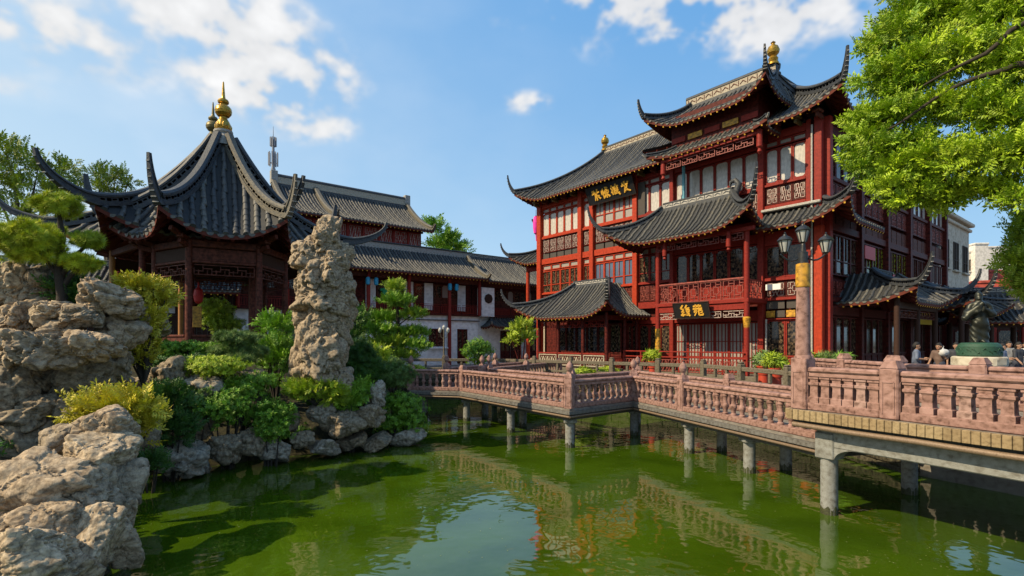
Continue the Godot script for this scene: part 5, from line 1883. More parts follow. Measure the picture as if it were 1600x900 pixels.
func slab(poly: Array, y0: float, y1: float) -> MB:
	var p := PackedVector2Array()
	for q in poly:
		p.append(Vector2(q.x, q.z))
	return prism(p, y0, y1)


func build_zigzag_bridge():
	var line := [Vector3(-4.3, 0, -22.3), Vector3(-2.1, 0, -21.7), Vector3(1.73, 0, -16.0), Vector3(4.13, 0, -18.1), Vector3(4.90, 0, -15.6), Vector3(6.35, 0, -10.9)]
	var y := 1.25
	var t := thing("zigzag_bridge", "zigzag footbridge with pink carved stone balustrade on round concrete columns over the pond", "bridge")
	var back := offset_line(line, 1.9)
	var r1 := back.duplicate()
	r1.reverse()
	var far_end := [Vector3(2.9, 0, -31.0), Vector3(1.2, 0, -31.6), Vector3(-3.0, 0, -23.8), Vector3(-1.35, 0, -22.9)]
	part("deck", slab(line + r1, y - 0.06, y), M.paving, t)
	var edge := offset_line(line, -0.06)
	var edge2 := offset_line(line, 1.96)
	edge2.reverse()
	part("deck_edge", slab(edge + edge2, y - 0.17, y - 0.063), M.ledge, t)
	var in1 := offset_line(line, 0.08)
	var in2 := offset_line(line, 1.82)
	in2.reverse()
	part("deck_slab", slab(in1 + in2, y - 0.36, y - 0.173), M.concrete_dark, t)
	part("deck", slab(far_end, y - 0.3, y - 0.004), M.paving, t)
	# ledge pipe along the outer edge
	var pp := []
	var rr := []
	for q in offset_line(line, -0.02):
		pp.append(Vector3(q.x, y - 0.24, q.z))
		rr.append(0.035)
	for i in pp.size() - 1:
		var pb := MB.new()
		pb.tube([pp[i], pp[i + 1]], [0.035, 0.035], 8)
		part("pipe", pb, M.pipe, t)
	var near := offset_line(line, 0.14)
	var far := offset_line(line, 1.76)
	var n_bal := [7, 21, 10, 8, 15]
	for i in 5:
		balustrade(t, near[i], near[i + 1], y, n_bal[i], false)
		if i != 0:
			balustrade(t, far[i], far[i + 1], y, maxi(5, int((far[i] as Vector3).distance_to(far[i + 1]) / 0.34)), false)
	for i in 6:
		var d: Vector3 = line[mini(i + 1, 5)] - line[maxi(i - 1, 0)]
		rail_post(t, near[i], y - 0.02, atan2(d.x, d.z), i in [0, 2, 4, 3])
		if i != 0:
			rail_post(t, far[i], y - 0.02, atan2(d.x, d.z), i in [1, 3])
	# branch that turns back towards the tea house
	var b0 := [Vector3(-1.3, 0, -23.1), Vector3(2.75, 0, -30.9)]
	var b1 := [Vector3(-2.95, 0, -24.0), Vector3(1.2, 0, -31.4)]
	for q in [b0, b1]:
		var m: Vector3 = (q[0] as Vector3).lerp(q[1], 0.5)
		var d: Vector3 = q[1] - q[0]
		balustrade(t, q[0], m, y, 12, false)
		balustrade(t, m, q[1], y, 12, false)
		for p in [q[0], m, q[1]]:
			rail_post(t, p, y - 0.02, atan2(d.x, d.z), p != q[1])
	# columns
	var c1 := offset_line(line, 0.36)
	var c2 := offset_line(line, 1.5)
	var spots := []
	for i in 5:
		spots.append(c1[i])
		spots.append(c2[i])
		var n := 2 if i in [1, 4] else 1
		for k in range(1, n):
			spots.append((c1[i] as Vector3).lerp(c1[i + 1], float(k) / n))
			spots.append((c2[i] as Vector3).lerp(c2[i + 1], float(k) / n))
	spots.append(Vector3(0.4, 0, -26.6))
	spots.append(Vector3(-0.9, 0, -27.3))
	var cm := MB.new()
	cm.tube([Vector3(0, -1.2, 0), Vector3(0, y - 0.36, 0)], [0.145, 0.145], 14)
	cm.bevel_box(Vector3(0, y - 0.42, 0), Vector3(0.4, 0.12, 0.4), 0.02)
	var cmesh := cm.mesh()
	var ring := stain_ring(0.148)
	for s in spots:
		var co := part("column", cmesh, M.concrete, t, Transform3D(Basis(), Vector3(s.x, 0, s.z)))
		part("waterline_stain", ring, M.algae, co)


func build_terrace():
	var A := Vector3(5.50, 0, -10.53)
	var f := Vector3(0.464, 0, 0.886)
	var n := Vector3(0.886, 0, -0.464)
	var y := 1.97
	var l := 8.76
	var t := thing("stone_terrace", "raised terrace with heavy pink stone railing, tan brick edging and grey concrete columns", "terrace")
	var w := 3.7
	var pts := [A, A + f * l, A + f * l + n * w, A + n * w]
	part("deck", slab(pts, y - 0.2, y), M.paving, t)
	# brick edging set on end along the front
	var B := Basis(n, Vector3.UP, -f).orthonormalized()
	B = Basis(Vector3.UP.cross(f), Vector3.UP, f)
	var count := 74
	var bm := []
	for k in 3:
		var b := MB.new()
		b.bevel_box(Vector3.ZERO, Vector3(0.10, 0.195, l / count - 0.008), 0.008)
		bm.append(b.mesh())
	for k in count:
		var r := sin(k * 12.9898) * 0.5 + 0.5
		part("edging_brick", bm[k % 3], M["brick_%d" % (int(r * 2.99))], t, Transform3D(B * Basis(Vector3.RIGHT, (r - 0.5) * 0.02), A + f * (l * (k + 0.5) / count) - n * (0.045 - 0.012 * r) + Vector3.UP * (y - 0.10)))
	# bricks along the left end too
	var e := n
	var Be := Basis(Vector3.UP.cross(e), Vector3.UP, e)
	for k in 32:
		part("edging_brick", bm[k % 3], M["brick_%d" % (k * 5 % 3)], t, Transform3D(Be, A + e * (w * (k + 0.5) / 32) - f * 0.045 + Vector3.UP * (y - 0.10)))
	var under := MB.new()
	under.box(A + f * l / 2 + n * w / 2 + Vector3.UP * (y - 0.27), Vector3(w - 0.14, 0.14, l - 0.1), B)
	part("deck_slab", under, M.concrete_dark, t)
	var pipe := MB.new()
	var pl := []
	var pr := []
	for k in 9:
		pl.append(A + f * (0.1 + l * k / 8.2) - n * 0.03 + Vector3.UP * (y - 0.29 - 0.012 * (k % 2)))
		pr.append(0.05)
	pipe.tube(pl, pr, 10)
	part("pipe", pipe, M.pipe, t)
	# beams with haunched ends, columns
	for off in [0.35, 3.2]:
		var s: Vector3 = A + f * 0.42 + n * float(off)
		var bb := MB.new()
		bb.bevel_box(s + f * 4.0 + Vector3.UP * (y - 0.51), Vector3(0.30, 0.34, 8.0), 0.02, B)
		for x in [0.0, 4.4]:
			var c: Vector3 = s + f * float(x)
			bb.bevel_box(c + f * 0.16 + Vector3.UP * (y - 0.66), Vector3(0.36, 0.50, 0.36), 0.02, B)
			var side := B.x
			for g in [-1.0, 1.0]:
				if g < 0 and x == 0.0:
					continue
				var curve := []
				for k in 9:
					var th := PI / 2 * k / 8.0
					curve.append(Vector2(0.18 + 0.42 * (1.0 - cos(th)), -0.91 + 0.24 * sin(th)))
				for h in [-1.0, 1.0]:
					var fan := [c + f * (0.16 + g * 0.18) + Vector3.UP * (y - 0.67) + side * (h * 0.149)]
					for q in curve:
						fan.append(c + f * (0.16 + g * q.x) + Vector3.UP * (y + q.y) + side * (h * 0.149))
					for k in range(1, fan.size() - 1):
						bb.face([fan[0], fan[k], fan[k + 1]], side * h)
				for k in 8:
					var p0: Vector3 = c + f * (0.16 + g * curve[k].x) + Vector3.UP * (y + curve[k].y)
					var p1: Vector3 = c + f * (0.16 + g * curve[k + 1].x) + Vector3.UP * (y + curve[k + 1].y)
					bb.face([p0 - side * 0.149, p1 - side * 0.149, p1 + side * 0.149, p0 + side * 0.149], f * g + Vector3.DOWN)
		part("beam", bb, M.concrete, t)
		for x in [0.16, 4.56]:
			var c: Vector3 = s + f * float(x)
			var cb := MB.new()
			cb.tube([Vector3(c.x, -1.2, c.z), Vector3(c.x, y - 0.9, c.z)], [0.15, 0.15], 16)
			var co := part("column", cb, M.concrete, t)
			part("waterline_stain", stain_ring(0.153), M.algae, co, Transform3D(Basis(), Vector3(c.x, 0, c.z)))
	# front railing
	var turn := atan2(f.x, f.z)
	var ins := n * 0.17
	var posts := [A + ins + f * 0.17, A + ins + f * 1.78, A + ins + f * 4.6, A + ins + f * 7.6]
	for i in 3:
		balustrade(t, posts[i], posts[i + 1], y, [6, 10, 10][i], true, 0.16)
	for i in range(1, 4):
		rail_post(t, posts[i], y, turn, false, 0.30, 0.87)
	# rear railing
	var q0 := A + n * 3.5 + f * 0.2
	var q := [q0, q0 + f * 1.5, q0 + f * 3.6, q0 + f * 6.2]
	for i in 3:
		balustrade(t, q[i], q[i + 1], y, [5, 7, 8][i], true, 0.16)
	for i in 4:
		rail_post(t, q[i], y, turn, false, 0.30, 0.87)
	# the lamp standing on the near corner post
	lamp_post(A + ins + f * 0.17 + Vector3.UP * y)
	# low pink wall with railing between terrace and yard
	var wl := thing("garden_wall", "pink stone wall with balustrade between the terrace and the tea house yard", "wall")
	var s0 := Vector3(9.0, 0, -16.2)
	var s1 := q0 + Vector3(0.25, 0, -0.5)
	var m := MB.new()
	var d := (s1 - s0).normalized()
	m.bevel_box((s0 + s1) / 2 + Vector3.UP * 1.66, Vector3(0.34, 0.62, s0.distance_to(s1)), 0.02, Basis(Vector3.UP.cross(d), Vector3.UP, d))
	part("plinth", m, M.pink_stone_b, wl)
	var mid := (s0 + s1) / 2
	balustrade(wl, s0, mid, y, 6, true, 0.16)
	balustrade(wl, mid, s1, y, 6, true, 0.16)
	for p in [s0, mid, s1]:
		rail_post(wl, p, y, atan2(d.x, d.z), false, 0.28, 0.87)


func stain_ring(r: float) -> ArrayMesh:
	# an uneven tide mark of algae round a column
	return cached("stain%s" % r, func():
		var b := MB.new()
		for k in 14:
			var a := TAU * k / 14.0
			var c := TAU * (k + 1) / 14.0
			var h0 := 0.13 + 0.05 * sin(k * 2.7)
			var h1 := 0.13 + 0.05 * sin(((k + 1) % 14) * 2.7)
			var p := Vector3(cos(a), 0, sin(a)) * r
			var q := Vector3(cos(c), 0, sin(c)) * r
			b.face([p - Vector3.UP * 0.3, q - Vector3.UP * 0.3, q + Vector3.UP * h1, p + Vector3.UP * h0], p + q)
		return b)


func lamp_post(at: Vector3):
	var t := thing("lamp_post", "pink stone lamp post with yellow collar and three black glazed lanterns on the terrace corner", "lamp post", at, atan2(0.464, 0.886))
	var b := MB.new()
	b.bevel_box(Vector3(0, 0.5, 0), Vector3(0.32, 1.0, 0.32), 0.02)
	for k in 4:
		var Bk := Basis(Vector3.UP, PI / 2 * k)
		for q in [[Vector3(-0.10, 0.42, 0.164), Vector3(0.02, 0.62, 0.014)], [Vector3(0.10, 0.42, 0.164), Vector3(0.02, 0.62, 0.014)], [Vector3(0, 0.73, 0.164), Vector3(0.2, 0.02, 0.014)]]:
			b.box(Bk * (q[0] as Vector3), q[1], Bk)
	part("pedestal", b, M.pink_stone, t)
	var s := MB.new()
	s.lathe([Vector2(0.165, 1.0), Vector2(0.140, 1.06), Vector2(0.118, 2.40)], 8, Vector3.ZERO)
	part("shaft", s, M.pink_stone, t)
	var y := MB.new()
	y.lathe([Vector2(0.128, 2.39), Vector2(0.134, 2.41), Vector2(0.130, 2.84), Vector2(0.09, 2.86)], 8)
	part("collar", y, M.yellow_paint, t)
	var h := MB.new()
	h.lathe([Vector2(0.09, 2.85), Vector2(0.09, 3.08), Vector2(0.05, 3.1), Vector2(0.04, 3.22), Vector2(0.03, 3.26)], 12)
	var R := Basis(Vector3.UP, -atan2(0.464, 0.886))
	for g in [-1.0, 1.0]:
		var pts := []
		for k in 7:
			var u := k / 6.0
			pts.append(R * Vector3(g * (0.08 + 0.34 * u), 2.95 - 0.05 * sin(u * PI) + (0.10 * u * u), g * 0.05))
		h.tube(pts, [0.018, 0.018, 0.018, 0.018, 0.018, 0.018, 0.018], 8)
	part("bracket_arm", h, M.iron, t)
	for q in [Vector3(0, 3.24, 0), Vector3(-0.33, 3.05, -0.05), Vector3(0.42, 3.03, 0.05)]:
		var c: Vector3 = R * q
		var l := MB.new()
		l.lathe([Vector2(0.02, 0.0), Vector2(0.05, 0.02), Vector2(0.075, 0.05), Vector2(0.0, 0.05)], 6, c)
		l.lathe([Vector2(0.175, 0.325), Vector2(0.18, 0.345), Vector2(0.12, 0.42), Vector2(0.05, 0.455), Vector2(0.045, 0.48), Vector2(0.02, 0.50), Vector2(0.025, 0.53), Vector2(0.0, 0.55)], 6, c)
		for k in 6:
			var a := TAU * k / 6.0
			l.bar(c + Vector3(cos(a) * 0.078, 0.05, sin(a) * 0.078), c + Vector3(cos(a) * 0.152, 0.33, sin(a) * 0.152), 0.018, 0.018)
		var small := Transform3D(Basis.from_scale(Vector3.ONE * 0.8), c * 0.2)
		var o := part("lantern", l, M.iron, t, small)
		var gl := MB.new()
		gl.lathe([Vector2(0.068, 0.055), Vector2(0.14, 0.325)], 6, c)
		part("lantern_glass", gl, M.lamp_glass, o)


# weathered grey railing along the quay
func build_quay_railing():
	var line := [Vector3(-7.2, 0, -31.5), Vector3(-4.0, 0, -31.35), Vector3(-1.0, 0, -31.25), Vector3(1.25, 0, -29.5), Vector3(3.1, 0, -28.05), Vector3(5.0, 0, -26.6), Vector3(6.9, 0, -25.1), Vector3(8.55, 0, -23.75), Vector3(9.1, 0, -21.1), Vector3(9.55, 0, -18.4), Vector3(9.72, 0, -16.6)]
	var t := thing("quay_railing", "weathered grey stone post and rail fence along the tea house quay", "railing")
	for i in line.size():
		var p: Vector3 = line[i]
		var d: Vector3 = line[mini(i + 1, line.size() - 1)] - line[maxi(i - 1, 0)]
		var B := Basis(Vector3.UP, atan2(d.x, d.z))
		var b := MB.new()
		b.bevel_box(p + Vector3.UP * (YARD + 0.52), Vector3(0.24, 1.06, 0.24), 0.03, B)
		b.bevel_box(p + Vector3.UP * (YARD + 1.09), Vector3(0.20, 0.08, 0.20), 0.03, B)
		part("post", b, M.quay_stone, t)
		if i < line.size() - 1:
			var q: Vector3 = line[i + 1]
			var dd := (q - p).normalized()
			var l := p.distance_to(q) - 0.25
			var Bq := Basis(Vector3.UP.cross(dd), Vector3.UP, dd)
			for h in [0.84, 0.34]:
				var rb := MB.new()
				rb.bevel_box((p + q) / 2 + Vector3.UP * (YARD + h), Vector3(0.15, 0.17 if h > 0.5 else 0.12, l), 0.02, Bq)
				part("rail", rb, M.quay_stone, t)
			for s in [-0.17, 0.17]:
				var mb := MB.new()
				mb.bevel_box((p + q) / 2 + dd * (l * s) + Vector3.UP * (YARD + 0.58), Vector3(0.12, 0.36, 0.12), 0.02, Bq)
				part("strut", mb, M.quay_stone, t)



# ---- water-worn rocks
func icosphere(level: int) -> Array:
	var key := "ico%d" % level
	if shared.has(key):
		return shared[key]
	var t := (1.0 + sqrt(5.0)) / 2.0
	var v := [Vector3(-1, t, 0), Vector3(1, t, 0), Vector3(-1, -t, 0), Vector3(1, -t, 0), Vector3(0, -1, t), Vector3(0, 1, t), Vector3(0, -1, -t), Vector3(0, 1, -t), Vector3(t, 0, -1), Vector3(t, 0, 1), Vector3(-t, 0, -1), Vector3(-t, 0, 1)]
	var f := [0, 11, 5, 0, 5, 1, 0, 1, 7, 0, 7, 10, 0, 10, 11, 1, 5, 9, 5, 11, 4, 11, 10, 2, 10, 7, 6, 7, 1, 8, 3, 9, 4, 3, 4, 2, 3, 2, 6, 3, 6, 8, 3, 8, 9, 4, 9, 5, 2, 4, 11, 6, 2, 10, 8, 6, 7, 9, 8, 1]
	var pts := PackedVector3Array()
	for p in v:
		pts.append((p as Vector3).normalized())
	var ix := PackedInt32Array(f)
	for s in level:
		var mid := {}
		var out := PackedInt32Array()
		for i in range(0, ix.size(), 3):
			var m := [0, 0, 0]
			for e in 3:
				var a := ix[i + e]
				var b := ix[i + (e + 1) % 3]
				var k := mini(a, b) * 100000 + maxi(a, b)
				if not mid.has(k):
					mid[k] = pts.size()
					pts.append((pts[a] + pts[b]).normalized())
				m[e] = mid[k]
			for z in [ix[i], m[0], m[2], ix[i + 1], m[1], m[0], ix[i + 2], m[2], m[1], m[0], m[1], m[2]]:
				out.append(z)
		ix = out
	shared[key] = [pts, ix]
	return shared[key]


var rock_a: FastNoiseLite
var rock_b: FastNoiseLite
var rock_c: FastNoiseLite
var rock_d: FastNoiseLite


func rock_noises():
	rock_a = FastNoiseLite.new()
	rock_a.noise_type = FastNoiseLite.TYPE_SIMPLEX_SMOOTH
	rock_a.frequency = 0.62
	rock_a.fractal_octaves = 3
	rock_a.fractal_gain = 0.42
	rock_b = FastNoiseLite.new()
	rock_b.noise_type = FastNoiseLite.TYPE_CELLULAR
	rock_b.frequency = 0.85
	rock_b.fractal_type = FastNoiseLite.FRACTAL_NONE
	rock_b.cellular_return_type = FastNoiseLite.RETURN_DISTANCE2_SUB
	rock_b.domain_warp_enabled = true
	rock_b.domain_warp_amplitude = 0.5
	rock_b.domain_warp_frequency = 1.2
	rock_c = FastNoiseLite.new()
	rock_c.noise_type = FastNoiseLite.TYPE_CELLULAR
	rock_c.frequency = 1.25
	rock_c.fractal_type = FastNoiseLite.FRACTAL_NONE
	rock_c.cellular_return_type = FastNoiseLite.RETURN_DISTANCE
	rock_d = FastNoiseLite.new()
	rock_d.noise_type = FastNoiseLite.TYPE_SIMPLEX_SMOOTH
	rock_d.frequency = 2.2
	rock_d.fractal_octaves = 4
	rock_d.fractal_type = FastNoiseLite.FRACTAL_RIDGED


# adds one weathered lump; kind 0 blocky slab, 1 water-worn
func rock_lump(b: MB, at: Vector3, r: Vector3, sd: int, level: int, kind: int, turn := Basis()):
	var ico := icosphere(level)
	var pts: PackedVector3Array = ico[0]
	var ix: PackedInt32Array = ico[1]
	var s := b.v.size()
	var off := Vector3(sd * 3.71, sd * 1.93, sd * 5.17)
	var out := PackedVector3Array()
	out.resize(pts.size())
	var big := (r.x + r.y + r.z) / 3.0
	# soft-edged block cut by random planes
	var rr := RandomNumberGenerator.new()
	rr.seed = sd * 977 + 13
	var cuts := PackedVector3Array()
	var n_cut := 15 if kind == 0 else 20
	for i in n_cut:
		var d := Vector3(rr.randfn(), rr.randfn(), rr.randfn()).normalized()
		if i < 6:
			d = [Vector3.UP, Vector3.DOWN, Vector3.LEFT, Vector3.RIGHT, Vector3.BACK, Vector3.FORWARD][i]
			d = (d + Vector3(rr.randfn(), rr.randfn(), rr.randfn()) * 0.22).normalized()
		cuts.append(d / (rr.randf_range(0.74, 1.0) if kind == 0 else rr.randf_range(0.72, 1.04)))
	var soft := 15.0 if kind == 0 else 11.0
	for i in pts.size():
		var d := pts[i]
		var sum := 0.0
		for c in cuts:
			var e := d.dot(c)
			if e > 0.35:
				sum += pow(e, soft)
		var q := d * minf(pow(maxf(sum, 1e-4), -1.0 / soft), 1.35)
		var w := q * r / big
		var n := w * 1.25 + off
		var h := rock_a.get_noise_3d(n.x, n.y, n.z)
		var cr := rock_b.get_noise_3d(n.x, n.y, n.z)
		var fi := rock_d.get_noise_3d(n.x, n.y * 1.5, n.z)
		if kind == 0:
			h = h * 0.22 + 0.10 * smoothstep(-1.0, -0.88, cr) - 0.08 + fi * 0.042
			h += 0.012 * sin(n.y * 15.0 + 5.0 * rock_a.get_noise_3d(n.z, n.x, n.y))
		else:
			var pit := rock_c.get_noise_3d(n.x + 9.0, n.y, n.z)
			var pit2 := rock_c.get_noise_3d(n.x * 2.3, n.y * 2.3 + 4.0, n.z * 2.3)
			h = h * 0.40 + 0.17 * smoothstep(-1.0, -0.80, cr) - 0.11 + fi * 0.050
			h -= 0.36 * (1.0 - smoothstep(-0.95, -0.74, pit)) + 0.10 * (1.0 - smoothstep(-0.92, -0.70, pit2))
		out[i] = at + turn * (q * (1.0 + h) * r)
	var acc := PackedVector3Array()
	acc.resize(pts.size())
	for i in range(0, ix.size(), 3):
		var a := ix[i]
		var c := ix[i + 1]
		var e := ix[i + 2]
		var nn := (out[c] - out[a]).cross(out[e] - out[a])
		acc[a] += nn
		acc[c] += nn
		acc[e] += nn
		b.ix.append(s + a)
		b.ix.append(s + e)
		b.ix.append(s + c)
	for i in pts.size():
		var nn := acc[i].normalized()
		if nn.dot(turn * pts[i]) < -0.8:
			nn = -nn
		b.n.append(nn)
	b.v.append_array(out)


func rock(label: String, at: Vector3, r: Vector3, sd: int, m: Material, kind := 1, level := 4, group := "rocks of the rockery"):
	var b := MB.new()
	var base := Vector3(0, -r.y, 0)
	rock_lump(b, -base, r * 0.98, sd, level, kind, Basis.from_euler(Vector3(sin(sd * 2.3) * (0.34 if kind == 0 else 0.18), sd * 1.7, cos(sd * 1.3) * (0.30 if kind == 0 else 0.16))))
	whole("rock", b, m, label, "rock", at + base, 0.0, group)


func build_rocks():
	rock_noises()
	# stacked cliff on the left: centre, radii, seed, kind, label
	var k := 0
	for q in [
		[Vector3(-10.270, 4.364, -10.900), Vector3(0.30, 0.55, 0.35), "upright pale rock at the left edge below the round pines"],
		[Vector3(-9.870, 4.450, -11.100), Vector3(0.36, 0.46, 0.40), "pitted pale upright rock beside the left-edge one, under the pine trunk"],
		[Vector3(-9.941, 3.768, -10.800), Vector3(0.48, 0.36, 0.45), "broad rock carrying the two upright pale rocks at the left edge"],
		[Vector3(-9.067, 3.875, -10.600), Vector3(0.50, 0.26, 0.42), "low flat rock below the dark green bush on the cliff top"],
		[Vector3(-8.501, 3.819, -10.500), Vector3(0.50, 0.27, 0.42), "flat-topped cream rock in the middle of the cliff's top row"],
		[Vector3(-8.247, 4.075, -10.900), Vector3(0.60, 0.36, 0.50), "rounded lumpy rock standing highest at the right of the cliff top"],
		[Vector3(-8.330, 3.873, -11.600), Vector3(0.32, 0.45, 0.40), "narrow rock at the right end of the cliff beside the golden shrub"],
		[Vector3(-8.683, 3.121, -9.900), Vector3(0.66, 0.36, 0.50), "big bulging pale slab in the middle of the left cliff"],
		[Vector3(-8.056, 3.215, -10.100), Vector3(0.50, 0.32, 0.45), "pale slab right of the big bulging one on the left cliff"],
		[Vector3(-9.561, 3.116, -10.200), Vector3(0.46, 0.42, 0.45), "rough grey rock left of the big bulging slab"],
		[Vector3(-8.771, 3.538, -10.400), Vector3(0.34, 0.16, 0.34), "thin wedge of rock between the cliff's top row and the bulging slab"],
		[Vector3(-8.137, 3.472, -11.000), Vector3(0.46, 0.40, 0.42), "pitted rock under the highest lump of the cliff"],
		[Vector3(-8.474, 2.855, -11.200), Vector3(0.46, 0.52, 0.45), "tall shaded rock on the right flank of the left cliff"],
		[Vector3(-9.451, 2.444, -10.600), Vector3(0.55, 0.42, 0.45), "dark recessed rock beneath the big bulging slab"],
		[Vector3(-8.796, 2.506, -10.800), Vector3(0.55, 0.40, 0.45), "brown recessed rock beneath the right pale slab of the cliff"],
		[Vector3(-9.422, 2.372, -10.000), Vector3(0.40, 0.65, 0.45), "tall dark rock at the left edge half way down the cliff"],
		[Vector3(-8.980, 1.974, -10.100), Vector3(0.52, 0.34, 0.45), "rounded brown rock above the foreground slabs"],
		[Vector3(-8.571, 1.984, -10.400), Vector3(0.42, 0.30, 0.40), "small brown rock just left of the yellow shrub"],
		[Vector3(-9.092, 1.328, -9.800), Vector3(0.62, 0.60, 0.50), "dark rock at the foot of the cliff on the left edge"],
		[Vector3(-8.602, 1.371, -10.200), Vector3(0.60, 0.55, 0.50), "dark rock at the foot of the cliff behind the foreground boulders"]]:
		k += 1
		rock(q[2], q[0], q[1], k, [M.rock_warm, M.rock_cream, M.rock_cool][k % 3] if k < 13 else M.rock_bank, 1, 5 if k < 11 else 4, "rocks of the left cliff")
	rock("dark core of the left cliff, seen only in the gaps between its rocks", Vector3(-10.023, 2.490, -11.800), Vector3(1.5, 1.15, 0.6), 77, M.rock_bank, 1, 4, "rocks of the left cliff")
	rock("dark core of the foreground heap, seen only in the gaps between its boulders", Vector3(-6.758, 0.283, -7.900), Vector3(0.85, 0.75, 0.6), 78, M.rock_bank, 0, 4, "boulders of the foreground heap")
	# foreground boulders
	for q in [
		[Vector3(-7.295, 1.654, -8.700), Vector3(0.36, 0.34, 0.36), "rounded boulder at the back of the foreground heap, left of the tallest one"],
		[Vector3(-6.356, 1.893, -8.400), Vector3(0.40, 0.36, 0.40), "tallest boulder of the foreground heap, below the yellow shrub"],
		[Vector3(-6.169, 1.536, -8.000), Vector3(0.50, 0.36, 0.45), "broad sunlit boulder in front of the tallest foreground one"],
		[Vector3(-6.523, 1.366, -7.200), Vector3(0.60, 0.36, 0.50), "large tilted flat slab at the left of the foreground heap"],
		[Vector3(-5.920, 1.169, -7.400), Vector3(0.34, 0.42, 0.36), "smooth pale pointed boulder right of the large tilted slab"],
		[Vector3(-5.969, 0.947, -6.900), Vector3(0.40, 0.30, 0.38), "brown wedge-shaped boulder below the large tilted slab"],
		[Vector3(-5.753, 0.757, -6.300), Vector3(0.52, 0.32, 0.45), "dark topped slab in the bottom left corner of the foreground"],
		[Vector3(-6.505, 0.932, -6.800), Vector3(0.26, 0.20, 0.26), "small pale boulder at the left edge between two slabs"],
		[Vector3(-5.844, 1.139, -7.900), Vector3(0.26, 0.40, 0.32), "upright boulder at the water side of the foreground heap"],
		[Vector3(-5.704, 0.772, -7.800), Vector3(0.18, 0.24, 0.24), "small boulder at the water edge under the upright one"],
		[Vector3(-5.566, 0.643, -7.000), Vector3(0.38, 0.46, 0.38), "tall creamy boulder in the middle of the heap's foot"],
		[Vector3(-5.510, 0.492, -7.400), Vector3(0.24, 0.38, 0.28), "rounded boulder at the water's edge at the foot of the heap"],
		[Vector3(-5.706, 0.866, -7.400), Vector3(0.22, 0.26, 0.26), "small brown boulder wedged in the middle of the foreground heap"],
		[Vector3(-5.513, 0.442, -6.500), Vector3(0.36, 0.30, 0.34), "boulder at the bottom edge right of the dark topped slab"],
		[Vector3(-5.884, -0.095, -6.600), Vector3(0.95, 0.55, 0.60), "low boulder under the bottom left slab at the waterline"]]:
		k += 1
		rock(q[2], q[0], q[1], k, [M.rock_warm, M.rock_cool, M.rock_warm, M.rock_cream][k % 4], 0, 5, "boulders of the foreground heap")
	# along the far bank
	for q in [
		[Vector3(-7.911, 0.478, -12.800), Vector3(0.66, 0.46, 0.50), 1, "large dark boulder standing alone at the water's edge right of the foreground heap"],
		[Vector3(-7.287, 0.584, -13.500), Vector3(0.50, 0.38, 0.45), 1, "brown mossy rock at the waterline right of the large dark boulder"],
		[Vector3(-6.866, 0.604, -13.900), Vector3(0.44, 0.36, 0.42), 1, "rough rock at the waterline below the glossy azalea"],
		[Vector3(-6.375, 0.371, -14.300), Vector3(0.46, 0.32, 0.42), 0, "grey waterline rock below the right-hand azalea"],
		[Vector3(-5.756, 0.573, -14.700), Vector3(0.34, 0.26, 0.34), 1, "small round rock at the waterline below the tall standing rock"],
		[Vector3(-6.247, 1.020, -14.900), Vector3(0.30, 0.34, 0.34), 1, "shaded rock tucked under the shrub at the foot of the standing rock"],
		[Vector3(-5.276, 0.262, -15.100), Vector3(0.62, 0.22, 0.42), 0, "long low ledge rock at the waterline in the middle of the bank"],
		[Vector3(-4.867, 0.922, -15.300), Vector3(0.60, 0.44, 0.50), 1, "big pitted grey boulder in the middle of the bank"],
		[Vector3(-4.180, 1.087, -15.700), Vector3(0.40, 0.42, 0.42), 1, "pale folded rock right of the big pitted boulder"],
		[Vector3(-4.073, 1.651, -16.100), Vector3(0.27, 0.40, 0.30), 1, "small upright pale rock below the round grey-green bush"],
		[Vector3(-4.702, 0.349, -15.800), Vector3(0.55, 0.24, 0.42), 0, "flat ledge rock under the folded pale rock"],
		[Vector3(-4.035, 0.255, -16.100), Vector3(0.58, 0.24, 0.42), 0, "mossy flat rock at the waterline near the right end of the bank"],
		[Vector3(-3.400, 0.203, -16.800), Vector3(0.62, 0.28, 0.45), 0, "dark flat rock at the right tip of the garden bank"],
		[Vector3(-8.815, 2.333, -13.600), Vector3(0.58, 0.44, 0.48), 1, "pale creased rock left of the yellow-green domed shrub"],
		[Vector3(-9.332, 2.121, -13.400), Vector3(0.40, 0.34, 0.40), 1, "shaded rock behind the yellow shrub"],
		[Vector3(-8.005, 2.111, -13.900), Vector3(0.55, 0.36, 0.45), 1, "dark layered rock under the yellow-green domed shrub"],
		[Vector3(-7.253, 2.277, -14.900), Vector3(0.40, 0.26, 0.36), 0, "smooth grey stone beside the bonsai pine"],
		[Vector3(-8.313, 1.188, -13.800), Vector3(0.60, 0.44, 0.45), 1, "dark bank rock behind the large lone boulder"],
		[Vector3(-5.402, 1.249, -15.200), Vector3(0.42, 0.36, 0.40), 1, "brown rock under the clipped shrub below the standing rock"],
		[Vector3(-11.470, 3.771, -17.000), Vector3(0.75, 0.55, 0.60), 1, "rough rock behind the golden shrub beside the front pavilion"],
		[Vector3(-8.230, 1.049, -11.900), Vector3(0.32, 0.42, 0.30), 0, "bluish smooth stone between foreground heap and lone boulder"],
		[Vector3(-10.036, 4.127, -24.500), Vector3(0.8, 0.6, 0.6), 1, "rock seen beyond the right posts of the front pavilion"]]:
		k += 1
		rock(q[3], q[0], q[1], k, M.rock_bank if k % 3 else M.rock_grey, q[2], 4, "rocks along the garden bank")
	# the tall standing rock: one body of fused lumps
	var b := MB.new()
	var at := Vector3(-5.639, 2.041, -15.600)
	k = 200
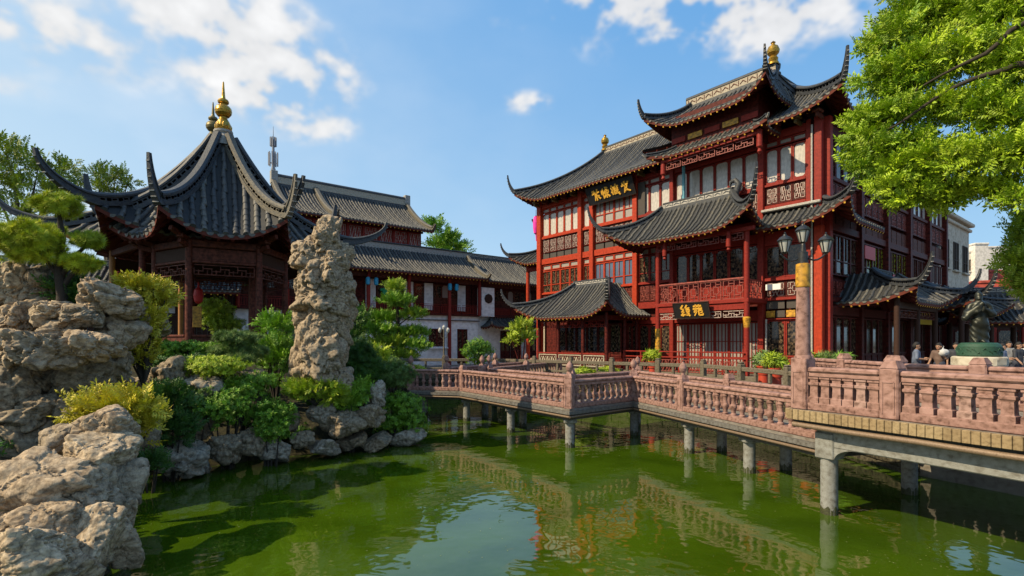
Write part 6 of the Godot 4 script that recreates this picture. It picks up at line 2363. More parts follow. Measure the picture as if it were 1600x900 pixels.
	for q in [[508, 376, 0, 25, 32], [487, 400, -4, 26, 32], [522, 412, 3, 27, 36], [497, 428, 10, 30, 30], [478, 440, -12, 22, 26], [533, 448, -4, 20, 32], [506, 462, 8, 34, 30], [480, 490, -10, 26, 34], [534, 486, -2, 20, 32], [514, 505, 6, 28, 34], [496, 545, 14, 34, 46], [470, 545, -6, 18, 46], [524, 548, 0, 24, 42], [498, 592, 2, 40, 26], [463, 592, -4, 20, 24], [532, 592, 0, 22, 24], [500, 500, -14, 30, 90]]:
		k += 1
		var mpp := 15.6 / 830.0
		var p := Vector3((q[0] - 500) * mpp, (600 - q[1]) * mpp, q[2] * mpp)
		rock_lump(b, p, Vector3(q[3] * 0.98, q[4] * 1.10, q[3] * 0.98) * mpp, k, 5 if k < 212 else 4, 1, Basis.from_euler(Vector3(0.1 * sin(k), k * 1.9, 0.25 * cos(k * 2.0))))
	whole("standing_rock", b, M.rock_tall, "tall pitted scholar's rock standing upright in the shrubs beside the front pavilion", "rock", at)


# ---- figures: a field of tapered bones joined smoothly, meshed as surface nets
func bone_mesh(b: MB, bones: Array, k: float, cell: float, wrinkle := 0.0):
	var lo := Vector3.ONE * 1e9
	var hi := -lo
	for q in bones:
		var r := maxf(q[2], q[3]) + cell * 2.5
		for e in 2:
			lo = lo.min(q[e] - Vector3.ONE * r)
			hi = hi.max(q[e] + Vector3.ONE * r)
	var n := Vector3i(((hi - lo) / cell).ceil()) + Vector3i.ONE
	var field := PackedFloat32Array()
	field.resize(n.x * n.y * n.z)
	field.fill(1.0)
	for q in bones:
		var a: Vector3 = q[0]
		var c: Vector3 = q[1]
		var ra: float = q[2]
		var rb: float = q[3]
		var m := maxf(ra, rb) + k + cell * 2.0
		var i0 := Vector3i(((a.min(c) - Vector3.ONE * m - lo) / cell).floor()).clamp(Vector3i.ZERO, n - Vector3i.ONE)
		var i1 := Vector3i(((a.max(c) + Vector3.ONE * m - lo) / cell).ceil()).clamp(Vector3i.ZERO, n - Vector3i.ONE)
		var ac := c - a
		var l2 := maxf(ac.length_squared(), 1e-8)
		for z in range(i0.z, i1.z + 1):
			for y in range(i0.y, i1.y + 1):
				var row := (z * n.y + y) * n.x
				for x in range(i0.x, i1.x + 1):
					var p := lo + Vector3(x, y, z) * cell
					var t := clampf((p - a).dot(ac) / l2, 0.0, 1.0)
					var d := p.distance_to(a + ac * t) - lerpf(ra, rb, t)
					var o := field[row + x]
					var h := clampf(0.5 + 0.5 * (o - d) / k, 0.0, 1.0)
					field[row + x] = lerpf(o, d, h) - k * h * (1.0 - h)
	if wrinkle > 0.0:
		for z in n.z:
			for y in n.y:
				for x in n.x:
					var p := lo + Vector3(x, y, z) * cell
					field[(z * n.y + y) * n.x + x] += wrinkle * sin(p.y * 26.0 + p.x * 14.0 + 4.0 * sin(p.z * 7.0 + p.x * 5.0 + p.y * 3.0))
	var at := {}
	var s := b.v.size()
	var cs := [0, 1, n.x, n.x + 1, n.x * n.y, n.x * n.y + 1, n.x * n.y + n.x, n.x * n.y + n.x + 1]
	for z in n.z - 1:
		for y in n.y - 1:
			for x in n.x - 1:
				var i := (z * n.y + y) * n.x + x
				var inside := 0
				for c in cs:
					if field[i + c] < 0.0:
						inside += 1
				if inside == 0 or inside == 8:
					continue
				var sum := Vector3.ZERO
				var cnt := 0
				for e in [[0, 1], [2, 3], [4, 5], [6, 7], [0, 2], [1, 3], [4, 6], [5, 7], [0, 4], [1, 5], [2, 6], [3, 7]]:
					var fa := field[i + cs[e[0]]]
					var fb := field[i + cs[e[1]]]
					if (fa < 0.0) != (fb < 0.0):
						var t := fa / (fa - fb)
						var pa := Vector3(e[0] & 1, (e[0] >> 1) & 1, e[0] >> 2)
						var pb := Vector3(e[1] & 1, (e[1] >> 1) & 1, e[1] >> 2)
						sum += pa.lerp(pb, t)
						cnt += 1
				at[i] = b.v.size()
				b.v.append(lo + (Vector3(x, y, z) + sum / cnt) * cell)
				var g := Vector3(field[i + 1] - field[i] + field[i + cs[7]] - field[i + cs[6]], field[i + cs[2]] - field[i] + field[i + cs[7]] - field[i + cs[5]], field[i + cs[4]] - field[i] + field[i + cs[7]] - field[i + cs[3]])
				b.n.append(g.normalized())
	for i in at:
		var x: int = i % n.x
		var y: int = (i / n.x) % n.y
		var z: int = i / (n.x * n.y)
		for ax in 3:
			var st: int = [1, n.x, n.x * n.y][ax]
			var u: int = [n.x, n.x * n.y, 1][ax]
			var w: int = [n.x * n.y, 1, n.x][ax]
			if (ax != 0 and x == 0) or (ax != 1 and y == 0) or (ax != 2 and z == 0):
				continue
			var fa := field[i]
			var fb := field[i + st]
			if (fa < 0.0) == (fb < 0.0):
				continue
			if not (at.has(i - u) and at.has(i - w) and at.has(i - u - w)):
				continue
			var q := [at[i], at[i - u], at[i - u - w], at[i - w]]
			if fa < 0.0:
				q.reverse()
			for e in [0, 1, 2, 0, 2, 3]:
				b.ix.append(q[e])


func build_statue():
	var g := YARD
	var o := Vector3(14.95, g, -17.0)
	var t := thing("statue", "dark bronze robed figure clasping a bundle, on a green drum and pale stone base", "statue", o, deg_to_rad(-28))
	var b := MB.new()
	b.lathe([Vector2(0.72, 0.0), Vector2(0.72, 0.25), Vector2(0.66, 0.30), Vector2(0.66, 1.1), Vector2(0.72, 1.18), Vector2(0.72, 1.42), Vector2(0.68, 1.46), Vector2(0.0, 1.46)], 10)
	part("stone_base", b, M.render_cream, t)
	var jn := MB.new()
	for k in 10:
		var a := TAU * (k + 0.5) / 10
		jn.bevel_box(Vector3(cos(a) * 0.66, 1.30, sin(a) * 0.66), Vector3(0.06, 0.2, 0.38), 0.015, Basis(Vector3.UP, -a))
		jn.bevel_box(Vector3(cos(a) * 0.615, 0.75, sin(a) * 0.615), Vector3(0.06, 0.6, 0.34), 0.015, Basis(Vector3.UP, -a))
	part("stone_panels", jn, M.render_cream, t)
	var d := MB.new()
	d.lathe([Vector2(0.54, 1.46), Vector2(0.57, 1.50), Vector2(0.56, 1.78), Vector2(0.50, 1.86), Vector2(0.44, 1.90), Vector2(0.0, 1.91)], 24)
	var fl := FastNoiseLite.new()
	fl.frequency = 4.0
	for k in 26:
		var a := TAU * k / 26.0
		var y := 1.64 + 0.07 * sin(k * 2.4)
		d.tube([Vector3(cos(a) * 0.565, y - 0.05, sin(a) * 0.565), Vector3(cos(a + 0.1) * 0.575, y + 0.03, sin(a + 0.1) * 0.575), Vector3(cos(a + 0.2) * 0.57, y + 0.05 * sin(k * 1.7), sin(a + 0.2) * 0.57)], [0.012, 0.022, 0.01], 5)
	part("drum", d, M.verdigris, t)
	var f := MB.new()
	var y0 := 1.9
	var V := func(x, y, z): return Vector3(x, y + y0, z)
	var bones := [
		[V.call(-0.09, 0.05, 0.02), V.call(-0.08, 0.62, 0.0), 0.15, 0.17], [V.call(0.09, 0.05, -0.02), V.call(0.07, 0.62, 0.0), 0.16, 0.17],
		[V.call(-0.10, 0.03, 0.16), V.call(-0.10, 0.04, 0.06), 0.055, 0.06], [V.call(0.10, 0.03, 0.14), V.call(0.10, 0.04, 0.04), 0.055, 0.06],
		[V.call(0.0, 0.60, 0.0), V.call(0.0, 0.85, 0.0), 0.22, 0.19], [V.call(0.0, 0.85, 0.0), V.call(-0.01, 1.16, -0.01), 0.19, 0.20],
		[V.call(-0.16, 1.20, 0.0), V.call(0.16, 1.20, 0.0), 0.11, 0.11], [V.call(0.0, 1.22, 0.0), V.call(-0.01, 1.36, 0.03), 0.07, 0.065],
		[V.call(-0.02, 1.42, 0.04), V.call(-0.02, 1.50, 0.03), 0.105, 0.10], [V.call(-0.02, 1.60, 0.0), V.call(0.0, 1.66, -0.02), 0.055, 0.04],
		[V.call(-0.02, 1.44, 0.13), V.call(-0.02, 1.41, 0.15), 0.02, 0.02],
		[V.call(-0.22, 1.17, 0.02), V.call(-0.33, 0.92, 0.12), 0.095, 0.11], [V.call(-0.33, 0.92, 0.12), V.call(-0.10, 0.98, 0.26), 0.10, 0.06],
		[V.call(-0.10, 0.98, 0.26), V.call(-0.02, 1.02, 0.27), 0.045, 0.04],
		[V.call(0.22, 1.17, 0.0), V.call(0.30, 0.90, 0.08), 0.09, 0.10], [V.call(0.30, 0.90, 0.08), V.call(0.12, 1.06, 0.22), 0.09, 0.055],
		[V.call(-0.40, 0.78, 0.20), V.call(0.02, 1.22, 0.20), 0.10, 0.085], [V.call(0.12, 0.55, 0.10), V.call(-0.20, 0.74, 0.14), 0.06, 0.05], [V.call(0.20, 0.42, 0.06), V.call(-0.10, 0.60, 0.16), 0.05, 0.05]]
	bone_mesh(f, bones, 0.06, 0.024, 0.009)
	for s in [-1.0, 1.0]:
		for k in 5:
			var p: Vector3 = V.call(0.02 * s + (0.0 if s < 0 else 0.10), 1.0 + 0.022 * k + (0.05 if s > 0 else 0.0), 0.27 - 0.01 * k)
			f.tube([p, p + Vector3(0.05 * -s, 0.01, 0.03), p + Vector3(0.08 * -s, -0.005, 0.015)], [0.012, 0.012, 0.008], 6)
	part("figure", f, M.bronze, t)


func person(label: String, at: Vector3, turn: float, shirt: Material, pants: Material, pose: int, tall: float) -> Node3D:
	var t := thing("person", label, "person", at, turn, "people standing on the terrace yard")
	var sh := 0.185
	var lean := [0.0, 0.05, -0.03][pose] as float
	var C := func(x, y, z): return Vector3(x, y * tall, z + lean * maxf(0.0, y - 0.9))
	var elbow := [[C.call(-0.26, 1.13, 0.02), C.call(0.26, 1.13, 0.03)], [C.call(-0.25, 1.12, 0.08), C.call(0.30, 1.15, 0.10)], [C.call(-0.27, 1.12, -0.03), C.call(0.24, 1.12, 0.05)]][pose] as Array
	var wrist := [[C.call(-0.10, 1.10, 0.24), C.call(0.10, 1.14, 0.25)], [C.call(-0.23, 0.95, 0.24), C.call(0.20, 1.34, 0.24)], [C.call(-0.28, 0.86, 0.06), C.call(0.05, 1.05, 0.24)]][pose] as Array
	var key := "person%d_%s" % [pose, tall]
	var skin := cached(key + "skin", func():
		var b := MB.new()
		var bones := [[C.call(0, 1.40, 0), C.call(0, 1.50, 0.015), 0.062, 0.055], [C.call(0, 1.545, 0.03), C.call(0, 1.53, 0.06), 0.075, 0.055], [C.call(0, 1.62, 0.01), C.call(0, 1.60, 0.02), 0.095, 0.09], [C.call(0, 1.585, 0.10), C.call(0, 1.565, 0.122), 0.012, 0.017],
			[C.call(-0.093, 1.58, 0.015), C.call(-0.096, 1.60, 0.01), 0.016, 0.02], [C.call(0.093, 1.58, 0.015), C.call(0.096, 1.60, 0.01), 0.016, 0.02]]
		for s in 2:
			var d: Vector3 = (wrist[s] - elbow[s]).normalized()
			bones.append([elbow[s], wrist[s], 0.045, 0.03])
			bones.append([wrist[s], wrist[s] + d * 0.07, 0.032, 0.036])
		bone_mesh(b, bones, 0.02, 0.022)
		for s in 2:
			var d: Vector3 = (wrist[s] - elbow[s]).normalized()
			var x := d.cross(Vector3.UP).normalized()
			var dn := x.cross(d)
			for f in 4:
				var p: Vector3 = wrist[s] + d * 0.085 + x * (0.021 * (f - 1.5))
				var l: float = [0.065, 0.075, 0.072, 0.055][f]
				b.tube([p, p + d * l * 0.5 + dn * 0.006, p + d * l * 0.85 - dn * 0.014], [0.010, 0.0095, 0.0075], 6)
			var th: Vector3 = wrist[s] + d * 0.03 + x * 0.03
			b.tube([th, th + d * 0.03 + x * 0.022, th + d * 0.055 + x * 0.022 - dn * 0.008], [0.012, 0.011, 0.008], 6)
		return b)
	part("body", skin, M.skin, t)
	part("shirt", cached(key + "shirt", func():
		var b := MB.new()
		var bones := [[C.call(0, 0.92, 0), C.call(0, 1.10, 0), 0.145, 0.14], [C.call(-0.05, 1.12, 0.0), C.call(-0.08, 1.32, 0), 0.135, 0.125], [C.call(0.05, 1.12, 0.0), C.call(0.08, 1.32, 0), 0.135, 0.125], [C.call(-sh, 1.385, 0), C.call(sh, 1.385, 0), 0.07, 0.07], [C.call(0, 1.38, 0), C.call(0, 1.43, 0.0), 0.085, 0.07]]
		for s in 2:
			bones.append([C.call((s * 2 - 1) * sh, 1.385, 0), elbow[s], 0.075, 0.06])
		bone_mesh(b, bones, 0.04, 0.032, 0.004)
		return b), shirt, t)
	part("trousers", cached(key + "trousers", func():
		var b := MB.new()
		var bones := [[C.call(-0.06, 0.93, 0), C.call(0.06, 0.93, 0), 0.135, 0.135]]
		for s in [-1.0, 1.0]:
			bones.append([C.call(s * 0.09, 0.88, 0), C.call(s * 0.10, 0.48, 0.02), 0.098, 0.07])
			bones.append([C.call(s * 0.10, 0.48, 0.02), C.call(s * 0.11, 0.09, -0.01), 0.07, 0.052])
		bone_mesh(b, bones, 0.04, 0.034, 0.003)
		return b), pants, t)
	part("shoes", cached(key + "shoes", func():
		var b := MB.new()
		for s in [-1.0, 1.0]:
			bone_mesh(b, [[C.call(s * 0.11, 0.055, -0.05), C.call(s * 0.115, 0.045, 0.13), 0.05, 0.042]], 0.02, 0.025)
		return b), M.shirt_dark, t)
	part("hair", cached(key + "hair", func():
		var b := MB.new()
		bone_mesh(b, [[C.call(0, 1.645, -0.005), C.call(0, 1.60, -0.035), 0.102, 0.10], [C.call(0, 1.69, 0.03), C.call(0, 1.70, 0.0), 0.055, 0.06]] + ([[C.call(0, 1.60, -0.07), C.call(0, 1.42, -0.09), 0.07, 0.045]] if pose == 1 else []), 0.03, 0.022)
		return b), M.hair, t)
	var ey := MB.new()
	for s in [-1.0, 1.0]:
		ey.lathe([Vector2(0, -0.010), Vector2(0.011, 0), Vector2(0, 0.010)], 6, C.call(s * 0.034, 1.592, 0.106))
		ey.bar(C.call(s * 0.02, 1.612, 0.108), C.call(s * 0.05, 1.612, 0.100), 0.008, 0.007)
	part("eyes", ey, M.hair, t)
	var mo := MB.new()
	mo.bar(C.call(-0.022, 1.538, 0.112), C.call(0.022, 1.538, 0.112), 0.008, 0.010)
	part("mouth", mo, M.pot_red, t)
	return t


func build_people():
	var g := YARD + 0.17
	var step := MB.new()
	step.bevel_box(Vector3(16.6, YARD + 0.08, -21.6), Vector3(9.0, 0.18, 5.0), 0.02)
	struct("yard_step", step, M.paving)
	for q in [
		[Vector3(15.229, 3.300, -20.000), 0.9, M.shirt_blue, M.trousers, 0, 1.0, "person with short dark hair in a blue-grey shirt left of the yellow sign's doorway"],
		[Vector3(16.499, 3.300, -20.500), -1.2, M.shirt_brown, M.trousers, 1, 0.98, "person with tied hair in a brown top, a white bag at the shoulder"],
		[Vector3(17.977, 3.300, -21.500), -0.6, M.shirt_dark, M.shirt_dark, 2, 0.99, "person in dark clothes in the shade just left of the statue"],
		[Vector3(19.381, 3.300, -21.000), 0.5, M.shirt_blue, M.trousers, 0, 0.97, "person in a blue top just right of the statue"],
		[Vector3(21.063, 3.300, -22.500), -0.4, M.shirt_grey, M.trousers, 2, 1.02, "person in a pale grey shirt, second to the right of the statue"],
		[Vector3(20.464, 3.300, -21.500), 0.2, M.shirt_dark, M.trousers, 1, 1.0, "person in a dark top with long hair near the right edge"],
		[Vector3(21.284, 3.300, -22.000), -0.8, M.shirt_white, M.trousers, 0, 1.01, "person in white at the right edge of the yard"]]:
		person(q[6], Vector3(q[0].x, g, q[0].z), q[1], q[2], q[3], q[4], q[5])
	var bag := MB.new()
	bone_mesh(bag, [[Vector3(0, 0.14, 0), Vector3(0.1, 0.16, 0), 0.13, 0.12], [Vector3(0.0, 0.25, 0), Vector3(0.08, 0.42, -0.05), 0.03, 0.015]], 0.05, 0.03, 0.004)
	whole("shoulder_bag", bag, M.shirt_white, "white cloth bag carried by the person in the brown top", "bag", Vector3(16.379, 2.716, -20.200))



# ---- plants: crowns of many small leaves on real stems
func leaf_pair(b: MB, base: Vector3, dir: Vector3, side: Vector3, l: float, w: float, droop: float):
	# a folded leaf of four faces
	var up := side.cross(dir).normalized()
	var mid := base + dir * l * 0.5 + up * 0.06 * l
	var tip := base + dir * l - up * droop * l
	var a := mid + side * w * 0.5 - up * w * 0.15
	var c := mid - side * w * 0.5 - up * w * 0.15
	b.face([base, a, mid], up + side * 0.3)
	b.face([mid, a, tip], up + side * 0.3)
	b.face([base, mid, c], up - side * 0.3)
	b.face([mid, tip, c], up - side * 0.3)


func sprig(kind: String) -> ArrayMesh:
	return cached("sprig_" + kind, func():
		var b := MB.new()
		var r := RandomNumberGenerator.new()
		r.seed = hash(kind)
		if kind == "round":
			for k in 9:
				var a := k * 2.4
				var t := k / 9.0
				var d := Vector3(cos(a), 0.95 - 0.9 * t, sin(a)).normalized()
				leaf_pair(b, Vector3(0, 0.45 - 0.45 * t, 0), d, d.cross(Vector3.UP).normalized(), 0.52, 0.26, 0.08)
		elif kind == "needle":
			for k in 34:
				var a := k * 2.39996
				var y := 1.0 - 1.1 * k / 33.0
				var s := sqrt(maxf(0.0, 1.0 - y * y))
				var d := Vector3(cos(a) * s, y, sin(a) * s)
				var sd := d.cross(Vector3(0.3, 1, 0.2)).normalized() * 0.045
				b.face([d * 0.05 - sd, d * 0.05 + sd, d * r.randf_range(0.8, 1.0)], sd.cross(d))
			b.bar(Vector3(0, -0.5, 0), Vector3(0, 0.1, 0), 0.03, 0.03)
		elif kind == "lance":
			for k in 11:
				var y := -0.5 + k / 10.0
				var s := 1.0 if k % 2 else -1.0
				var d := Vector3(s * 0.8, 0.38, r.randf_range(-0.35, 0.35)).normalized()
				if k == 10:
					d = Vector3(0.1, 1, 0)
				leaf_pair(b, Vector3(0, y, 0.0), d, d.cross(Vector3(0, 0, 1)).normalized(), r.randf_range(0.40, 0.55), 0.19, 0.16)
			b.bar(Vector3(0, -0.55, -0.01), Vector3(0, 0.5, -0.01), 0.014, 0.014)
		elif kind == "grass":
			for k in 11:
				var a := k * 2.4
				var d := Vector3(cos(a) * 0.55, 1.0, sin(a) * 0.55).normalized()
				var sd := d.cross(Vector3.UP).normalized()
				leaf_pair(b, Vector3.ZERO, d, sd, r.randf_range(0.7, 1.0), 0.07, 0.25)
		elif kind == "strap":
			for k in 9:
				var a := k * 2.4
				var d := Vector3(cos(a), 0.9, sin(a)).normalized()
				leaf_pair(b, Vector3.ZERO, d, d.cross(Vector3.UP).normalized(), r.randf_range(0.7, 1.0), 0.16, 0.3)
		return b)


# pads: [centre, radii]; leaves sit mostly in the outer shell of each pad
func crown(called: String, parent: Node3D, pads: Array, kind: String, size: float, cover: float, ca: Color, cb: Color, m: Material, sd: int, shell := 0.45, upward := 0.5) -> MultiMeshInstance3D:
	var r := RandomNumberGenerator.new()
	r.seed = sd
	var xf := []
	var col := PackedColorArray()
	for p in pads:
		var c: Vector3 = p[0]
		var q: Vector3 = p[1]
		var area := 4.0 * PI * pow((pow(q.x * q.y, 1.6) + pow(q.x * q.z, 1.6) + pow(q.y * q.z, 1.6)) / 3.0, 1.0 / 1.6)
		var n := int(area / (size * size) * cover)
		var tone := r.randf()
		for k in n:
			var d := Vector3(r.randfn(), r.randfn(), r.randfn()).normalized()
			var rr := pow(r.randf(), shell)
			if d.y < -0.2 and r.randf() < 0.45:
				d.y = -d.y
			var lump := 1.0 + 0.16 * sin(d.x * 7.0 + sd) * sin(d.y * 6.0 + sd * 2.0) + 0.12 * sin(d.z * 9.0 + sd)
			var pos := c + d * q * rr * lump
			var y := (d * Vector3(1, 1, 1) + Vector3.UP * upward + Vector3(r.randfn(), r.randfn(), r.randfn()) * 0.45).normalized()
			var x := y.cross(Vector3(r.randfn(), r.randfn(), r.randfn())).normalized()
			var s := size * r.randf_range(0.7, 1.25)
			xf.append(Transform3D(Basis(x, y, x.cross(y)) * s, pos))
			var t := clampf(0.5 * tone + 0.5 * r.randf() + 0.12 * r.randfn(), 0.0, 1.0)
			var cc := ca.lerp(cb, t)
			var v := r.randf_range(0.72, 1.28)
			col.append(Color(cc.r * v, cc.g * v, cc.b * v))
	var mm := MultiMesh.new()
	mm.transform_format = MultiMesh.TRANSFORM_3D
	mm.use_colors = true
	mm.mesh = sprig(kind)
	mm.instance_count = xf.size()
	for i in xf.size():
		mm.set_instance_transform(i, xf[i])
		mm.set_instance_color(i, col[i])
	var o := MultiMeshInstance3D.new()
	o.name = called
	o.multimesh = mm
	o.material_override = m
	o.set_meta("kind", "stuff")
	parent.add_child(o, true)
	return o


const FRESH := [Color(0.090, 0.21, 0.010), Color(0.21, 0.37, 0.018)]
const DEEP := [Color(0.028, 0.085, 0.012), Color(0.075, 0.17, 0.016)]
const LIME := [Color(0.20, 0.30, 0.012), Color(0.38, 0.46, 0.020)]
const GOLD := [Color(0.34, 0.30, 0.014), Color(0.60, 0.50, 0.03)]
const PINE := [Color(0.20, 0.29, 0.012), Color(0.50, 0.53, 0.018)]
const OLIVE := [Color(0.10, 0.16, 0.012), Color(0.26, 0.32, 0.02)]
const GREY := [Color(0.085, 0.16, 0.035), Color(0.18, 0.27, 0.06)]


func stems(parent: Node3D, base: Vector3, tips: Array, r: float, m: Material, called := "stem"):
	var b := MB.new()
	for t in tips:
		var e: Vector3 = t
		var mid := base.lerp(e, 0.5) + Vector3(sin(e.x * 9.0) * 0.06, 0.04, cos(e.z * 7.0) * 0.06)
		b.tube([base, base.lerp(mid, 0.5) + Vector3(0.02, 0, 0.01), mid, e], [r, r * 0.85, r * 0.65, r * 0.35], 6)
	part(called, b, m, parent)


# a shrub of pads given at their own places; the base stands on the ground below
func shrub(called: String, label: String, cat: String, pads: Array, kind: String, size: float, cover: float, tone: Array, sd: int, ground := -99.0, m: Material = null, group := ""):
	var c := Vector3.ZERO
	var low := 1e9
	for p in pads:
		c += p[0]
		low = minf(low, p[0].y - p[1].y)
	c /= pads.size()
	var gy := ground if ground > -90.0 else minf(ground_height(Vector2(c.x, c.z)), low)
	var base := Vector3(c.x, gy, c.z)
	var t := thing(called, label, cat, base, 0.0, group)
	var rel := []
	var tips := []
	for p in pads:
		rel.append([p[0] - base, p[1] * 1.1])
		tips.append(p[0] - base + Vector3(0, -p[1].y * 0.3, 0))
		for k in 4:
			var a := TAU * k / 4 + sd
			tips.append(p[0] - base + Vector3(cos(a) * p[1].x * 0.55, -p[1].y * 0.1, sin(a) * p[1].z * 0.55))
	stems(t, Vector3.ZERO, tips, 0.035, M.bark)
	crown("foliage", t, rel, kind, size, cover, tone[0], tone[1], m if m else M.leaf, sd)


func E3(x: float, y: float, z: float) -> Vector3:
	return Vector3(x, y, z)


func build_plants():
	# cloud-pruned pine on the cliff: one tree with flat pads
	var base := Vector3(-9.245, 3.733, -10.900)
	var t := thing("cloud_pine", "cloud-pruned yellow-green pine with rounded pads on the left cliff top", "pine tree", base)
	var pads := [[Vector3(-9.298, 6.071, -10.900) - base, E3(0.37, 0.22, 0.37)], [Vector3(-9.629, 5.254, -10.600) - base, E3(0.58, 0.40, 0.54)], [Vector3(-8.800, 5.381, -11.000) - base, E3(0.25, 0.14, 0.25)], [Vector3(-8.851, 4.889, -10.900) - base, E3(0.30, 0.17, 0.30)], [Vector3(-9.748, 5.655, -11.300) - base, E3(0.18, 0.07, 0.18)]]
	var tr := MB.new()
	tr.tube([Vector3.ZERO, Vector3(0.02, 0.5, 0), Vector3(-0.05, 1.1, 0.02), Vector3(0.02, 1.7, 0), Vector3(-9.298, 5.966, -10.900) - base], [0.11, 0.10, 0.085, 0.06, 0.03], 8)
	for p in pads:
		var e: Vector3 = p[0]
		tr.tube([Vector3(0, e.y * 0.55, 0), Vector3(e.x * 0.5, e.y * 0.8, e.z * 0.5), e + Vector3(0, -0.1, 0)], [0.06, 0.045, 0.025], 6)
		for k in 5:
			var a := TAU * k / 5
			tr.tube([e + Vector3(0, -0.12, 0), e + Vector3(cos(a) * p[1].x * 0.7, 0.0, sin(a) * p[1].z * 0.7)], [0.022, 0.008], 5)
	part("trunk", tr, M.bark, t)
	for i in pads.size():
		crown("foliage_pad", t, [pads[i]], "needle", 0.135, 5.5, PINE[0], PINE[1], M.needle, 40 + i, 0.25, 0.7)
	shrub("bush", "dark green spiky bush between the pine trunk and the highest cliff rock", "bush", [[Vector3(-9.367, 4.348, -11.300), E3(0.5, 0.32, 0.4)]], "lance", 0.24, 3.0, DEEP, 51, 3.6)
	shrub("golden_shrub", "golden-leaved shrub spilling over the right end of the cliff", "shrub", [[Vector3(-8.357, 4.529, -12.000), E3(0.56, 0.22, 0.5)], [Vector3(-8.143, 4.285, -12.200), E3(0.38, 0.16, 0.4)], [Vector3(-8.602, 4.211, -12.000), E3(0.4, 0.2, 0.4)], [Vector3(-8.132, 3.769, -11.800), E3(0.38, 0.34, 0.35)], [Vector3(-8.344, 3.128, -11.900), E3(0.30, 0.34, 0.34)]], "lance", 0.19, 3.4, GOLD, 52, 2.3)
	shrub("yellow_shrub", "bright yellow-leaved shrub behind the foreground boulders", "shrub", [[Vector3(-7.022, 2.156, -9.400), E3(0.75, 0.30, 0.45)], [Vector3(-6.766, 1.808, -9.600), E3(0.42, 0.36, 0.4)], [Vector3(-7.283, 1.989, -9.300), E3(0.4, 0.24, 0.35)]], "lance", 0.20, 2.6, GOLD, 53, 0.6)
	shrub("dark_shrub", "dark green feathery shrub right of the yellow one", "shrub", [[Vector3(-8.167, 1.949, -12.600), E3(0.48, 0.42, 0.45)], [Vector3(-7.982, 1.267, -12.500), E3(0.6, 0.40, 0.45)]], "lance", 0.17, 3.0, DEEP, 54)
	shrub("domed_shrub", "low yellow-green domed shrub on the dark layered rock", "shrub", [[Vector3(-7.827, 2.608, -14.000), E3(0.70, 0.24, 0.55)]], "round", 0.12, 3.6, LIME, 55, 2.0)
	# bonsai pine
	var bb := Vector3(-7.838, 2.348, -15.200)
	var bt := thing("bonsai_pine", "small spreading bonsai pine with flat blue-green tiers below the pavilion bench", "pine tree", bb)
	var bp := [[Vector3(-7.838, 3.355, -15.200) - bb, E3(0.66, 0.20, 0.5)], [Vector3(-8.187, 3.027, -15.100) - bb, E3(0.42, 0.15, 0.4)], [Vector3(-7.410, 2.987, -15.300) - bb, E3(0.46, 0.16, 0.4)], [Vector3(-7.681, 2.776, -15.000) - bb, E3(0.5, 0.14, 0.4)]]
	stems(bt, Vector3.ZERO, [bp[0][0], bp[1][0], bp[2][0], bp[3][0]], 0.06, M.bark, "trunk")
	for i in bp.size():
		crown("foliage_pad", bt, [bp[i]], "needle", 0.15, 3.4, GREY[0], GREY[1], M.needle, 60 + i, 0.5, 0.9)
	# clipped hedge in front of the pavilion
	shrub("hedge", "low clipped hedge in front of the front pavilion bench", "hedge", [[Vector3(-11.265, 3.054, -17.000), E3(0.75, 0.22, 0.3)], [Vector3(-10.569, 3.031, -17.200), E3(0.75, 0.22, 0.3)], [Vector3(-9.853, 2.986, -17.400), E3(0.7, 0.2, 0.3)]], "round", 0.13, 3.2, FRESH, 64)
	shrub("hedge", "lower dark hedge strip in front of the clipped hedge", "hedge", [[Vector3(-10.345, 2.578, -16.200), E3(0.8, 0.22, 0.35)], [Vector3(-9.484, 2.648, -16.400), E3(0.7, 0.2, 0.35)]], "round", 0.13, 3.0, DEEP, 65)
	shrub("shrub", "bright tall shrub seen through the front pavilion", "shrub", [[Vector3(-15.307, 4.857, -27.500), E3(0.8, 0.6, 0.7)], [Vector3(-14.639, 4.113, -27.000), E3(0.9, 0.4, 0.7)]], "round", 0.22, 2.6, LIME, 66, 2.6)
	shrub("shrub", "tall bright loose shrub left of the standing rock", "shrub", [[Vector3(-7.537, 3.730, -17.000), E3(0.55, 0.5, 0.5)], [Vector3(-7.640, 2.960, -16.600), E3(0.5, 0.5, 0.5)], [Vector3(-7.113, 2.846, -16.400), E3(0.42, 0.55, 0.42)]], "lance", 0.22, 2.5, FRESH, 67)
	shrub("azalea", "glossy clipped azalea below the bonsai pine", "azalea", [[Vector3(-7.570, 1.612, -13.600), E3(0.72, 0.40, 0.5)], [Vector3(-7.168, 1.877, -13.900), E3(0.5, 0.28, 0.4)]], "round", 0.13, 3.4, FRESH, 68)
	shrub("azalea", "pale-tipped azalea left of the glossy one", "azalea", [[Vector3(-7.975, 1.766, -13.400), E3(0.45, 0.28, 0.4)]], "round", 0.12, 3.2, GREY, 69)
	shrub("azalea", "spreading bright azalea left of the shrub under the standing rock", "azalea", [[Vector3(-7.084, 2.184, -14.700), E3(0.62, 0.20, 0.45)], [Vector3(-7.372, 2.060, -14.500), E3(0.4, 0.18, 0.4)]], "round", 0.12, 3.2, FRESH, 70)
	shrub("azalea", "rounded leafy azalea overhanging the waterline rocks", "azalea", [[Vector3(-6.433, 1.264, -14.200), E3(0.58, 0.42, 0.45)], [Vector3(-6.342, 0.888, -14.000), E3(0.42, 0.22, 0.3)]], "round", 0.14, 3.2, FRESH, 71)
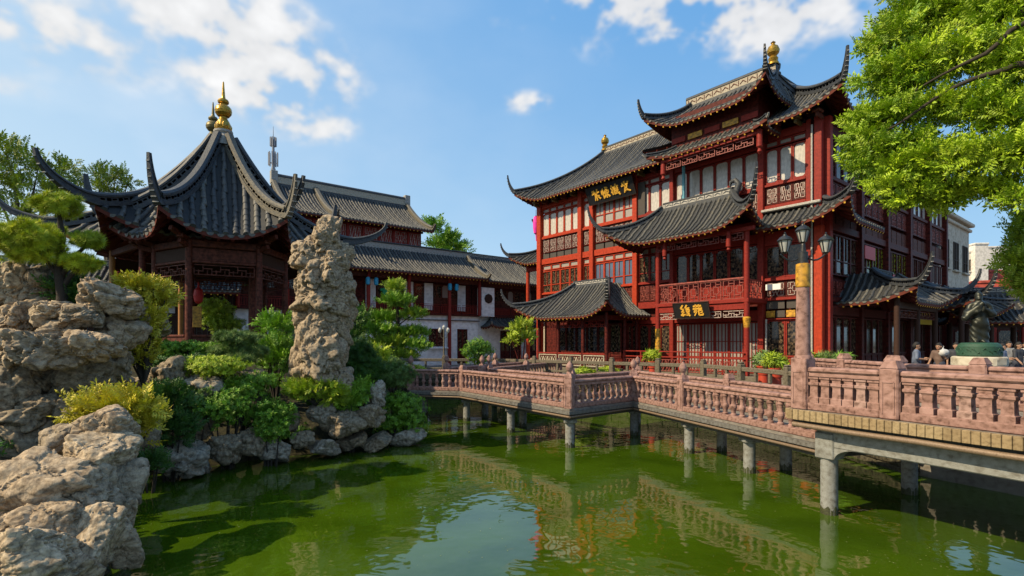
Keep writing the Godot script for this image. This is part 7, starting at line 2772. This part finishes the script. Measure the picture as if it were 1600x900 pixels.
	shrub("clipped_shrub", "flat clipped shrub at the foot of the standing rock", "shrub", [[Vector3(-5.602, 1.981, -15.000), E3(0.80, 0.26, 0.5)], [Vector3(-5.960, 1.882, -14.900), E3(0.4, 0.2, 0.4)], [Vector3(-5.094, 1.754, -15.100), E3(0.45, 0.26, 0.4)]], "lance", 0.15, 3.4, LIME, 72, 1.5)
	shrub("fern", "feathery pale green fern clump right of the flat clipped shrub", "fern", [[Vector3(-4.887, 1.514, -15.600), E3(0.5, 0.42, 0.4)], [Vector3(-4.665, 1.777, -16.000), E3(0.42, 0.36, 0.4)]], "lance", 0.22, 2.2, FRESH, 73)
	shrub("dark_conifer", "dark rounded conifer right of the standing rock", "conifer", [[Vector3(-4.998, 2.829, -17.000), E3(0.55, 0.5, 0.5)], [Vector3(-4.608, 2.337, -17.000), E3(0.55, 0.4, 0.5)], [Vector3(-5.040, 2.160, -16.600), E3(0.4, 0.4, 0.4)]], "needle", 0.16, 3.0, DEEP, 74)
	shrub("shrub", "yellow-green shoots between the dark conifer and the round grey-green bush", "shrub", [[Vector3(-4.411, 2.727, -17.600), E3(0.45, 0.4, 0.4)], [Vector3(-4.518, 2.160, -17.200), E3(0.4, 0.3, 0.4)]], "lance", 0.24, 2.0, LIME, 75)
	shrub("round_bush", "round grey-green clipped bush at the left end of the bridge", "bush", [[Vector3(-3.898, 2.195, -17.300), E3(0.66, 0.42, 0.5)]], "needle", 0.13, 3.6, GREY, 76, 1.5)
	shrub("overhanging_bush", "dense glossy bush overhanging the water at the tip of the bank", "bush", [[Vector3(-3.523, 1.231, -17.000), E3(0.68, 0.36, 0.5)], [Vector3(-3.258, 0.714, -16.900), E3(0.5, 0.36, 0.45)], [Vector3(-3.846, 0.689, -16.800), E3(0.42, 0.28, 0.4)]], "round", 0.14, 3.4, FRESH, 77)
	shrub("dark_shrub", "dark green shrub behind the tall rock's right side", "shrub", [[Vector3(-5.677, 4.055, -19.000), E3(0.55, 0.55, 0.5)], [Vector3(-5.714, 3.255, -18.600), E3(0.55, 0.45, 0.5)]], "lance", 0.22, 2.6, DEEP, 78)
	shrub("shrub", "small dark shrub at the water edge behind the foreground heap", "shrub", [[Vector3(-7.938, 0.631, -11.600), E3(0.4, 0.26, 0.35)]], "lance", 0.2, 2.2, DEEP, 79)
	# layered conifer in front of the white gallery
	var cb := Vector3(-7.077, YARD, -33.0)
	var ct := thing("layered_conifer", "bright layered conifer standing before the white gallery wall", "conifer", cb)
	var cp := [[618, 450, 0.55, 0.42], [622, 470, 0.85, 0.36], [600, 495, 0.95, 0.34], [648, 490, 0.6, 0.3], [590, 515, 1.0, 0.32], [640, 520, 1.0, 0.36], [606, 535, 1.1, 0.36], [650, 540, 0.75, 0.34], [575, 505, 0.5, 0.25], [620, 555, 1.1, 0.34]]
	var ctr := MB.new()
	ctr.tube([Vector3.ZERO, Vector3(0.05, 2.1, 0), Vector3(-0.05, 4.2, 0), Vector3(-0.1, 5.4, 0)], [0.17, 0.13, 0.08, 0.02], 8)
	for i in cp.size():
		var q: Array = cp[i]
		var c := Vector3((q[0] - 622) * 33.0 / 830.0, (582 - q[1]) * 33.0 / 830.0, 0.5 * sin(i * 2.2))
		ctr.tube([Vector3(0, c.y * 0.8, 0), c], [0.05, 0.015], 5)
		crown("foliage_pad", ct, [[c, E3(q[2], q[3], q[2] * 0.8) * 1.32]], "lance", 0.26, 2.6, FRESH[0], FRESH[1] if i % 3 else LIME[1], M.leaf, 80 + i, 0.5, 0.8)
	part("trunk", ctr, M.bark, ct)
	# ball bush on a stem and little tree by the water pavilion
	var ball := thing("ball_bush", "round clipped ball bush on a short stem before the white gallery", "bush", Vector3(-1.95, YARD, -30.0))
	stems(ball, Vector3.ZERO, [Vector3(0, 1.1, 0), Vector3(0.2, 1.3, 0.1), Vector3(-0.2, 1.3, 0)], 0.07, M.bark, "trunk")
	crown("foliage", ball, [[Vector3(0, 1.35, 0), E3(0.82, 0.68, 0.8)]], "round", 0.16, 3.6, FRESH[0], FRESH[1], M.leaf, 95, 0.3)
	var yt := thing("young_tree", "young light green tree left of the waterside pavilion", "tree", Vector3(0.5, YARD, -30.6))
	stems(yt, Vector3.ZERO, [Vector3(-0.2, 2.3, 0), Vector3(0.3, 2.6, 0.1), Vector3(0.0, 3.0, 0), Vector3(-0.5, 2.0, 0.1)], 0.06, M.red_dark, "trunk")
	crown("foliage", yt, [[Vector3(0.0, 2.7, 0), E3(0.75, 0.55, 0.6)], [Vector3(-0.4, 2.1, 0.1), E3(0.55, 0.4, 0.5)], [Vector3(0.4, 2.2, 0), E3(0.5, 0.4, 0.5)]], "lance", 0.30, 2.0, LIME[0], LIME[1], M.leaf, 96)
	# pot plants and tufts along the quay
	for q in [
		[Vector3(10.180, 3.300, -21.500), M.pot_red, "strap", 0.55, GREY, "pot plant with pale striped leaves in a red pot near the balcony's right post"],
		[Vector3(9.878, 3.300, -19.900), M.pot_red, "strap", 0.5, LIME, "bright green pot plant right of the pale striped one"],
		[Vector3(10.910, 3.300, -19.600), M.pot_red, "strap", 0.5, LIME, "yellow-green pot plant just behind the lamp post"],
		[Vector3(11.571, 3.300, -19.600), M.pot_blue, "grass", 0.55, GREY, "white-flowering pot plant in a blue pot right of the lamp post"],
		[Vector3(12.309, 3.300, -19.800), M.pot_blue, "strap", 0.45, FRESH, "leafy pot plant in a blue pot, second to the right of the lamp post"],
		[Vector3(7.051, 3.300, -26.600), M.pot_red, "strap", 0.55, LIME, "pot plant at the foot of the yellow balcony post"]]:
		var pt := thing("pot_plant", q[5], "pot plant", Vector3(q[0].x, YARD + 0.6, q[0].z), 0.0, "pot plants along the quay")
		var pb := MB.new()
		pb.lathe([Vector2(0.0, -0.6), Vector2(0.16, -0.6), Vector2(0.2, -0.3), Vector2(0.19, -0.02)], 12)
		pb.lathe([Vector2(0.17, -0.02), Vector2(0.22, 0.0), Vector2(0.24, 0.28), Vector2(0.27, 0.30), Vector2(0.27, 0.35), Vector2(0.22, 0.35), Vector2(0.20, 0.28), Vector2(0.0, 0.28)], 14)
		part("pot", pb, q[1], pt)
		crown("foliage", pt, [[Vector3(0, 0.55, 0), E3(0.34, 0.28, 0.34)]], q[2], q[3] * 0.6, 4.5, q[4][0], q[4][1], M.leaf, 100 + int(q[0].x * 10))
	for q in [[Vector3(4.292, 3.300, -27.400), 3.4, "low yellow-green planting inside the quay fence in front of the waterside pavilion"], [Vector3(-5.783, 3.300, -30.000), 1.6, "yellow flowering tuft at the left end of the quay fence"]]:
		var bx := MB.new()
		var pt := thing("flower_bed", q[2], "flower bed", Vector3(q[0].x, YARD - 0.1, q[0].z), deg_to_rad(-51.5 + 90.0) if q[1] > 2 else 0.0)
		bx.bevel_box(Vector3(0, 0.1, 0), Vector3(q[1], 0.3, 0.5), 0.03)
		part("trough", bx, M.quay_stone, pt)
		crown("foliage", pt, [[Vector3(-q[1] * 0.25, 0.4, 0), E3(q[1] * 0.25, 0.24, 0.3)], [Vector3(q[1] * 0.25, 0.4, 0), E3(q[1] * 0.25, 0.22, 0.3)]], "strap", 0.26, 4.0, LIME[0], LIME[1], M.leaf, 130 + int(q[1]))
	# ground cover over the mound
	var cov := thing("ground_cover", "low green ground cover over the garden mound between the rocks", "ground cover")
	stuff(cov)
	var gp := []
	for k in 520:
		var p := Vector2(rng.randf_range(-24.0, -3.6), rng.randf_range(-27.0, -7.0))
		var y := ground_height(p)
		if y > 0.35:
			gp.append([Vector3(p.x, y + 0.05, p.y), E3(0.5, 0.14, 0.5)])
	crown("leaves", cov, gp, "round", 0.15, 0.9, DEEP[0], FRESH[0], M.leaf, 140)


# ---- trees with limbs and leafy crowns
func limb(b: MB, pts: Array, r0: float, r1: float, sides := 7):
	var rr := []
	var fine := []
	for i in pts.size() - 1:
		for k in 4:
			var t := k / 4.0
			var a: Vector3 = pts[maxi(i - 1, 0)]
			var p: Vector3 = pts[i]
			var q: Vector3 = pts[i + 1]
			var c: Vector3 = pts[mini(i + 2, pts.size() - 1)]
			fine.append(p.cubic_interpolate(q, a, c, t))
	fine.append(pts[pts.size() - 1])
	for i in fine.size():
		rr.append(lerpf(r0, r1, float(i) / (fine.size() - 1)))
	b.tube(fine, rr, sides)


func build_trees():
	# the big tree leaning in from the right
	var base := Vector3(13.9, YARD, -9.6)
	var t := thing("leaning_tree", "large bright green tree reaching into the picture from the right over the terrace", "tree", base)
	var fork := Vector3(13.3, 6.6, -10.0)
	var tr := MB.new()
	limb(tr, [base - base, Vector3(-0.1, 2.4, -0.1), fork - base], 0.42, 0.28, 12)
	part("trunk", tr, M.bark, t)
	var pads := []
	for q in [[1388, 62, 13.0, 42], [1432, 32, 13.6, 58], [1500, 22, 13.0, 66], [1572, 22, 12.0, 66], [1384, 122, 13.0, 44], [1442, 100, 12.6, 56], [1518, 92, 12.0, 56], [1584, 100, 11.4, 50], [1352, 186, 13.0, 28], [1398, 182, 12.6, 42], [1464, 172, 12.2, 44], [1532, 170, 11.6, 52], [1592, 178, 11.0, 50],
			[1356, 246, 13.0, 32], [1402, 262, 12.6, 38], [1374, 284, 12.8, 24], [1452, 246, 12.2, 44], [1512, 250, 11.6, 46], [1576, 240, 11.0, 48], [1430, 304, 12.4, 32], [1476, 312, 12.2, 28], [1548, 296, 11.6, 30], [1592, 312, 11.0, 30], [1404, 316, 12.5, 18], [1350, 216, 12.9, 30], [1378, 232, 12.7, 34], [1424, 228, 12.5, 36], [1390, 292, 12.5, 28], [1450, 276, 12.2, 34], [1346, 262, 12.9, 20], [1500, 296, 12.0, 30], [1412, 138, 12.8, 36],
			[1660, 90, 11.0, 90], [1670, 250, 10.6, 70], [1640, -40, 12.0, 80], [1540, -60, 12.6, 80], [1440, -50, 13.4, 60], [1720, -20, 11.0, 90], [1600, -120, 12.0, 90], [1760, 150, 11.0, 90]]:
		var mpp: float = q[2] / 830.0
		pads.append([Vector3((q[0] - 800) * mpp, 3.3 + (533 - q[1]) * mpp, -q[2]) - base, E3(q[3] * mpp, q[3] * mpp * 0.64, q[3] * mpp * 1.1)])
	for pts in [
		[fork, Vector3(10.930, 9.715, -10.800), Vector3(10.075, 9.413, -11.300), Vector3(9.525, 9.200, -11.800), Vector3(8.964, 8.873, -12.400)],
		[fork, Vector3(10.627, 8.651, -10.500), Vector3(10.164, 8.930, -11.100), Vector3(9.504, 8.765, -11.600), Vector3(8.819, 8.253, -12.200), Vector3(8.771, 8.359, -13.000)],
		[fork, Vector3(11.335, 9.683, -11.200), Vector3(11.171, 11.428, -12.200), Vector3(10.655, 11.618, -13.200), Vector3(9.687, 11.098, -13.400)],
		[fork, Vector3(11.060, 7.893, -10.800), Vector3(10.390, 7.605, -11.200), Vector3(9.952, 7.323, -11.800), Vector3(9.561, 6.930, -12.400)],
		[fork, Vector3(11.812, 11.445, -11.400), Vector3(11.566, 12.741, -12.000)],
		[fork, Vector3(11.749, 8.574, -10.600), Vector3(12.005, 9.596, -10.600)]]:
		var lb := MB.new()
		var rel := []
		for p in pts:
			rel.append((p as Vector3) - base)
		limb(lb, rel, 0.08, 0.010, 8)
		part("limb", lb, M.bark, t)
	var tw := MB.new()
	for i in pads.size():
		var c: Vector3 = pads[i][0]
		for k in 4:
			var a := TAU * k / 4 + i
			var d: Vector3 = Vector3(cos(a), 0.2, sin(a)) * float(pads[i][1].x) * 0.75
			tw.tube([c - d * 0.4 + Vector3(0.1, -0.1, 0), c + d * 0.3 + Vector3(0, 0.08, 0), c + d], [0.02, 0.014, 0.005], 5)
	stuff(part("twigs", tw, M.bark, t))
	crown("crown", t, pads, "lance", 0.25, 3.5, Color(0.14, 0.26, 0.007), Color(0.36, 0.48, 0.014), M.leaf, 201, 0.5, 0.25)
	# lower tree at the right edge
	var b2 := Vector3(15.4, YARD, -14.6)
	var t2 := thing("street_tree", "smaller green tree at the right edge below the big one", "tree", b2)
	var tr2 := MB.new()
	limb(tr2, [Vector3.ZERO, Vector3(0, 1.8, 0), Vector3(-0.1, 3.2, 0)], 0.16, 0.08, 8)
	var p2 := []
	for q in [[1604, 372, 14.2, 30], [1586, 410, 14.2, 24], [1612, 418, 14.0, 30], [1592, 446, 14.2, 22], [1620, 456, 14.2, 26], [1630, 400, 14.4, 50], [1610, 345, 14.4, 30], [1640, 450, 14.4, 40]]:
		var mpp: float = q[2] / 830.0
		var c := Vector3((q[0] - 800) * mpp, 3.3 + (533 - q[1]) * mpp, -q[2]) - b2
		p2.append([c, E3(q[3], q[3] * 0.8, q[3]) * mpp])
		tr2.tube([Vector3(0, 2.4, 0), c * 0.6 + Vector3(0, 1.1, 0), c], [0.05, 0.035, 0.01], 5)
	part("trunk", tr2, M.bark, t2)
	crown("crown", t2, p2, "lance", 0.26, 2.6, Color(0.13, 0.23, 0.008), Color(0.30, 0.40, 0.014), M.leaf, 202)
	# trees behind the garden and the gallery
	for q in [
		["large pale green tree behind the pavilions at the left edge", Vector3(-30.217, 3.300, -33.000), [[10, 240, 33, 42], [60, 262, 33.5, 40], [20, 290, 33, 46], [84, 296, 33, 34], [40, 330, 33, 46], [100, 265, 34, 26], [-30, 270, 33, 50]], "lance", 0.5, OLIVE, 0.75],
		["yellow-green tree showing over the long left roof", Vector3(-28.843, 3.300, -38.000), [[150, 272, 38, 24], [180, 278, 38, 24], [200, 286, 38, 16], [165, 295, 38, 26], [130, 285, 38, 20]], "lance", 0.45, OLIVE, 0.9],
		["bright green tree behind the gallery roof", Vector3(-7.687, 3.300, -58.000), [[680, 352, 58, 18], [700, 372, 58, 20], [716, 388, 58, 16], [690, 385, 58, 22]], "lance", 0.7, FRESH, 2.2]]:
		var bs: Vector3 = Vector3(q[1].x, YARD, q[1].z)
		var tt := thing("background_tree", q[0], "tree", bs)
		var tb := MB.new()
		var pp := []
		var top := 0.0
		for e in q[2]:
			var mpp: float = e[2] / 830.0
			var c := Vector3((e[0] - 800) * mpp, 3.3 + (533 - e[1]) * mpp, -e[2]) - bs
			pp.append([c, E3(e[3] * mpp * 1.15, e[3] * mpp * 0.7, e[3] * mpp)])
			top = maxf(top, c.y)
			limb(tb, [Vector3(0, c.y * 0.5, 0), Vector3(c.x * 0.45, c.y * 0.8, c.z * 0.4), c], 0.12, 0.02, 6)
		limb(tb, [Vector3.ZERO, Vector3(0.1, top * 0.3, 0), Vector3(-0.05, top * 0.6, 0)], 0.28, 0.14, 9)
		part("trunk", tb, M.bark_light, tt)
		crown("crown", tt, pp, q[3], q[4], q[6], q[5][0], q[5][1], M.leaf, 210 + int(q[4] * 10), 0.6)


func build_small_things():
	# iron lamp and a fountain stand before the gallery
	var l := thing("garden_lamp", "slim black lamp standard in front of the white gallery window", "lamp", Vector3(-4.1, YARD, -32.0))
	var b := MB.new()
	b.tube([Vector3.ZERO, Vector3(0, 2.6, 0)], [0.06, 0.04], 8)
	b.lathe([Vector2(0.12, 0), Vector2(0.12, 0.15), Vector2(0.06, 0.25)], 10)
	for s in [-1.0, 1.0]:
		b.tube([Vector3(0, 2.1, 0), Vector3(s * 0.18, 2.2, 0), Vector3(s * 0.24, 2.45, 0)], [0.02, 0.018, 0.015], 6)
	part("pole", b, M.quay_stone, l)
	for q in [Vector3(0, 2.6, 0), Vector3(-0.24, 2.45, 0), Vector3(0.24, 2.45, 0)]:
		var g := MB.new()
		g.lathe([Vector2(0.04, 0), Vector2(0.09, 0.08), Vector2(0.11, 0.2), Vector2(0.03, 0.32)], 8, q)
		part("lantern", g, M.lamp_glass, l)
	# red notice and yellow panel inside the front pavilion
	for q in [["red paper lantern hung on an inner post of the front pavilion", M.sign_red, Vector3(-13.578, 5.267, -23.000), 0.30], ["yellow notice panel below the red lantern in the front pavilion", M.yellow_paint, Vector3(-13.515, 4.344, -22.800), 0.34]]:
		var n := MB.new()
		if q[1] == M.sign_red:
			n.lathe([Vector2(0.05, -0.35), Vector2(0.16, -0.25), Vector2(0.20, 0.0), Vector2(0.16, 0.25), Vector2(0.05, 0.35), Vector2(0.02, 0.6)], 12)
			whole("paper_lantern", n, q[1], q[0], "lantern", q[2])
		else:
			n.bevel_box(Vector3.ZERO, Vector3(q[3], 0.9, 0.05), 0.01)
			whole("hanging_sign", n, q[1], q[0], "sign", q[2], deg_to_rad(24))
	# fallen leaves and scum floating on the pond
	var fl := thing("floating_leaves", "specks of floating leaves and petals on the green pond", "leaves")
	stuff(fl)
	var mm := MultiMesh.new()
	mm.transform_format = MultiMesh.TRANSFORM_3D
	mm.use_colors = true
	var lm := MB.new()
	leaf_pair(lm, Vector3(-0.5, 0, 0), Vector3(1, 0.02, 0), Vector3(0, 0, 1), 1.0, 0.5, 0.02)
	mm.mesh = lm.mesh()
	mm.instance_count = 800
	for i in 800:
		var p := Vector3(rng.randf_range(-6.5, 9.0), 0.006, rng.randf_range(-19.0, -7.2))
		if i > 500:
			# drifts gathered by the breeze
			var a := 6.0 * sin(i / 90)
			p = Vector3(a + rng.randfn() * 0.9, 0.006, -12.0 + 4.5 * cos(i / 90 * 2.3) + rng.randfn() * 0.4)
		mm.set_instance_transform(i, Transform3D(Basis(Vector3.UP, rng.randf() * TAU) * rng.randf_range(0.010, 0.032), p))
		var g := rng.randf()
		mm.set_instance_color(i, Color(0.14, 0.17, 0.03).lerp(Color(0.34, 0.33, 0.20), g))
	var o := MultiMeshInstance3D.new()
	o.name = "leaves"
	o.multimesh = mm
	o.material_override = M.leaf
	o.set_meta("kind", "stuff")
	fl.add_child(o)
